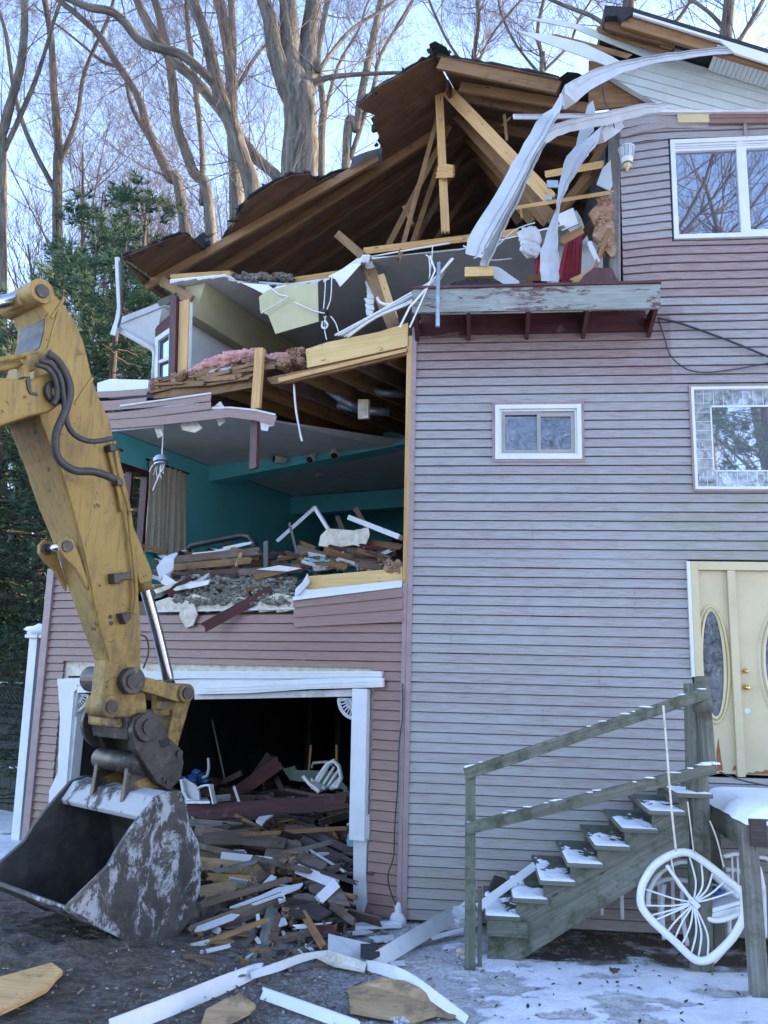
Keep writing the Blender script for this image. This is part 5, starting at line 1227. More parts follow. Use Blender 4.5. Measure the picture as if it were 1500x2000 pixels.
for q, mat, lab in (([(362, 1142), (410, 1132), (405, 1142), (368, 1150)], 'white', 'small white strip on the torn edge under the curled flooring'), ([(300, 1152), (335, 1140), (350, 1134), (330, 1150), (305, 1160)], 'plaster', 'pale plaster sliver at the far left torn edge'), ([(500, 1112), (545, 1104), (590, 1110), (560, 1116)], 'whitedirty', 'long white splinter along the rubble edge'), ([(570, 1175), (600, 1120), (604, 1138), (580, 1165)], 'whitedirty', 'white plaster wedge standing at the left end of the rim board')):
    mb = MB(dB); mb.prism([PB(x, y, -.04) for x, y in q], iB*.02); one(mb, 'scrap', mat, lab, 'scrap')
mb = MB(); 
for k in range(26): mb.blob(PB(754+rnd.uniform(0, 30), 1106+rnd.uniform(-8, 10), .05), rnd.uniform(.02, .05), .04, rnd.uniform(.02, .04), 8, 6, .9, 5, k+330)
one(mb, 'insulation_tuft', 'brownins', 'brown insulation tuft at the foot of the pale corner stud', 'insulation')

# ================================================================ EXCAVATOR (boom comes from the left, bucket on the ground before the garage)
TH = R_(50); Xe = V((math.cos(TH), math.sin(TH), 0)); Ye = V((-math.sin(TH), math.cos(TH), 0))
E0 = PZ(300, 1838, .03)
def PE(px, py, o=0.0): return hit(px, py, E0+Ye*o, Ye)
ex = thing('excavator', V((E0.x, E0.y, 0)), 'old yellow excavator arm reaching in from the left with its muddy bucket down', 'excavator')
def ep(mb, name, mat, parent=None, **k): return mb.build(name, MT[mat], parent or ex, **k)
def plate(pts, o, th, mb=None, at=None):
    mb = mb or MB(Z); mb.axis = Z; at = o if at is None else at
    mb.prism([PE(x, y, at)+Ye*(o-at) for x, y in pts], Ye*th); return mb
BW, ON, OF = 1.47, .44, 1.0
stick = [(65, 563), (76, 557), (90, 562), (110, 578), (130, 600), (149, 631), (163, 665), (172, 700), (180, 735), (190, 768), (204, 798), (216, 826), (221, 850), (221, 905), (231, 955), (243, 1010), (256, 1062), (266, 1120), (273, 1180), (276, 1240), (275, 1300),
         (284, 1345), (289, 1395), (264, 1428), (244, 1404), (206, 1396), (197, 1376), (203, 1330), (207, 1290), (197, 1250), (185, 1200), (172, 1140), (160, 1080), (148, 1030), (135, 985), (122, 940), (108, 895), (82, 830), (66, 770), (68, 720), (82, 681), (91, 648), (93, 621), (82, 593)]
mb = MB(Z)                                                      # the stick narrows towards its lower end
sw = lambda y: .56 if y < 960 else max(.20, .56-.36*(y-960)/330)
fa = [PE(x, y, ON) for x, y in stick]; fb = [PE(x, y, ON)+Ye*sw(y) for x, y in stick]
mb.face(fa[::-1]); mb.face(fb)
for i in range(len(fa)): j = (i+1) % len(fa); mb.face([fa[i], fa[j], fb[j], fb[i]])
st = ep(mb, 'stick', 'yellow', bevel=.018)
mb = MB(); mb.disc(PE(219, 1380, ON-.03), Ye, .105, .30, 24); ep(mb, 'pin_boss', 'yellow', st, bevel=.01)
mb = MB(); mb.disc(PE(220, 1380, ON-.045), Ye, .06, .03, 18); ep(mb, 'pin', 'steeldark', st)
mb = MB(Z); mb.box(PE(262, 1400, ON)+Ye*.28, Xe*.16, Ye*.26, Z*.10); ep(mb, 'stick_end', 'yellow', st, bevel=.03)
mb = MB(Z)
rc = [(62, 566), (80, 594), (91, 621), (89, 648), (80, 681)]
for i in range(len(rc)-1):
    a, b = PE(*rc[i], ON+.05), PE(*rc[i+1], ON+.05); mb.prism([a, b, b+Ye*(OF-ON-.10), a+Ye*(OF-ON-.10)], -Xe*.02)
ep(mb, 'stick_recess', 'steeldark', st)  # dark plate laid on this face for the hollow's shadow and grime
# weld-on strips on the stick: raised side rims
mb = MB(Z)
def tubeE(mb, pts, rpx, o, n=8, os_=None):
    P = [PE(x, y, (os_[i] if os_ else o)) for i, (x, y) in enumerate(pts)]; out = []
    for i in range(len(P)-1):
        p0, p1, p2, p3 = P[max(i-1, 0)], P[i], P[i+1], P[min(i+2, len(P)-1)]
        for k in range(5):
            t = k/5; out.append(.5*((2*p1)+(p2-p0)*t+(2*p0-5*p1+4*p2-p3)*t*t+(3*p1-p0-3*p2+p3)*t**3))
    out.append(P[-1]); dist = (P[len(P)//2]-EYE).dot(FW); mb.tube(out, rpx*dist/F, n)
for seg in ([(94, 621), (118, 585)], [(208, 1290), (185, 1200), (160, 1080), (135, 985), (108, 895)]):
    tubeE(mb, [(x+6, y) for x, y in seg], 3, ON-.004, 6)
mb.prism([PE(x, y, ON-.012) for x, y in ((117, 592), (121, 590), (96, 690), (90, 690))], Ye*.012)
mb.prism([PE(x, y, ON-.012) for x, y in ((180, 735), (184, 740), (150, 790), (145, 788))], Ye*.012)
ep(mb, 'weld_rib', 'yellow', st)
mb = MB(); c = PE(83, 568, ON-.03); mb.disc(c, Ye, .115, .62, 24); ep(mb, 'pin_boss', 'yellow', st, bevel=.008)
mb = MB(); mb.disc(PE(84, 568, ON-.05), Ye, .062, .05, 18); ep(mb, 'pin', 'steeldark', st)
# boom end
boom = [(-160, 722), (0, 737), (60, 742), (92, 728), (112, 730), (126, 745), (128, 765), (120, 788), (100, 803), (60, 812), (0, 832), (-160, 880)]
bo = ep(plate(boom, .26, .90), 'boom', 'yellow', bevel=.02)
mb = MB(); mb.disc(PE(113, 765, .20), Ye, .11, .06, 24); ep(mb, 'pin_boss', 'steeldark', bo, bevel=.008)
mb = MB(); mb.disc(PE(116, 766, .18), Ye, .06, .05, 18); ep(mb, 'pin', 'yellow', bo)
mb = MB(); tubeE(mb, [(-80, 712), (0, 703), (45, 695), (70, 690), (92, 690)], 6, .30); tubeE(mb, [(-80, 730), (0, 719), (40, 713), (60, 712)], 6, .36); tubeE(mb, [(-80, 722), (0, 712), (40, 704), (60, 702)], 4, .50); ep(mb, 'hydraulic_pipe', 'yellow', bo, smooth=True)
mb = MB(Z)
for (x, y, a, b) in ((66, 700, 14, 12), (88, 692, 12, 11), (62, 714, 9, 9), (52, 722, 7, 14)):
    mb.prism([PE(x-a, y-b*.6, .24), PE(x+a, y-b*.8, .24), PE(x+a, y+b, .24), PE(x-a*.8, y+b, .24)], Ye*.12)
ep(mb, 'pipe_clamp', 'yellow', bo, bevel=.01)
mb = MB(Z); plate([(50, 730), (58, 728), (62, 765), (74, 768), (74, 772), (60, 770), (54, 758)], .245, .02, mb); ep(mb, 'weld_rib', 'steeldark', bo)
# hydraulic hoses
for pts, r in (([(92, 690), (112, 704), (130, 734), (137, 765), (128, 802), (110, 846), (110, 885), (126, 908), (150, 920), (180, 921), (205, 928), (224, 936)], 8),
               ([(78, 704), (100, 712), (118, 738), (124, 775), (130, 822), (144, 848), (170, 861), (196, 861), (218, 856)], 5.5), ([(70, 712), (92, 720), (108, 742), (112, 772), (104, 790)], 5)):
    mb = MB(); tubeE(mb, pts, r, .16, 10); ep(mb, 'hose', 'rubber', smooth=True)
mb = MB(); tubeE(mb, [(46, 838), (40, 862), (46, 900), (66, 925)], 5, 1.05); ep(mb, 'hose', 'rubber', smooth=True)
mb = MB(); tubeE(mb, [(268, 1238), (286, 1246), (290, 1275), (280, 1305)], 1.8, .5, 6); ep(mb, 'hose', 'rubber', smooth=True)
# stick cylinder rod reaching the top of the stick
cy = ep(plate([(36, 580), (52, 558), (66, 556), (72, 572), (66, 592), (46, 596), (38, 594)], .60, .24), 'stick_cylinder', 'yellow', bevel=.02)
mb = MB(); tubeE(mb, [(-90, 607), (0, 590), (40, 582)], 13, .72, 16); ep(mb, 'rod', 'chrome', cy, smooth=True)
# bucket cylinder: guard, barrel, rod
bc = ep(plate([(217, 873), (229, 873), (243, 930), (253, 972), (262, 1030), (293, 1104), (300, 1126), (296, 1136), (274, 1140), (262, 1105), (249, 1065), (240, 1020), (232, 970)], ON+.02, .34), 'bucket_cylinder', 'yellow', bevel=.012)
mb = MB(); tubeE(mb, [(278, 1130), (306, 1230), (332, 1338)], 11, .72, 18); ep(mb, 'rod', 'chrome', bc, smooth=True)
mb = MB(); tubeE(mb, [(268, 1098), (284, 1152)], 15, .72, 18); ep(mb, 'gland', 'yellow', bc, smooth=True)
mb = MB(); tubeE(mb, [(223, 862), (226, 890), (236, 940), (250, 990), (256, 1050), (262, 1100), (266, 1160), (262, 1200)], 4, .38); tubeE(mb, [(212, 878), (222, 920), (232, 965), (238, 1000)], 4, .40); ep(mb, 'hydraulic_pipe', 'yellow', bc, smooth=True)
mb = MB(Z)
for q in ([(222, 1120), (255, 1117), (258, 1132), (236, 1134), (236, 1140), (224, 1140)], [(228, 934), (240, 934), (242, 948), (230, 948)], [(214, 868), (228, 866), (230, 880), (216, 882)], [(238, 1198), (258, 1196), (256, 1208), (246, 1220), (240, 1206)]):
    mb.prism([PE(x, y, .34) for x, y in q], Ye*.14)
ep(mb, 'pipe_clamp', 'steeldark', bc, bevel=.008)
mb = MB(); 
for x, y in ((216, 1205), (218, 1217)): mb.disc(PE(x, y, ON-.008), Ye, .02, .012, 12)
ep(mb, 'bolt_hole', 'rubber', st)
# lifting ears on the underside
for i, o in enumerate((.44, .80)):
    e = ep(plate([(118, 1058), (128, 1048), (142, 1052), (152, 1075), (172, 1135), (172, 1152), (150, 1112), (128, 1090), (118, 1075)], o, .05, None, .44), 'bracket_ear', 'yellow', bevel=.008)
    mb = MB(); mb.disc(PE(131, 1067, .44)+Ye*(o-.46), Ye, .052, .09, 18); ep(mb, 'pin_boss', 'steeldark', e)
mb = MB(); mb.tube([PE(131, 1067, .46), PE(131, 1067, .46)+Ye*.4], .035, 14); ep(mb, 'pin', 'chrome', smooth=True)
# bucket linkage
mb = MB(); mb.disc(PE(262, 1330, ON-.09), Ye, .125, .74, 24); ep(mb, 'link_pin', 'steeldark', bevel=.01)
mb = MB(); mb.disc(PE(262, 1330, ON-.11), Ye, .07, .03, 18); ep(mb, 'pin', 'steeldark')
up = ep(plate([(276, 1320), (300, 1326), (342, 1338), (364, 1336), (378, 1346), (377, 1364), (364, 1374), (345, 1370), (300, 1356), (276, 1350)], ON-.06, .07), 'upper_link', 'yellow', bevel=.008)
ep(plate([(276, 1320), (300, 1326), (342, 1338), (364, 1336), (378, 1346), (377, 1364), (364, 1374), (345, 1370), (300, 1356), (276, 1350)], OF-.04, .07, None, ON), 'upper_link', 'yellow', bevel=.008)
mb = MB(); mb.disc(PE(366, 1354, ON-.10), Ye, .092, .78, 24); ep(mb, 'pin_boss', 'yellow', up, bevel=.01)
mb = MB(); mb.disc(PE(368, 1354, ON-.12), Ye, .058, .03, 18); ep(mb, 'pin', 'steeldark', up)
ep(plate([(342, 1368), (374, 1366), (362, 1410), (350, 1452), (340, 1490), (318, 1480), (334, 1410)], .56, .32), 'lower_link', 'yellow', bevel=.015)
mb = MB(); tubeE(mb, [(302, 1352), (300, 1400)], 5, .6); ep(mb, 'link_strut', 'yellow')
mb = MB(); tubeE(mb, [(330, 1362), (324, 1420)], 5, .9); ep(mb, 'link_strut', 'yellow')
mb = MB(Z); mb.prism([PE(288, 1390, .6), PE(330, 1386, .6), PE(332, 1396, .6), PE(290, 1400, .6)], Ye*.2); ep(mb, 'link_strut', 'yellow')
# quick coupler
cp_ = ep(plate([(262, 1402), (280, 1392), (300, 1394), (316, 1412), (330, 1440), (354, 1462), (360, 1490), (354, 1522), (332, 1545), (306, 1530), (284, 1494), (264, 1462), (256, 1430)], ON-.10, .10), 'coupler', 'steeldark', bevel=.012)
ep(plate([(262, 1402), (280, 1392), (300, 1394), (316, 1412), (330, 1440), (354, 1462), (360, 1490), (354, 1522), (332, 1545), (306, 1530), (284, 1494), (264, 1462), (256, 1430)], OF, .08, None, ON), 'coupler', 'steeldark', bevel=.012)
ep(plate([(282, 1432), (300, 1424), (340, 1470), (350, 1510), (330, 1530), (300, 1500)], ON, OF-ON), 'coupler_core', 'steeldark', bevel=.01)
ep(plate([(244, 1400), (282, 1410), (278, 1446), (250, 1446)], .40, .60), 'coupler_core', 'steeldark', bevel=.01)
mb = MB(); mb.disc(PE(291, 1420, ON-.14), Ye, .135, .045, 26); ep(mb, 'coupler_disc', 'steeldark', cp_, bevel=.008)
mb = MB(); mb.disc(PE(293, 1419, ON-.16), Ye, .07, .03, 20); ep(mb, 'pin', 'steeldark', cp_)
mb = MB(); mb.disc(PE(291, 1420, ON-.14)+Ye*.74, Ye, .24, .05, 26); ep(mb, 'coupler_disc', 'steeldark', bevel=.008)
for x, y in ((352, 1472), (322, 1522), (328, 1528)): mb = MB(); mb.disc(PE(x, y, ON-.125), Ye, .035 if x > 340 else .016, .03, 14); ep(mb, 'bolt', 'steeldark', cp_)
for k in range(5):
    mb = MB(Z); x = 312+k*4; plate([(x, 1446-k), (x+2, 1445-k), (x+6, 1460-k), (x+4, 1461-k)], ON-.108, .01, mb); ep(mb, 'cast_mark', 'black', cp_)
# bucket
side = [(355, 1545), (365, 1575), (371, 1610), (388, 1645), (394, 1700), (391, 1742), (375, 1792), (345, 1834), (300, 1846), (258, 1844), (200, 1816), (124, 1778), (195, 1709), (214, 1690), (230, 1660), (252, 1626), (278, 1592), (305, 1558), (330, 1546)]
bu = thing('bucket', V((E0.x, E0.y, 0)), None, None); bu.parent = ex; bu.location = bu.location-ex.location
mb = MB(Z); mb.tint = .575; plate(side, 0, .05, mb); ep(mb, 'side_plate', 'steel', bu, bevel=.008)
mb = MB(Z); mb.tint = .3; plate(side, 0, .05, mb); 
mb.v = [tuple(V(p)+Ye*(BW-.05)) for p in mb.v]; ep(mb, 'side_plate', 'steel', bu, bevel=.008)
mb = MB(Ye); mb.tint = .32
bp = [(330, 1548), (352, 1548), (362, 1576), (368, 1611), (385, 1646), (391, 1700), (388, 1741), (372, 1790), (343, 1831), (300, 1842), (258, 1840), (200, 1813), (128, 1778)]
for i in range(len(bp)-1):
    a, b = PE(*bp[i], .05), PE(*bp[i+1], .05); nn = (b-a).cross(Ye).normalized(); 
    mb.prism([a, b, b+Ye*(BW-.10), a+Ye*(BW-.10)], -nn*.035)
ep(mb, 'shell', 'steel', bu)
mb = MB(Ye); mb.tint = .68; mb.prism([PE(x, y, .05) for x, y in ((302, 1556), (332, 1546), (340, 1560), (310, 1600), (282, 1606), (278, 1596))], Ye*(BW-.10)); ep(mb, 'top_bar', 'steel', bu, bevel=.012)
mb = MB(Ye); mb.tint = .45; mb.prism([PE(x, y, .0) for x, y in ((124, 1778), (128, 1770), (175, 1794), (172, 1806))], Ye*BW); ep(mb, 'cutting_edge', 'steel', bu, bevel=.006)
for k in range(5):
    o = .02+k*(BW-.18)/4; t = [PE(x, y, o) for x, y in ((140, 1775), (142, 1788), (100, 1776), (98, 1772))]
    mb = MB(Z); mb.prism(t, Ye*.13); ep(mb, 'tooth', 'steeldark', bu, bevel=.006)
for o in (ON, OF-.05):
    mb = MB(Z); plate([(252, 1491), (262, 1476), (274, 1471), (288, 1477), (300, 1500), (324, 1556), (238, 1580), (248, 1520)], o, .06, mb, ON); e = ep(mb, 'hanger_ear', 'steeldark', bu, bevel=.008)
    mb = MB(Z); plate([(262, 1528), (300, 1512), (320, 1548), (258, 1550)], o-.006, .006, mb, ON); ep(mb, 'worn_paint', 'yellow', e)
    mb = MB(); mb.disc(PE(279, 1501, ON)+Ye*(o-.03-ON), Ye, .048, .03, 16); ep(mb, 'pin', 'steeldark', e)
mb = MB(); mb.tube([PE(272, 1492, .40), PE(272, 1492, .40)+Ye*.66], .098, 20); ep(mb, 'cross_tube', 'steeldark', bu, smooth=True)
mb = MB(); mb.prism([PE(x, y, -.012) for x, y in ((124, 1777), (128, 1779), (194, 1713), (190, 1709))], Ye*.014); ep(mb, 'side_cutter', 'greywood', bu)

# ================================================================ STEPS, PORCH, CHAIRS
stp = thing('porch_steps', Aw(.7, .5, 0), 'weathered grey wooden steps with two handrails up to the front door', 'steps')
def sp(mb, name, mat, parent=None, **k): return mb.build(name, MT[mat], parent or stp, **k)
RUN, RISE, NU = .2315, .151, 8
tz = lambda i: .372+RISE*i
tu = lambda i: .778+RUN*i
for i in range(NU):
    wn = 1.03
    mb = MB(nA); mb.rndoff(); mb.box(Aw(tu(i)+.15, wn/2+.02, tz(i)-.018), dA*.152, nA*(wn/2), Z*.018); t = sp(mb, 'tread', 'greenwood', bevel=.004)
    mb = MB(nA); n1, n2 = 18, 52; g = []
    for a in range(n1+1):
        row = []
        for b in range(n2+1):
            s, q = a/n1, b/n2; e = min(1, min(s, 1-s)*7, min(q, 1-q)*16)
            m_ = (q-.42)*2.6+1.3*noise.noise(V((s*2.2+i*3, q*5, i)))+.8*noise.noise(V((s*7+i*3, q*16, i)))+(.25-s)*.8; m_ = max(0, min(1, m_+.25))
            h = m_*.017*e**.5*(.8+.4*noise.noise(V((s*4, q*8, i+.5))))-.004*(1-m_)
            row.append(Aw(tu(i)+.006+.292*s, .03+(wn-.015)*q, tz(i)+h))
        g.append(row)
    for a in range(n1):
        for b in range(n2): mb.face([g[a][b], g[a+1][b], g[a+1][b+1], g[a][b+1]])
    mb.build('snow_cover', MT['snow'], t, smooth=True, merge=True)
def stringer(w_):
    pts = [Aw(.80, w_, .03)]
    pts = [Aw(.80, w_, -.02), Aw(1.02, w_, -.02), Aw(2.50, w_, .945), Aw(2.50, w_, tz(7)-.037)]
    for i in range(NU-1, -1, -1):
        pts.append(Aw(tu(i)+.035, w_, tz(i)-.037)); 
        if i: pts.append(Aw(tu(i)+.035, w_, tz(i-1)-.037))
    return pts
for w_ in (1.0, .12):
    mb = MB((dA*.85+Z*.5).normalized()); mb.prism(stringer(w_), -nA*.045); sp(mb, 'stringer', 'greenwood')
mb = MB(dA); mb.box(Aw(.965, 1.045, .275), dA*.17, nA*.02, Z*.06); sp(mb, 'step_block', 'greenwood', bevel=.004)
mb = MB(Z); mb.rndoff(); a = Aw(.655, 1.2, -.02); mb.beam(a, PA(919, 1505, 1.2), .088, .088, dA); sp(mb, 'post', 'greenwood', bevel=.006)
mb = MB(Z); mb.beam(Aw(.735, 1.16, -.02), Aw(.735, 1.16, .62), .035, .06, dA); sp(mb, 'post_cleat', 'greenwood')
for a, b in (((908, 1512), (1384, 1352)), ((910, 1619), (1396, 1500))):
    mb = MB(); mb.beam(PA(*a, 1.26), PA(*b, 1.22), .095, .042, Z, 0); r = sp(mb, 'handrail', 'greenwood', bevel=.005)
    mb = MB(Z)
    for k in range(26):
        if rnd.random() < .55: continue
        t = (k+rnd.random())/26; p = PA(a[0]+(b[0]-a[0])*t, a[1]+(b[1]-a[1])*t, 1.24)+Z*.046; mb = MB(Z); mb.blob(p, rnd.uniform(.02, .10), .018, .006, 8, 5, .4, 3, k); mb.build('snow_clump', MT['snow'], r, smooth=True)
mb = MB(); mb.blob(PA(918, 1500, 1.2), .05, .05, .03, 10, 6, .3); sp(mb, 'snow_cap', 'snow', smooth=True)
# newel posts at the top
mb = MB(Z); mb.rndoff(); a_, b_ = PA(1366, 1700, .90), PA(1357, 1335, .90); mb.tube([b_+(a_-b_)*(b_.z/(b_.z-a_.z)), b_], .098, 14); sp(mb, 'newel_post', 'greenwood', smooth=False)
mb = MB(Z); mb.rndoff(); mb.beam(PA(1385, 1510, 1.05), PA(1374, 1372, 1.05), .105, .10, dA); sp(mb, 'newel_post', 'greenwood', bevel=.006)
mb = MB(Z); p = PA(1371, 1340, 1.15)
lathe(mb, p, [(0, .085), (.045, .082), (.062, .055), (.058, .03), (.045, .02), (.06, .0), (.072, -.03), (.066, -.07), (.08, -.11), (.08, -.22), (0, -.22)], 14); sp(mb, 'newel_finial', 'greenwood', smooth=True)
mb = MB(Z); mb.blob(PA(1352, 1358, 1.2), .12, .04, .015, 10, 6, .4); mb.blob(PA(1388, 1491, 1.15), .08, .04, .014, 10, 6, .4); sp(mb, 'snow_cap', 'snow', smooth=True)
# porch deck
po = thing('porch_deck', Aw(3.6, .8, 0), 'snow covered wooden porch deck on posts before the front door', 'porch')
PD0 = 2.86; PZT = 1.315
mb = MB(dA); mb.box(Aw(4.2, .77, PZT-.02), dA*1.32, nA*.74, Z*.019); mb.build('deck_boards', MT['greenwood'], po)
mb = MB(dA); mb.box(Aw(4.2, 1.50, PZT-.15), dA*1.33, nA*.02, Z*.11); mb.box(Aw(2.86, .77, PZT-.15), dA*.02, nA*.71, Z*.11); mb.build('rim_joist', MT['greenwood'], po)
mb = MB(Z); mb.beam(Aw(2.865, 1.47, 0), Aw(2.84, 1.47, PZT-.05), .125, .11, dA); mb.build('post', MT['greywood'], po, bevel=.006)
mb = MB(Z); mb.beam(Aw(2.87, .35, 0), Aw(2.87, .35, PZT-.05), .10, .10, dA); mb.build('post', MT['greenwood'], po, bevel=.006)
mb = MB(Z); mb.beam(Aw(3.9, .35, 0), Aw(3.9, .35, PZT-.05), .10, .10, dA); mb.build('post', MT['greenwood'], po, bevel=.006)
mb = MB(dA); mb.box(Aw(2.90, 1.535, PZT-.10), dA*.06, nA*.03, Z*.10); mb.build('rim_end', MT['darkwood'], po)
mb = MB(dA); n1, n2 = 40, 26; g = []
for a in range(n1+1):
    row = []
    for b in range(n2+1):
        s, q = a/n1, b/n2; e = min(1, s*14, (1-q)*9, q*9+.2); e = 1-(1-e)**2
        ov = .03*noise.noise(V((q*7, 3, s*9)))
        row.append(Aw(2.815+2.6*s+(ov if s < .1 else 0), .05+1.49*q+(ov if q > .9 else 0), PZT-.045*(1-e)+.085*e*(1+.25*noise.noise(V((s*6, q*4, 1))))))
    g.append(row)
for a in range(n1):
    for b in range(n2): mb.face([g[a][b], g[a+1][b], g[a+1][b+1], g[a][b+1]])
mb.build('snow_cover', MT['snow'], po, smooth=True, merge=True)

# swivel chair tipped against the porch post
K = lambda x, y: (880+x/2.4194, 1260+y/2.4194)
ch = thing('swivel_chair', Aw(2.4, .8, 0), 'white tipped over chair with a round spoked back against the porch post', 'chair')
def ctube(pts, w_, r, n=8, closed=False, mat='pvc', name='x', ws=None):
    P = [PA(*K(x, y), (ws[i] if ws else w_)) for i, (x, y) in enumerate(pts)]; out = []; m = len(P)
    rng = range(m) if closed else range(m-1)
    for i in rng:
        if closed: p0, p1, p2, p3 = P[i-1], P[i], P[(i+1) % m], P[(i+2) % m]
        else: p0, p1, p2, p3 = P[max(i-1, 0)], P[i], P[i+1], P[min(i+2, m-1)]
        for k in range(5):
            t = k/5; out.append(.5*((2*p1)+(p2-p0)*t+(2*p0-5*p1+4*p2-p3)*t*t+(3*p1-p0-3*p2+p3)*t**3))
    out.append(out[0] if closed else P[-1])
    mb = MB(); mb.tube(out, r, n, cap=not closed); return mb
hoop = [(897, 1190), (912, 1120), (965, 1040), (1045, 990), (1120, 980), (1190, 1018), (1290, 1095), (1372, 1165), (1388, 1230), (1380, 1295), (1330, 1385), (1250, 1465), (1195, 1492), (1140, 1476), (1060, 1400), (960, 1310), (908, 1245)]
ctube(hoop, 1.02, .033, 10, True).build('back_hoop', MT['pvc'], ch, smooth=True)
hoop2 = [(x+28, y+30) for x, y in hoop[0:9]]
ctube([(935, 1235), (940, 1160), (985, 1080), (1060, 1030), (1130, 1025), (1200, 1060), (1300, 1140), (1360, 1190)], .86, .022, 10).build('arm_loop', MT['pvc'], ch, smooth=True)
ctube([(1370, 1300), (1320, 1400), (1250, 1485), (1210, 1508)], .90, .022, 10).build('arm_loop', MT['pvc'], ch, smooth=True)
mb = MB(); hbx = PA(*K(1152, 1218), 1.0); 
ax = (PA(*K(1185, 1250), 1.0)-PA(*K(1120, 1185), 1.0)).normalized(); ay = nA.cross(ax); mb.box(hbx, ax*.045, ay*.022, nA*.03); mb.build('hub', MT['pvc'], ch, bevel=.006)
for i, (e, bend) in enumerate((((912, 1150), 22), ((920, 1230), 12), ((965, 1300), -8), ((1020, 1360), -18), ((1040, 1000), -25), ((1125, 985), 20), ((1185, 1030), 22), ((1240, 1070), 16), ((1300, 1110), 10), ((1350, 1160), -14), ((1090, 1420), 12), ((1135, 1465), 18), ((1170, 1480), 24), ((1215, 1475), 30), ((935, 1280), 4), ((1060, 1385), -10))):
    m_ = ((e[0]+1152)/2+bend, (e[1]+1218)/2+abs(bend)*.6)
    ctube([e, m_, (1152+(e[0]-1152)*.08, 1218+(e[1]-1218)*.08)], 1.0, .008, 6).build('spoke', MT['pvc'], ch, smooth=True)
ctube([(1020, 1040), (1085, 1130), (1140, 1205)], 1.02, .016, 8).build('back_bar', MT['pvc'], ch, smooth=True)
mb = MB(Z); seat = [PA(*K(x, y), w_) for x, y, w_ in ((1165, 1260, .97), (1240, 1275, .95), (1380, 1230, .9), (1392, 1180, .7), (1330, 1160, .45), (1200, 1130, .4), (1120, 1150, .6))]
mb.prism(seat, -Z*.05); mb.build('seat', MT['pvc'], ch, bevel=.01)
mb = MB(Z); cs = sum(seat, V((0, 0, 0)))/7; mb.prism([cs+(p-cs)*.93+Z*.001 for p in seat], Z*.03); mb.build('snow_cover', MT['snow'], ch, bevel=.012)
ctube([(1185, 1275), (1240, 1300), (1300, 1295), (1385, 1262)], .97, .022, 8).build('seat_rim', MT['pvc'], ch, smooth=True)
for pts in ([(1010, 1130), (1000, 1250), (1010, 1390)], [(1095, 1160), (1100, 1300), (1120, 1420)], [(960, 1130), (1030, 1105), (1120, 1115)]):
    ctube(pts, .62, .020, 8).build('leg', MT['pvc'], ch, smooth=True)
mb = MB(); mb.blob(PA(*K(1245, 1160), .75), .08, .07, .03, 12, 8, .4); one(mb, 'blue_bag', 'blue', 'small crumpled blue bag on the snowy seat of the tipped chair', 'bag', smooth=True)
# a second white chair and a table under the porch
c2 = thing('patio_chair', Aw(3.2, .55, 0), 'white tube patio chair standing in the shade under the porch', 'chair')
for pts, w_, nm in (([(1290, 1000), (1350, 985), (1420, 1000), (1460, 1060), (1480, 1160)], .75, 'back_frame'), ([(1300, 1060), (1360, 1065), (1400, 1100), (1410, 1180), (1400, 1330)], .7, 'leg'), ([(1440, 1000), (1500, 1010), (1540, 1080)], .7, 'back_frame'), ([(1310, 1080), (1315, 1200), (1318, 1370)], .65, 'leg'), ([(1480, 1160), (1486, 1380)], .7, 'leg')):
    ctube(pts, w_, .020, 8).build(nm, MT['pvc'], c2, smooth=True)
for k in range(5): ctube([(1330+k*26, 1000), (1334+k*26, 1130)], .73, .009, 6).build('back_slat', MT['pvc'], c2, smooth=True)
mb = MB(Z); mb.prism([PA(*K(x, y), w_) for x, y, w_ in ((1300, 1180, .75), (1480, 1175, .75), (1470, 1150, .35), (1310, 1155, .35))], Z*.03); mb.build('seat', MT['pvc'], c2, bevel=.006)
tb = thing('patio_table', Aw(1.9, .45, 0), 'white plastic patio table in the dark under the steps', 'table')
for pts in ([(712, 1125), (716, 1275)], [(805, 1070), (812, 1295)], [(985, 1060), (990, 1340)], [(1050, 1100), (1052, 1300)]): ctube(pts, .35, .018, 8).build('leg', MT['pvc'], tb, smooth=True)
mb = MB(dA); mb.beam(PA(*K(865, 1015), .35), PA(*K(1000, 1030), .35), .07, .30, Z); mb.build('tabletop', MT['pvc'], tb, bevel=.01)
# ropes and cables
def cable(pts, w_, r, mat, lab, cat='cable', name='cable', fn=None):
    fn = fn or PA
    P = [fn(x, y, w_) for x, y in pts]; out = []
    for i in range(len(P)-1):
        p0, p1, p2, p3 = P[max(i-1, 0)], P[i], P[i+1], P[min(i+2, len(P)-1)]
        for k in range(6):
            t = k/6; out.append(.5*((2*p1)+(p2-p0)*t+(2*p0-5*p1+4*p2-p3)*t*t+(3*p1-p0-3*p2+p3)*t**3))
    mb = MB(); mb.tube(out+[P[-1]], r, 6); return one(mb, name, mat, lab, cat, smooth=True)
cable([K(1005, 285), K(1022, 500), K(1042, 750), K(1066, 975)], 1.30, .009, 'plaster', 'pale rope hanging from the top handrail of the steps', 'rope', 'rope')
cable([K(1120, 740), K(1135, 860), K(1150, 985)], 1.22, .006, 'plaster', 'thin pale string hanging beside the newel post', 'rope', 'rope')
cable([K(1225, 830), K(1260, 920), K(1292, 1050)], 1.2, .007, 'plaster', 'thin pale cord under the left edge of the porch', 'rope', 'rope')
cable([K(1270, 600), K(1380, 640), K(1500, 665)], .9, .007, 'wireb', 'thin dark cord lying across the porch snow', 'cord', 'cord')
cable([(1284, 621), (1330, 632), (1420, 664), (1510, 700), (1580, 722)], .06, .012, 'wireb', 'black cable running down right from the balcony ledge')
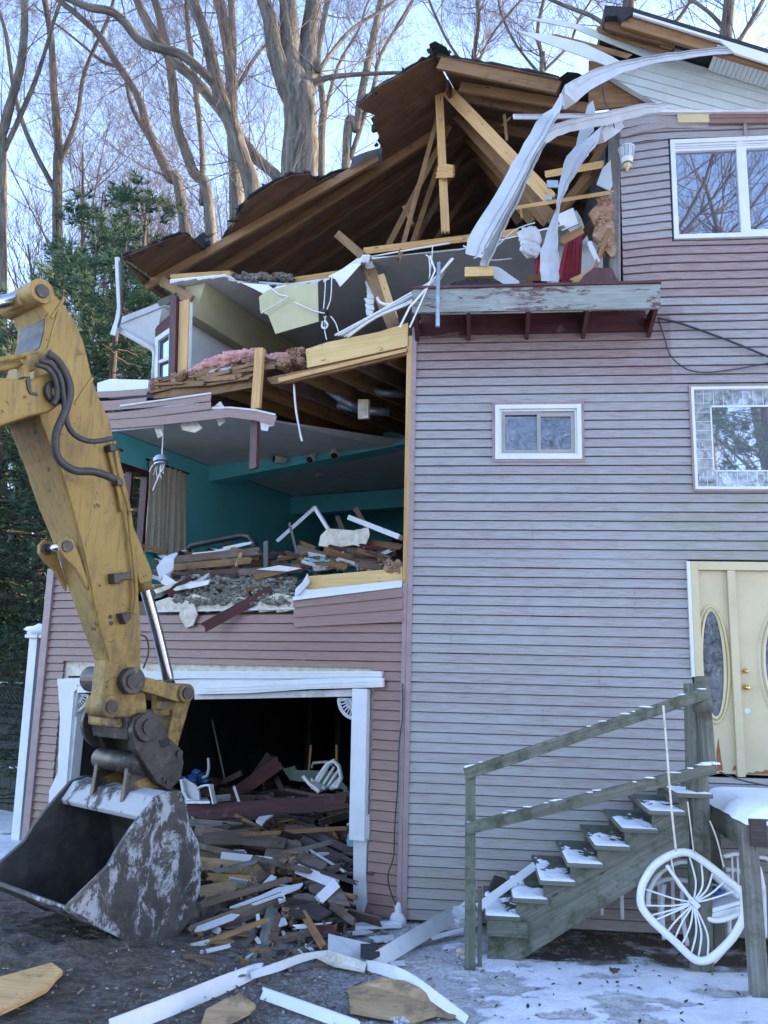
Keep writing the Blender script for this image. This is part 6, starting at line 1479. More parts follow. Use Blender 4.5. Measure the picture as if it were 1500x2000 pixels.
cable([(1286, 624), (1298, 660), (1310, 695), (1340, 720), (1375, 727), (1430, 722), (1510, 708), (1580, 700)], .05, .007, 'wireb', 'thin black cable looping below the balcony ledge')
cable([(786, 1335), (786, 1400), (780, 1450), (777, 1530), (771, 1610), (769, 1670), (758, 1710), (764, 1745), (778, 1775), (787, 1790), (792, 1800), (790, 1806)], .05, .007, 'wireb', 'thin black cable down the house corner to the ground')
# white post and dark fence beyond the left corner
wp = thing('white_post', Bw(5.45, .9, 0), 'white vinyl post with a snowy cap beyond the left house corner', 'post')
mb = MB(Z); a = PB(38, 1636, .9); b = PB(73, 1246, .9); a.z = 0; mb.beam(a, b, .155, .15, dB); mb.build('shaft', MT['white'], wp, bevel=.006)
mb = MB(dB); c = b+Z*.02; mb.box(c, dB*.12, iB*.12, Z*.025); mb.box(c+Z*.045, dB*.105, iB*.105, Z*.022); mb.beam(c, c-dB*.5, .05, .2, Z); mb.build('post_cap', MT['white'], wp, bevel=.008)
mb = MB(); mb.blob(c+Z*.09-dB*.12, .24, .14, .085, 14, 8, .35); mb.build('snow_cap', MT['snow'], wp, smooth=True)
mb = MB(Z); a = PB(62, 1636, 1.2); a.z = 0; mb.beam(a, PB(90, 1262, 1.2), .16, .05, dB); mb.build('board', MT['brownwood'], wp)
fd_ = 2.4
fz = lambda y: PB(20, y, fd_).z
z0, z1, z2 = fz(1338), fz(1378), fz(1502)
va = (PB(88, 1400, fd_)-C0).dot(dB); vb = (PB(-70, 1400, fd_)-C0).dot(dB); vm = (va+vb)/2
fe = thing('fence', Bw(vm, fd_, 0), 'dark wooden privacy fence with a lattice top at the far left', 'fence')
nbd = int((vb-va)/.15)
for k in range(nbd): mb = MB(Z); v = va+.15*(k+.5); mb.box(Bw(v, fd_, z1/2), dB*.072, iB*.012, Z*(z1/2)); mb.build('board', MT['fence'], fe)
for z in (z0, z1, z2):
    mb = MB(dB); mb.box(Bw(vm, fd_-.03, z), dB*((vb-va)/2), iB*.03, Z*.035); r = mb.build('rail', MT['fence'], fe)
    if z != z1:
        for k in range(nbd):
            if rnd.random() < .8: mb = MB(dB); mb.blob(Bw(va+.15*(k+.5), fd_-.03, z+.035), rnd.uniform(.06, .10), .04, .02, 8, 5, .4, 3, k); mb.build('snow_clump', MT['snow'], r, smooth=True)
mb = MB(dB); v = va-.1; hh = z0-z1
while v < vb:
    mb.beam(Bw(v, fd_, z1), Bw(v+hh, fd_, z0), .03, .008, iB.cross(dB)); mb.beam(Bw(v+hh, fd_+.01, z1), Bw(v, fd_+.01, z0), .03, .008, iB.cross(dB)); v += .085
mb.build('lattice', MT['fence'], fe)

# ================================================================ DEBRIS: the pile spilling out of the garage
PS = .27; PD = -.95
nP = (Z-iB*PS).normalized(); oP = Bw(0, PD, .05)
def PP(x, y, h=0.0): return hit(x, y, oP+nP*h, nP)
mb = MB(dB); g = []
for j in range(26):
    row = []
    for i in range(44):
        v = .55+4.1*i/43; d = PD+.05+3.6*j/25
        if d < 0: v = .35+4.6*i/43
        h = max(0, (d-PD))*PS
        h = h*(.75+.25*noise.noise(V((v*1.5, d*2, 3)))) + .05*noise.noise(V((v*4, d*5, 8))) + .03*noise.noise(V((v*11, d*11, 8)))
        if d > 1.6: h = min(h, .72+.10*noise.noise(V((v*2, d*2, 2))))
        edge = min(1, (v-.3)/.5, (4.9-v)/.5) if d < .1 else 1
        row.append(Bw(v, d, max(-.05, (h-.07)*max(0, edge)-(0.05 if j == 0 else 0))))
    g.append(row)
for j in range(25):
    for i in range(43): mb.face([g[j][i], g[j][i+1], g[j+1][i+1], g[j+1][i]])
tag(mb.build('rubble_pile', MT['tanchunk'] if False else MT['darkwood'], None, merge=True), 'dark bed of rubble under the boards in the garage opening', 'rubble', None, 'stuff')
def pb(a, b, wpx, mat, lab, h=.06, h2=None, th=.035, rag=.04, name='broken_board', cat='board', group='broken boards spilling from the garage'):
    h2 = h if h2 is None else h2
    pa, pb_ = PP(a[0], a[1], h), PP(b[0], b[1], h2); dist = ((pa+pb_)/2-EYE).dot(FW)
    mb = MB(); mb.beam(pa, pb_, wpx*dist/F, th, (pb_-pa).cross(pa-EYE).normalized(), rag); return one(mb, name, mat, lab, cat, group)
pb((364, 1588), (690, 1566), 29, 'maroon', 'long maroon fascia beam lying level across the garage opening', .10, .12, .05, .01, 'fascia_beam', 'beam', None)
PBL = [((368, 1606), (510, 1616), 14, 'greywood', 'grey board just under the left end of the maroon beam'), ((560, 1622), (684, 1633), 22, 'maroon', 'ragged maroon board under the right end of the maroon beam'),
 ((384, 1622), (585, 1654), 20, 'brownwood', 'wide brown board sloping down right below the maroon beam'), ((452, 1588), (582, 1658), 8, 'lumberold', 'long thin stick leaning down right from the maroon beam'),
 ((566, 1630), (684, 1690), 22, 'darkwood', 'wide dark board sloping down to the right garage post'), ((590, 1620), (690, 1664), 14, 'darkwood', 'narrow dark board behind the right garage post'),
 ((396, 1646), (560, 1662), 8, 'maroon', 'thin maroon lath in the middle of the pile'), ((470, 1650), (600, 1665), 9, 'lumberold', 'orange brown lath in the middle of the pile'),
 ((392, 1686), (532, 1702), 24, 'ply', 'thick pale tan lumber, upper of two at the left of the pile'), ((395, 1713), (508, 1720), 17, 'lumber', 'yellow lumber, lower of two at the left of the pile'), ((386, 1668), (430, 1674), 14, 'brownwood', 'brown board end beside the bucket'),
 ((505, 1718), (545, 1690), 12, 'brownwood', 'short brown board beside the tan fibre lump'), ((608, 1662), (672, 1702), 5, 'whitedirty', 'thin pale lath on the dark boards'), ((640, 1700), (676, 1690), 14, 'brownwood', 'short brown board at the foot of the dark boards'),
 ((376, 1822), (549, 1757), 28, 'brownwood', 'big brown board with flaking white paint at the front of the pile'), ((371, 1796), (460, 1738), 36, 'ossheet', 'wide brown sheet beside the bucket'), ((512, 1856), (532, 1776), 23, 'greywood', 'grey board pointing at the viewer below the pile'),
 ((593, 1785), (632, 1850), 15, 'lumberold', 'brown board pointing at the viewer right of the grey one'), ((570, 1700), (640, 1740), 14, 'darkwood', 'dark board under the bent white gutter'), ((478, 1808), (498, 1822), 9, 'greywood', 'small grey stick in front of the painted board'),
 ((380, 1640), (470, 1650), 12, 'darkwood', 'dark board right of the bucket edge'), ((430, 1605), (560, 1590), 7, 'darkwood', 'dark lath under the maroon beam')]
for i, (a, b, wp_, mat, lab) in enumerate(PBL): pb(a, b, wp_, mat, lab, .05+.02*(i % 3))
def psheet(pts, h, th, name, mat, lab, cat, group=None, plane=None, tilt=0.0):
    fn = plane or PP
    mb = MB(dB); P = [fn(x, y, h+tilt*(i % 2)) for i, (x, y) in enumerate(pts)]; mb.rndoff(); mb.prism(P, nP*th); return one(mb, name, mat, lab, cat, group)
psheet([(412, 1836), (440, 1822), (505, 1812), (500, 1832), (485, 1852), (430, 1850)], .05, .02, 'broken_sheet', 'brownwood', 'dark brown sheet left of the grey board', 'sheet')
psheet([(571, 1752), (600, 1748), (632, 1760), (614, 1778), (590, 1780)], .07, .02, 'broken_sheet', 'ossheet', 'greyish sheet under the bent white gutter', 'sheet')
psheet([(603, 1786), (632, 1784), (660, 1828), (630, 1838)], .04, .02, 'broken_sheet', 'maroon', 'reddish brown square sheet left of the white corner flashing', 'sheet')
psheet([(380, 1821), (388, 1806), (440, 1786), (468, 1788), (455, 1798), (400, 1818)], .12, .012, 'paint_flake', 'white', 'white paint flakes on the big brown board', 'paint flakes')
psheet([(449, 1775), (510, 1752), (540, 1738), (592, 1728), (586, 1736), (545, 1752), (500, 1768)], .13, .02, 'splintered_board', 'white', 'white splintered board lying above the painted one', 'board')
psheet([(500, 1792), (507, 1790), (510, 1810), (502, 1812)], .1, .03, 'trim_scrap', 'white', 'small white block under the painted board', 'trim scrap')
psheet([(540, 1754), (552, 1746), (558, 1760), (546, 1766)], .1, .03, 'trim_scrap', 'white', 'small white block at the right end of the painted board', 'trim scrap')
psheet([(514, 1728), (530, 1712), (540, 1716), (528, 1734), (518, 1738)], .14, .02, 'trim_scrap', 'white', 'crumpled white scrap beside the tan fibre lump', 'trim scrap')
psheet([(540, 1800), (556, 1792), (562, 1806), (545, 1812)], .05, .01, 'trim_scrap', 'whitedirty', 'white scrap right of the grey board', 'trim scrap')
psheet([(500, 1606), (506, 1598), (534, 1594), (520, 1604), (512, 1614)], .16, .02, 'trim_scrap', 'white', 'bent white trim scrap just under the maroon beam', 'trim scrap')
def lump(x, y, r, mat, lab, h=.08, n=6, fn=None, name='fibre_lump', cat='fibre lump'):
    mb = MB(); c = (fn or PP)(x, y, h); k = r*((c-EYE).dot(FW))/F
    for i in range(n*4): mb.blob(c+V((rnd.gauss(0, .42)*k, rnd.gauss(0, .3)*k, rnd.gauss(0, .28)*k)), k*rnd.uniform(.2, .42), k*.3, k*rnd.uniform(.14, .3), 10, 7, .9, 4.4, x+i)
    return one(mb, name, mat, lab, cat)
lump(572, 1688, 32, 'tanchunk', 'large tan fibre lump in the middle of the pile', .12); lump(484, 1738, 25, 'tanchunk', 'tan fibre lump on the brown sheet', .12); lump(568, 1788, 20, 'tanchunk', 'tan fibre lump in front of the greyish sheet', .06)
lump(595, 1672, 14, 'brownins', 'small brown insulation lump above the bent gutter', .12); lump(676, 1692, 18, 'darkwood', 'dark lump at the foot of the right garage post', .06)
g1 = thing('gutter', PP(618, 1712, .1), 'white ribbed gutter length bent at its lower end', 'gutter')
for a, b in (((581, 1697), (657, 1727)), ((656, 1726), (622, 1758))):
    pa, pb_ = PP(*a, .14), PP(*b, .10); mb = MB(); mb.beam(pa, pb_, .095, .05, (pb_-pa).cross(pa-EYE).normalized(), .0); mb.build('gutter_length', MT['white'], g1)
    mb = MB(); up_ = (pb_-pa).cross(pa-EYE).normalized(); fwd = (EYE-pa).normalized()*.028
    for q in (-.02, .02): mb.beam(pa+up_*q+fwd, pb_+up_*q+fwd, .012, .006, up_, 0)
    mb.build('rib', MT['white'], g1)
pb((433, 1671), (532, 1682), 14, 'white', 'white ribbed trim lying on the tan lumber', .16, None, .03, .0, 'trim_length', 'trim', None)
psheet([(680, 1640), (694, 1633), (694, 1655), (678, 1652)], .15, .06, 'drywall_rubble', 'tealbits', 'teal scrap peeking out beside the right garage post', 'drywall')
for a, b, wp_, mat, lab in (((398, 1838), (470, 1858), 20, 'brownwood', 'brown board half buried in the dirt beside the bucket'), ((440, 1862), (500, 1878), 12, 'lumberold', 'tan board half buried in the dirt in front of the pile'),
  ((545, 1838), (600, 1822), 14, 'brownwood', 'brown board lying between the grey board and the maroon square'), ((556, 1862), (610, 1850), 9, 'greywood', 'grey lath in front of the maroon square'), ((410, 1790), (372, 1838), 22, 'darkwood', 'dark board leaning on the bucket edge'),
  ((650, 1770), (690, 1800), 14, 'brownwood', 'brown board at the foot of the right garage post'), ((640, 1742), (692, 1752), 10, 'lumberold', 'tan lath pointing at the right garage post'), ((530, 1842), (548, 1790), 16, 'brownwood', 'brown board beside the grey board pointing at the viewer'), ((455, 1752), (500, 1730), 18, 'ply', 'tan board under the tan fibre lump'),
  ((580, 1810), (640, 1806), 8, 'whitedirty', 'dirty white lath across the maroon square')):
    pb(a, b, wp_, mat, lab, .05, None, .03, .05)
for k, (x, y, r, mat, lab) in enumerate(((430, 1812, 13, 'brownins', 'brown fibre lump left of the dark sheet'), (620, 1792, 10, 'greyins', 'grey fibre lump behind the maroon square'), (536, 1826, 10, 'tanchunk', 'small tan lump right of the grey board'), (668, 1778, 12, 'tanchunk', 'tan lump at the foot of the right garage post'))): lump(x, y, r, mat, lab, .03)
for pts, h, mat, lab in (([(395, 1630), (470, 1622), (560, 1640), (555, 1660), (470, 1650), (400, 1652)], .13, 'brownwood', 'long flat brown sheet lying below the left of the maroon beam'), ([(520, 1660), (600, 1668), (640, 1690), (625, 1704), (560, 1690), (515, 1680)], .14, 'ossheet', 'broken grey brown sheet in the middle of the pile'),
  ([(385, 1735), (450, 1722), (470, 1732), (455, 1748), (392, 1756)], .12, 'ply', 'flat tan sheet against the bucket'), ([(560, 1770), (610, 1762), (648, 1784), (622, 1800), (575, 1794)], .09, 'darkwood', 'dark broken sheet below the greyish one'), ([(600, 1716), (665, 1735), (684, 1770), (650, 1768), (604, 1742)], .06, 'ossheet', 'large grey sheet inside the right garage post')):
    psheet(pts, h, .018, 'broken_sheet', mat, lab, 'sheet')
for a, b, wp_, mat, lab in (((380, 1650), (600, 1700), 11, 'brownwood', 'longest brown board slanting right across the pile'), ((430, 1700), (640, 1646), 9, 'greywood', 'long grey lath slanting up right across the pile'), ((400, 1765), (560, 1718), 12, 'brownwood', 'long brown board slanting up behind the white splintered one'), ((480, 1630), (668, 1618), 8, 'lumberold', 'long tan lath lying level under the maroon beam'), ((392, 1846), (512, 1800), 10, 'lumberold', 'long tan board in front of the big painted one'), ((590, 1690), (688, 1722), 8, 'darkwood', 'long dark lath above the bent gutter')):
    pb(a, b, wp_, mat, lab, .17, None, .025, .08)
# deeper in the garage
def gb(a, b, wpx, mat, lab, d, d2=None, **k): return bd(a, b, wpx, mat, lab, d, d2, group='boards deep in the garage', **k)
gb((415, 1410), (441, 1531), 3, 'greywood', 'thin grey stick leaning at the left in the garage', 2.0); gb((607, 1458), (603, 1504), 4, 'lumber', 'thin yellow stick standing behind the slatted chair, left one', 2.4); gb((657, 1458), (657, 1488), 4, 'lumber', 'thin yellow stick standing behind the slatted chair, right one', 2.4)
gb((420, 1580), (545, 1490), 26, 'maroon', 'wide dark maroon board leaning up right in the garage', 1.6); gb((470, 1560), (528, 1476), 20, 'darkwood', 'dark board leaning beside the maroon one', 1.9); gb((500, 1590), (690, 1560), 30, 'maroon', 'broad maroon boards heaped behind the long beam', 1.2, 1.4)
gb((520, 1560), (650, 1572), 14, 'maroon', 'maroon lath heap below the slatted chair', 1.5); gb((560, 1545), (640, 1560), 10, 'maroon', 'thin maroon lath below the slatted chair', 1.7)
gb((458, 1540), (467, 1567), 5, 'white', 'short white stick standing behind the maroon beam', 1.0); gb((400, 1545), (470, 1510), 10, 'brownwood', 'brown stick lying behind the white chair', 2.0); gb((540, 1520), (562, 1568), 10, 'maroon', 'dark maroon stick in the middle of the garage', 1.8)
mb = MB(dB); mb.prism([PB(x, y, 2.3) for x, y in ((552, 1502), (575, 1496), (578, 1504), (650, 1506), (680, 1540), (682, 1548), (660, 1546), (620, 1530), (566, 1524))], iB*.03); one(mb, 'green_panel', 'greenpanel', 'pale green panel leaning behind the slatted chair in the garage', 'panel')
mb = MB(); mb.tube([PB(609, 1500, 2.3), PB(612, 1490, 2.3), PB(640, 1488, 2.3), PB(650, 1496, 2.3)], .02, 8); one(mb, 'tube_frame', 'whitedirty', 'pale bent tube behind the slatted chair', 'tube frame', smooth=True)
# tipped white slatted chair
sc_ = thing('slatted_chair', PB(635, 1545, 1.6), 'white slatted plastic chair lying tipped on the maroon boards', 'chair', None)
def ct(pts, d, r, name, n=8):
    mb = MB(); mb.tube([PB(x, y, d) for x, y in pts], r, n); mb.build(name, MT['pvc'], sc_, smooth=True)
ct([(610, 1540), (622, 1518), (640, 1492), (652, 1486), (662, 1496), (667, 1520), (660, 1536), (645, 1540)], 1.6, .03, 'back_frame')
for q in (((616, 1538), (644, 1492)), ((626, 1541), (653, 1498)), ((635, 1543), (660, 1506)), ((644, 1541), (664, 1520))): ct(q, 1.6, .019, 'back_slat', 6)
ct([(592, 1516), (604, 1530), (622, 1546), (636, 1538)], 1.5, .026, 'arm'); ct([(608, 1520), (614, 1530), (626, 1534)], 1.65, .022, 'arm')
mb = MB(Z); mb.prism([PB(x, y, d) for x, y, d in ((606, 1534, 1.4), (624, 1548, 1.4), (640, 1540, 1.6), (616, 1526, 1.7))], Z*.03); mb.build('seat', MT['pvc'], sc_, bevel=.008)
# white plastic armchair beside the bucket
wc = thing('plastic_armchair', PB(385, 1575, .9), 'white plastic armchair standing half hidden behind the bucket', 'chair', None)
mb = MB(dB); mb.prism([PB(x, y, .9) for x, y in ((354, 1522), (360, 1520), (380, 1532), (388, 1540), (390, 1562), (378, 1566), (362, 1552), (355, 1540))], iB*.03); mb.build('backrest', MT['greenpanel'] if False else MT['whitedirty'], wc, bevel=.008)
mb = MB(); mb.tube([PB(x, y, .85) for x, y in ((354, 1522), (358, 1546), (366, 1562), (395, 1568))], .022, 8); mb.build('shell_rim', MT['pvc'], wc, smooth=True)
mb = MB(dB); mb.ribbon([PB(388, 1540, .9), PB(398, 1534, .75), PB(412, 1533, .7), PB(414, 1545, .7), PB(419, 1570, .7)], .07, .02, iB); mb.build('arm', MT['pvc'], wc)
mb = MB(Z); mb.prism([PB(360, 1562, 1.2), PB(405, 1562, 1.2), PB(410, 1570, .7), PB(362, 1570, .7)], Z*.03); mb.build('seat', MT['pvc'], wc, bevel=.006)
lump(383, 1520, 22, 'blue', 'blue tarp lump behind the white plastic armchair', 1.5, 5, PB, 'blue_tarp', 'tarp')
mb = MB(); mb.tube([PB(x, y, 1.2) for x, y in ((407, 1480), (408, 1500), (405, 1515), (396, 1519))], .018, 8); one(mb, 'bent_tube', 'whitedirty', 'pale bent tube above the blue tarp', 'tube', smooth=True)

for mat, n, L0_, L1_, nm, lab in (('brownwood', 130, .15, .6, 'lath_heap', 'heap of splintered brown lath among the garage boards'), ('darkwood', 90, .15, .6, 'lath_heap', 'heap of dark broken lath among the garage boards'), ('lumberold', 50, .12, .45, 'lath_heap', 'heap of broken tan lath among the garage boards'), ('whitedirty', 40, .05, .22, 'trim_bits', 'white trim bits among the garage boards')):
    mb = MB()
    for k in range(n):
        dd = rnd.uniform(PD+.15, 2.0); v = rnd.uniform(.55, 3.6); p = Bw(v, dd, (dd-PD)*PS*.95+rnd.uniform(.03, .10)); a = rnd.gauss(0, .7)+(math.pi if rnd.random() < .5 else 0); L = rnd.uniform(L0_, L1_)
        mb.beam(p, p+(dB*math.cos(a)+iB*math.sin(a)+Z*rnd.uniform(-.25, .25))*L, rnd.uniform(.03, .11), .018, (Z+iB*-.6).normalized(), .03)
    tag(mb.build(nm, MT[mat], None), lab, 'debris', None, 'stuff')
for mat, n, nm, lab in (('brownwood', 90, 'lath_heap', 'splintered brown lath along the living room rubble'), ('lumberold', 60, 'lath_heap', 'splintered tan lath along the living room rubble'), ('maroon', 30, 'lath_heap', 'splintered maroon lath along the living room rubble'), ('whitedirty', 45, 'plaster_bits', 'white plaster bits along the living room rubble')):
    mb = MB()
    for k in range(n):
        x = rnd.uniform(310, 770); t = rnd.random(); y = 1075+75*t if x < 580 else 1070+40*t
        p = PB(x, y, .9-.8*t); a = rnd.gauss(0, .6); L = rnd.uniform(.06, .42)*(.5 if mat == 'whitedirty' else 1)
        mb.beam(p, p+(dB*math.cos(a)+iB*math.sin(a)*.6+Z*rnd.uniform(-.2, .3))*L, rnd.uniform(.02, .07), .014, (Z+iB*-.5).normalized(), .04)
    tag(mb.build(nm, MT[mat], None), lab, 'debris', None, 'stuff')

# ---- loose pieces on the ground in front
def GZ(x, y, h=0.0):
    p = PZ(x, y, 0)
    for _ in range(3): p = PZ(x, y, gh(p.x, p.y)+.012+h)
    return p
def gpoly(pts, h, th, name, mat, lab, cat, group=None, hs=None):
    mb = MB(dA); mb.rndoff(); mb.prism([GZ(x, y, hs[i] if hs else h) for i, (x, y) in enumerate(pts)], Z*th); return one(mb, name, mat, lab, cat, group)
def gstrip(pts, wpx, h, mat, lab, name='trim_length', cat='trim', lip=True, group='white trim lengths on the ground'):
    P = [GZ(x, y, hh) for (x, y), hh in zip(pts, h)]
    wd = [w_*((p-EYE).dot(FW))/F*1.3 for p, w_ in zip(P, wpx)]
    wv = (V((0, 0, .8))+V((0, .9, 0))).normalized()
    t = (P[-1]-P[0]).normalized(); wv = t.cross(FW).normalized(); wv = wv if wv.z > 0 else -wv; wv = (wv*.8+V((0, .75, 0))).normalized()
    mb = MB(dA); out = []; wo = []
    for i in range(len(P)-1):
        p0, p1, p2, p3 = P[max(i-1, 0)], P[i], P[i+1], P[min(i+2, len(P)-1)]
        for k in range(4):
            t_ = k/4; out.append(.5*((2*p1)+(p2-p0)*t_+(2*p0-5*p1+4*p2-p3)*t_*t_+(3*p1-p0-3*p2+p3)*t_**3)); wo.append(wd[i]+(wd[i+1]-wd[i])*t_)
    out.append(P[-1]); wo.append(wd[-1])
    mb.ribbon(out, wo, .008, wv)
    if lip:
        e = [p+wv*(wo[i]/2) for i, p in enumerate(out)]; mb.ribbon(e, .022, .006, Z)
    return one(mb, name, mat, lab, cat, group)
gstrip([(215, 2010), (330, 1966), (430, 1925), (490, 1900), (512, 1892)], [27, 27, 25, 20, 12], [.06, .05, .05, .05, .06], 'white', 'long white fascia strip running up from the lower left edge')
gstrip([(490, 1906), (540, 1890), (590, 1872), (640, 1862)], [10, 12, 10, 5], [.05, .08, .10, .08], 'whitedirty', 'bent tapering end of white trim beside the corner flashing')
gstrip([(512, 1941), (600, 1972), (700, 2008)], [15, 16, 17], [.03, .04, .03], 'white', 'short white ribbed trim at the bottom edge of the view')
gstrip([(716, 1886), (770, 1900), (815, 1922), (860, 1955), (912, 1992)], [12, 17, 17, 16, 12], [.06, .12, .10, .07, .03], 'white', 'curved white trim arching over the plywood scrap')
gstrip([(720, 1886), (800, 1837), (884, 1788)], [24, 24, 22], [.05, .12, .16], 'curlvinyl', 'straight white board lying across toward the steps')
gpoly([(641, 1826), (656, 1830), (735, 1848), (722, 1884), (640, 1866)], .05, .012, 'corner_flashing', 'whitedirty', 'flat pale sheet, upper half of the white flashing on the ground', 'flashing', None, [.1, .1, .08, .03, .05])
gpoly([(614, 1870), (640, 1861), (716, 1884), (712, 1900), (650, 1888)], .03, .02, 'corner_flashing', 'plaster', 'pale folded strip below the flat white flashing', 'flashing', None, [.03, .08, .06, .02, .02])
gpoly([(704, 1848), (738, 1848), (742, 1868), (726, 1876), (704, 1872)], .10, .02, 'shingle_scrap', 'shingle', 'dark shingle scrap lying on the white flashing', 'shingle')
gpoly([(680, 1934), (712, 1926), (745, 1914), (790, 1920), (840, 1944), (905, 1984), (880, 1990), (850, 1986), (805, 2000), (740, 1990), (684, 1980)], .035, .016, 'plywood_scrap', 'ply', 'tan plywood scrap under the curved white trim', 'plywood', None, [.03, .05, .09, .1, .06, .02, .02, .03, .02, .02, .03])
gpoly([(392, 2006), (402, 1976), (440, 1955), (470, 1944), (500, 1968), (488, 1982), (440, 2006)], .03, .016, 'plywood_scrap', 'ply', 'small tan plywood scrap near the bottom edge', 'plywood', None, [.02, .04, .06, .07, .04, .03, .02])
gpoly([(-30, 1940), (0, 1916), (60, 1900), (100, 1888), (122, 1904), (110, 1916), (92, 1938), (55, 1958), (0, 1984), (-30, 1990)], .04, .03, 'plywood_scrap', 'lumber', 'yellowish splintered plywood half buried at the left edge', 'plywood')
gpoly([(694, 1809), (740, 1808), (783, 1804), (784, 1812), (730, 1815), (694, 1817)], .02, .03, 'trim_scrap', 'white', 'white trim lying along the foot of the house corner', 'trim scrap')
mb = MB(); p = PZ(777, 1812, .0); mb.blob(p+Z*.05, .08, .06, .10, 10, 8, .5); mb.blob(p+Z*.13-dA*.0, .035, .03, .10, 8, 6, .4); one(mb, 'foam_lump', 'whitedirty', 'white foam lump at the foot of the house corner', 'foam', smooth=True)
gpoly([(742, 1850), (800, 1838), (868, 1822), (900, 1816), (898, 1822), (820, 1842), (744, 1858)], .03, .02, 'broken_board', 'brownwood', 'thin brown board lying toward the steps', 'board')
gpoly([(836, 1832), (905, 1814), (906, 1820), (845, 1836)], .04, .015, 'trim_scrap', 'white', 'thin white strip on the thin brown board', 'trim scrap')
gpoly([(720, 1832), (768, 1828), (770, 1838), (735, 1842)], .02, .012, 'trim_scrap', 'whitedirty', 'pale flat scrap near the house corner', 'trim scrap')
gpoly([(760, 1880), (790, 1878), (792, 1886), (765, 1888)], .02, .01, 'trim_scrap', 'whitedirty', 'pale flat scrap on the snow below the straight white board', 'trim scrap')
bd((934, 1772), (1044, 1691), 15, 'white', 'white trim leaning across the lower steps', .95, .55, .03, .0, 'trim_length', 'trim', None, lambda x, y, w_: PA(x, y, w_))
mb = MB(Z); mb.prism([PA(x, y, .3) for x, y in ((955, 1740), (966, 1716), (985, 1722), (1006, 1738), (1000, 1752), (960, 1752))], -nA*.15); one(mb, 'black_bag', 'black', 'black plastic bag tucked behind the lower steps', 'bag')
lump(905, 1866, 14, 'plaster', 'pale crumbled lump at the foot of the step post', .02, 5, GZ, 'crumbled_lump', 'lump')
lump(782, 1994, 14, 'curlvinyl', 'grey white lump on the edge of the tan plywood scrap', .05, 4, GZ, 'crumbled_lump', 'lump')
lump(1200, 1896, 10, 'brownwood', 'small brown leaf clump on the snow', .01, 4, GZ, 'leaf_clump', 'leaf clump')
mb = MB(); mb.blob(GZ(905, 1790, .12), .16, .09, .10, 10, 8, .7); one(mb, 'plastic_bag', 'curlvinyl', 'crumpled white plastic at the foot of the steps', 'plastic bag')
mb = MB()
for k in range(150):
    p = GZ(rnd.uniform(880, 1480), rnd.uniform(1815, 1998), .004); a = rnd.uniform(0, 6.28); L = rnd.uniform(.008, .03)
    d1 = V((math.cos(a), math.sin(a), rnd.uniform(-.1, .4)))*L; d2 = V((-math.sin(a), math.cos(a), rnd.uniform(-.1, .4)))*L*.5
    mb.face([p-d1, p+d2+Z*.006, p+d1+Z*.01, p-d2+Z*.006])
tag(mb.build('leaf_litter', MT['darkwood'], None), 'small dark leaf bits scattered over the snow', 'leaf litter', None, 'stuff')
for mat, n, nm, lab in (('brownwood', 46, 'broken_bits', 'broken brown bits lying in front of the garage'), ('ossheet', 34, 'broken_bits', 'broken sheet bits lying in front of the garage'), ('lumberold', 22, 'broken_bits', 'broken tan bits lying in front of the garage'), ('whitedirty', 26, 'trim_bits', 'broken white bits lying in front of the garage'), ('greywood', 20, 'broken_bits', 'broken grey bits lying in front of the garage')):
    mb = MB()
    for k in range(n):
        x = rnd.gauss(545, 105); y = 1785+abs(rnd.gauss(0, 48))
        if not 385 < x < 780 or y > 1960: continue
        p = GZ(x, y, rnd.uniform(0, .03)); a = rnd.uniform(0, 6.28); L = rnd.uniform(.04, .22); u_ = V((math.cos(a), math.sin(a), rnd.uniform(-.05, .2)))
        if rnd.random() < .5: mb.beam(p, p+u_*L, rnd.uniform(.02, .06), .014, Z, .03)
        else:
            w_ = V((-u_.y, u_.x, rnd.uniform(-.1, .2)))*L*.4; mb.prism([p, p+u_*L*.6+w_*.2, p+u_*L+w_*.7, p+u_*L*.5+w_*1.2, p-u_*L*.1+w_*.7], Z*.012)
    tag(mb.build(nm, MT[mat], None), lab, 'debris', None, 'stuff')
# chips and splinters scattered over the dirt: nobody could count them
for mat, n, lo, hi, nm, lab in (('ply', 150, .006, .03, 'wood_chips', 'wood chips and splinters strewn over the dirt'), ('white', 60, .003, .011, 'paint_chips', 'white paint chips strewn over the dirt'), ('brownwood', 320, .010, .06, 'splinters', 'brown splinters strewn over the dirt'), ('greyins', 170, .006, .018, 'stones', 'grey stones and crumbs on the gravel')):
    mb = MB()
    for k in range(n):
        x = rnd.gauss(430, 230); y = rnd.uniform(1770, 2000)
        if x > 940: continue
        p = GZ(x, y, 0); a = rnd.uniform(0, 6.28); L = rnd.uniform(lo, hi); w_ = rnd.uniform(.004, .012)
        if nm == 'stones': mb.blob(p, L, L*.8, L*.6, 6, 4, .5, 3, k); continue
        mb.beam(p, p+V((math.cos(a), math.sin(a), rnd.uniform(0, .5)))*L*2, w_, .006, Z, 0)
    tag(mb.build(nm, MT[mat], None), lab, 'debris', None, 'stuff')
mb = MB()
for k in range(520):
    x = rnd.uniform(960, 1420); y = rnd.gauss(1790, 28)
    if y > 1880: continue
    p = GZ(x, y, 0); a = rnd.uniform(0, 6.28); L = rnd.uniform(.02, .05)
    d1 = V((math.cos(a), math.sin(a), rnd.uniform(-.2, .5)))*L; d2 = V((-math.sin(a), math.cos(a), rnd.uniform(-.2, .5)))*L*.5
    mb.face([p-d1, p+d2+Z*.01, p+d1+Z*.015, p-d2+Z*.01])
tag(mb.build('leaf_litter', MT['brownwood'], None), 'dead brown leaves under the steps', 'leaf litter', None, 'stuff')
mb = MB()
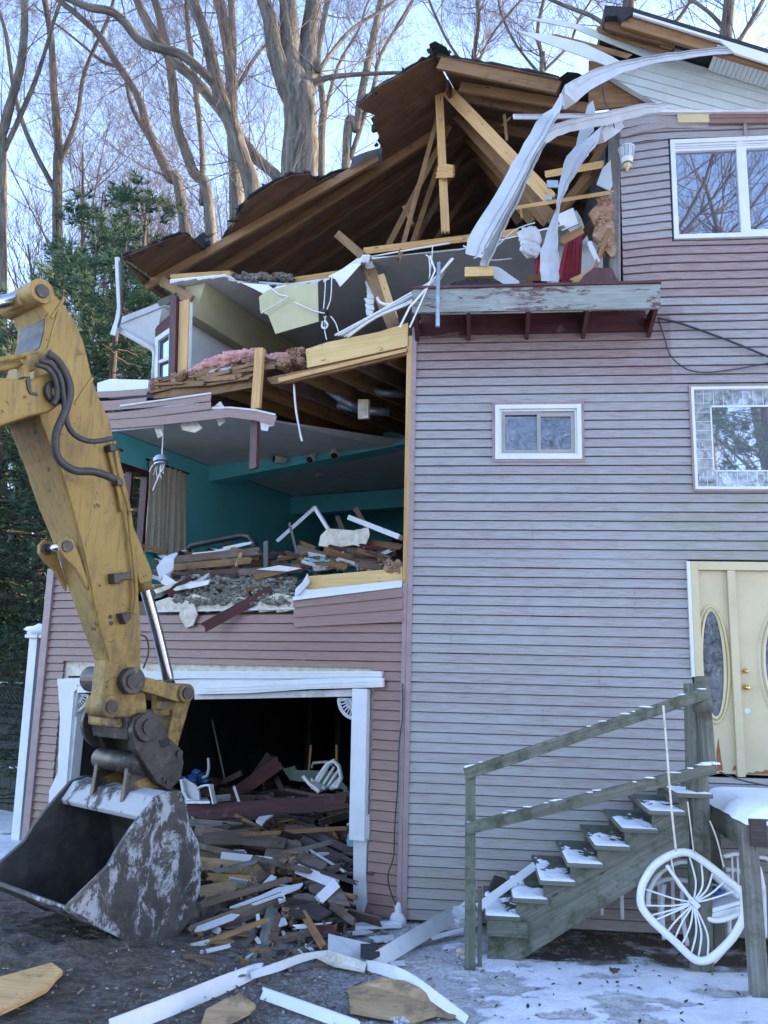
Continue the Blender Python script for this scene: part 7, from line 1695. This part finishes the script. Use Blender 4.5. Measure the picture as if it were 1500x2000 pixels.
for k in range(240):
    dd = rnd.uniform(PD, 2.2); v = rnd.uniform(.5, 4.2); p = Bw(v, dd, (dd-PD)*PS*.9+.06); a = rnd.uniform(0, 6.28); L = rnd.uniform(.05, .28)
    mb.beam(p, p+V((math.cos(a), math.sin(a), rnd.uniform(-.2, .4)))*L, rnd.uniform(.01, .05), .012, Z, .02)
tag(mb.build('splinters', MT['brownwood'], None), 'splintered bits strewn through the garage pile', 'debris', None, 'stuff')

# ================================================================ TREES
def grow(tw, p, d, r, L, lev, rg, maxlev=3, minr=.005, bend=.27, upb=.14):
    """one branch and its children, tubes into tw"""
    n = 5 if lev < 2 else 4
    pts = [p]; rs = [r]; q = p; dd = d.normalized()
    for i in range(n):
        dd = (dd + V((rg.uniform(-1, 1), rg.uniform(-1, 1), rg.uniform(-1, 1)))*bend*.5 + Z*upb).normalized()
        q = q + dd*(L/n); pts.append(q); rs.append(max(minr*.7, r*(1-.82*(i+1)/n)))
    tw.tube(pts, rs, 5 if r > .03 else 3, cap=False)
    if lev >= maxlev: return
    k = rg.randint(3, 5) if lev else rg.randint(4, 6)
    for j in range(k):
        t = rg.uniform(.25, .98); i = min(n-1, int(t*n)); a = pts[i].lerp(pts[i+1], t*n-i)
        tang = (pts[i+1]-pts[i]).normalized(); o = tang.orthogonal().normalized(); ang = rg.uniform(0, 6.283)
        o = (o*math.cos(ang) + tang.cross(o)*math.sin(ang))
        nd = (tang*rg.uniform(.5, 1.0) + o*rg.uniform(.5, .95)).normalized()
        rr = rs[i]*rg.uniform(.4, .62); grow(tw, a, nd, max(minr, rr), L*rg.uniform(.42, .66), lev+1, rg, maxlev, minr, bend, upb)
def smooth_path(P, R, sub=4):
    out = []; rr = []
    for i in range(len(P)-1):
        p0, p1, p2, p3 = P[max(i-1, 0)], P[i], P[i+1], P[min(i+2, len(P)-1)]
        for k in range(sub):
            t = k/sub; out.append(.5*((2*p1)+(p2-p0)*t+(2*p0-5*p1+4*p2-p3)*t*t+(3*p1-p0-3*p2+p3)*t**3)); rr.append(R[i]+(R[i+1]-R[i])*t)
    return out+[P[-1]], rr+[R[-1]]
def traced_tree(label, Y, stems, seed, density=1.0, group='bare trees behind the house', spread=1.0):
    """stems: list of pixel paths [(x, y, radius px)...]; the first starts at the ground"""
    rg = random.Random(seed)
    base = PY(stems[0][0][0], stems[0][0][1], Y); base.z = gh(base.x, base.y)
    root = thing('bare_tree', base, label, 'tree', group)
    tr = MB(Z); tw = MB(Z)
    for si, s in enumerate(stems):
        yy = Y; P = []; R = []
        dy = 0 if si == 0 else rg.uniform(-.9, .9)
        for i, (x, y, r) in enumerate(s):
            p = PY(x, y, Y+dy*i*.5); P.append(p); R.append(r*Y/F)
        if si == 0: P[0].z = base.z-.1
        # run on past the top of the picture
        d = (P[-1]-P[-2]).normalized()
        for k in range(4):
            d = (d+V((rg.uniform(-.25, .25), rg.uniform(-.3, .3), .15))).normalized(); P.append(P[-1]+d*1.1); R.append(R[-1]*.78)
        P, R = smooth_path(P, R)
        R = [r*(1+.05*noise.noise(V((i*.7, si, seed)))) for i, r in enumerate(R)]
        nb = len(tr.v); big = R[0] > .2
        if big: P, R = smooth_path(P, R, 6)
        tr.tube(P, R, 40 if big else (14 if R[0] > .12 else 8), cap=True)
        if big:                                                   # furrowed bark
            for ii in range(nb, len(tr.v)):
                q_ = V(tr.v[ii]); pi_ = min(len(P)-1, (ii-nb)//40); dv = (q_-P[pi_])
                f_ = noise.noise(V((q_.x*9, q_.y*9, q_.z*1.3)))*.09+noise.noise(V((q_.x*22, q_.y*22, q_.z*2.4)))*.05+noise.noise(V((q_.x*2, q_.y*2, q_.z*1.0)))*.10
                tr.v[ii] = tuple(q_+dv*f_)
        Ltot = sum((b-a).length for a, b in zip(P, P[1:]))
        n = int(Ltot*1.5*density)
        for k in range(n):
            i = rg.randint(0, len(P)-2)
            if P[i].z < 5.5: continue
            tang = (P[i+1]-P[i]).normalized(); o = tang.orthogonal().normalized(); a = rg.uniform(0, 6.283); o = o*math.cos(a)+tang.cross(o)*math.sin(a)
            nd = (tang*rg.uniform(.3, .9)+o).normalized()
            L = rg.uniform(1.2, 3.2)*spread*(.6+min(1, R[i]*4)); grow(tw, P[i], nd, min(R[i]*.45, rg.uniform(.010, .028)), L*1.25, 0, rg, 3, .0034)
    tr.build('trunk', MT['bark'], root, smooth=True); tw.build('crown', MT['twig'], root, smooth=True)
    return root
traced_tree('thick forked bare tree just behind the torn roof, its trunk the widest', 20, [
    [(592, 1440, 48), (590, 700, 44), (588, 430, 40), (585, 330, 38), (588, 250, 36), (584, 190, 36)],
    [(575, 200, 24), (553, 150, 21), (535, 90, 18), (528, 40, 16), (512, -10, 14)], [(592, 200, 26), (600, 130, 24), (604, 70, 21), (612, 10, 18)], [(580, 150, 13), (566, 80, 11), (556, 20, 10)],
    [(608, 165, 9), (640, 152, 6), (690, 146, 5), (752, 143, 4)], [(622, 140, 6), (650, 100, 5), (690, 55, 4), (760, 10, 3)]], 1, .5)
traced_tree('leaning bare tree whose lower limb arches far to the left', 21, [
    [(500, 1440, 24), (500, 600, 20), (494, 385, 17), (470, 300, 17), (455, 250, 17), (428, 180, 15), (402, 70, 13), (372, -10, 12)],
    [(424, 172, 10), (395, 140, 10), (350, 105, 10), (280, 84, 10), (240, 40, 9), (215, 22, 9), (172, 14, 8), (135, -2, 7)]], 2, .7)
traced_tree('bare tree bending left behind the leaning one with a long slanting stem', 24, [
    [(760, 1430, 18), (600, 430, 13), (545, 350, 12), (500, 308, 12), (465, 262, 11), (416, 198, 11), (375, 150, 11), (332, 112, 11), (288, 45, 10), (265, -5, 9)]], 3, .8)
traced_tree('straight bare tree lit along its right side behind the leaning one', 25, [
    [(470, 1430, 18), (462, 460, 16), (460, 340, 14), (452, 220, 13), (448, 110, 13), (425, -10, 12)], [(452, 220, 8), (455, 100, 8), (452, 10, 8)], [(450, 190, 5), (500, 110, 4), (520, 85, 3)]], 4, .8)
traced_tree('bare tree with two close stems left of the lit straight one', 27, [
    [(415, 1430, 14), (412, 470, 12), (375, 330, 11), (345, 245, 10), (336, 150, 10), (318, 60, 9), (300, -10, 8)], [(395, 400, 7), (395, 300, 6), (385, 200, 6), (372, 100, 5)]], 5, 1.0)
traced_tree('slender bare tree sweeping up left from the pine tops', 29, [
    [(470, 1430, 14), (360, 440, 11), (330, 345, 10), (292, 262, 9), (270, 190, 8), (232, 130, 8), (185, 60, 7), (110, -5, 6)], [(300, 285, 5), (258, 210, 5), (240, 140, 4), (200, 120, 4)]], 6, 1.0)
traced_tree('slim upright bare tree above the dark pines at left', 30, [
    [(112, 1430, 13), (112, 400, 10), (115, 300, 9), (106, 180, 8), (100, 80, 7), (86, -5, 6)], [(112, 330, 6), (150, 230, 5), (165, 140, 4), (210, 40, 4)], [(112, 380, 6), (60, 280, 5), (30, 190, 5), (10, 60, 4)]], 7, 1.0)
traced_tree('bare tree at the far left edge with sunlit bark', 26, [
    [(0, 1430, 16), (2, 360, 12), (8, 250, 10), (38, 140, 9), (48, 50, 8), (46, -10, 7)], [(6, 300, 6), (60, 180, 5), (85, 110, 4), (112, 20, 4)]], 8, 1.0)
traced_tree('pale slim bare tree right of the thick forked one', 26, [
    [(665, 1430, 14), (676, 330, 10), (696, 250, 9), (708, 175, 8), (726, 90, 8), (745, -5, 7)], [(684, 310, 6), (730, 170, 5), (742, 110, 4), (795, 20, 4)]], 9, .9)
traced_tree('thin bare tree close behind the right side of the thick forked one', 28, [
    [(626, 1430, 12), (628, 340, 8), (632, 220, 7), (622, 110, 6), (640, 0, 6)], [(630, 240, 5), (660, 130, 4), (700, 60, 3)]], 10, .8)
traced_tree('bare tree rising behind the right block, thick trunk at the gable', 22, [
    [(1400, 1430, 20), (1405, 300, 15), (1416, 90, 13), (1424, 0, 12)], [(1418, 60, 5), (1380, 20, 4), (1330, -10, 4)], [(1410, 130, 6), (1450, 70, 5), (1490, 0, 4)]], 11, 1.0)
traced_tree('bare tree behind the gable peak', 24, [
    [(1220, 1430, 18), (1222, 200, 15), (1226, 40, 13), (1228, -10, 12)], [(1224, 100, 6), (1170, 40, 5), (1100, 10, 4), (1060, -10, 4)], [(1224, 120, 6), (1300, 60, 5), (1330, 30, 4)]], 12, 1.2)
traced_tree('thin bare tree in the gap between the two roofs, left one', 30, [
    [(925, 1430, 9), (928, 200, 6), (925, 120, 5), (935, 40, 4), (930, -10, 4)], [(926, 140, 3.5), (960, 70, 3), (1000, 20, 3)], [(926, 150, 3.5), (880, 90, 3), (850, 30, 3)]], 13, 1.6, spread=.9)
traced_tree('thin bare tree in the gap between the two roofs, right one', 31, [
    [(1060, 1430, 9), (1058, 200, 6), (1062, 130, 5), (1050, 60, 4), (1064, -10, 4)], [(1058, 150, 3.5), (1010, 90, 3), (980, 30, 3)], [(1060, 140, 3.5), (1110, 90, 3), (1130, 40, 3)]], 14, 1.6, spread=.9)
# farther bare trees: two prototypes copied
def far_tree(seed, label):
    rg = random.Random(seed); root = thing('bare_tree', V((0, 0, 0)), label, 'tree', 'bare trees far behind')
    tr = MB(Z); tw = MB(Z); p = V((0, 0, -.2)); P = [p]; R = [.20]; d = V((0, 0, 1))
    for i in range(12):
        d = (d+V((rg.uniform(-.10, .10), rg.uniform(-.10, .10), .08))).normalized(); P.append(P[-1]+d*1.5); R.append(.20*(1-i/13.5))
    P, R = smooth_path(P, R, 2); tr.tube(P, R, 8)
    for k in range(44):
        i = rg.randint(6, len(P)-2); a = rg.uniform(0, 6.283); nd = V((math.cos(a), math.sin(a), rg.uniform(.6, 1.6))).normalized()
        grow(tw, P[i], nd, min(R[i]*.5, .045), rg.uniform(2.4, 5.4), 0, rg, 3, .0042)
    tr.build('trunk', MT['bark'], root, smooth=True); tw.build('crown', MT['twig'], root, smooth=True); return root
protos = [far_tree(101, ''), far_tree(102, ''), far_tree(103, '')]
spots = [(40, 34), (150, 33), (215, 36), (260, 31), (318, 38), (365, 33), (440, 36), (515, 34), (555, 38), (690, 34), (770, 37), (830, 41), (985, 38), (1120, 40), (1290, 34), (1350, 38), (1480, 33), (90, 42), (630, 42), (1010, 46), (190, 46), (880, 48), (290, 44), (400, 42), (480, 45), (580, 33), (20, 44), (240, 40), (730, 42), (1180, 46), (1430, 44)]
used = set()
for k, (px, y) in enumerate(spots):
    pr = k % 3
    o = protos[pr] if pr not in used else copy_tree(protos[pr]); used.add(pr)
    p = PY(px, 1200, y); o.location = (p.x, y, gh(p.x, y)-.1); o.rotation_euler = (0, 0, k*1.9); s = rnd.uniform(.9, 1.25); o.scale = (s, s, s*rnd.uniform(.95, 1.15))
    o['label'] = 'thin bare tree far behind, one of the twiggy ones against the sky'
# pines
def pine(seed, Hh, label):
    rg = random.Random(seed); root = thing('pine_tree', V((0, 0, 0)), label, 'tree', 'pines left of the house')
    tr = MB(Z); nd = MB(Z); tr.tube([V((0, 0, -.2)), V((.05, 0, Hh*.4)), V((0, .05, Hh*.8)), V((0, 0, Hh))], [.16, .11, .045, .008], 8)
    z = 1.0
    while z < Hh-.15:
        t = z/Hh; L0 = (2.7*(1-t)**.7+.38)
        for b in range(rg.randint(3, 5)):
            a = rg.uniform(0, 6.283); L = L0*rg.uniform(.6, 1.1); zz = z+rg.uniform(-.2, .2)
            pts = []; 
            for i in range(6):
                s = i/5; pts.append(V((math.cos(a)*L*s, math.sin(a)*L*s, zz+L*(.10*s-.16*s*s+.22*s**3)+rg.uniform(-.03, .03))))
            tr.tube(pts, [.028*(1-.8*i/5)*(1.2-t) for i in range(6)], 4, cap=False)
            nt_ = int(9+L*12)
            for k in range(nt_):
                s = rg.uniform(.18, 1.0)**.7; i = min(4, int(s*5)); c = pts[i].lerp(pts[i+1], s*5-i)
                side = V((-math.sin(a), math.cos(a), 0))*rg.uniform(-1, 1)*.32*L0*(1.1-s)*.8
                c = c+side+Z*rg.uniform(-.10, .08); out = (V((math.cos(a), math.sin(a), .35))*.6+side.normalized()*.6 if side.length > .01 else V((math.cos(a), math.sin(a), .3)))
                nd.tint = max(0, min(1, rg.gauss(.45, .28)))
                for q in range(9):
                    dd = (out.normalized()+V((rg.uniform(-1, 1), rg.uniform(-1, 1), rg.uniform(-.7, .9)))*.85).normalized(); ln = rg.uniform(.10, .20)
                    wv = dd.orthogonal().normalized()*.009
                    nd.face([c-wv, c+wv, c+dd*ln])
        z += rg.uniform(.30, .44)*(1-.5*t)
    tr.build('trunk', MT['pinebark'], root, smooth=True); nd.build('crown', MT['needle'], root); return root
pp = [pine(201, 9.6, ''), pine(202, 8.2, '')]
plist = [(60, 17.5, 1.0, 'tall dark pine behind the excavator arm, nearest the left edge'), (185, 16.5, .98, 'dark pine just left of the hanging gutter'), (270, 19, 1.12, 'pine rising under the left eave of the torn roof'), (-40, 15, .9, 'pine cut by the left edge of the view'), (125, 21, 1.2, 'farther pine between the two nearest ones'), (10, 20, 1.0, 'pine behind the dark fence'), (340, 23, 1.28, 'far pine behind the left roof slope'), (430, 24, 1.15, 'far pine low behind the roof shingles'), (80, 13.5, .50, 'small young pine above the dark fence'), (-60, 24, 1.2, 'far pine at the left edge, behind all others'), (220, 25, 1.3, 'far pine seen between the arm and the gutter'), (30, 27, 1.15, 'far pine low behind the excavator arm')]
ptop = (520, 470, 560, 560, 370, 640, 500, 540, 1120, 560, 360, 640)
for k, (px, y, s, lab) in enumerate(plist):
    o = pp[k % 2] if k < 2 else copy_tree(pp[k % 2]); p = PY(px, 1200, y); o.location = (p.x, y, gh(p.x, y)-.1); o.rotation_euler = (0, 0, k*2.3); s = (PY(px, ptop[k], y).z-o.location.z)/(9.6, 8.2)[k % 2]; o.scale = (s*1.0, s*1.0, s); o['label'] = lab
# trees behind the viewer: they are what the windows mirror
def behind(x, y, s, k, lab, pn=False):
    o = copy_tree(pp[0] if pn else protos[k]); o.location = (x, y, 0.4); o.rotation_euler = (0, 0, k*1.3); o.scale = (s*1.3, s*1.3, s); o['label'] = lab; o['group'] = 'trees behind the viewer'
behind(5.6, -9.0, 1.2, 0, 'bare tree mirrored at the left of the top window')
behind(9.6, -12.5, 1.2, 1, 'bare tree mirrored at the right of the top window'); behind(2.0, -16, 1.2, 2, 'bare tree mirrored in the small slider')
behind(6.5, -3.3, 1.20, 0, 'pine mirrored in the picture window', True)
for o in COL.objects:
    if o.get('label') == 'pine mirrored in the picture window': o.scale = (1.5, 1.5, 1.22)
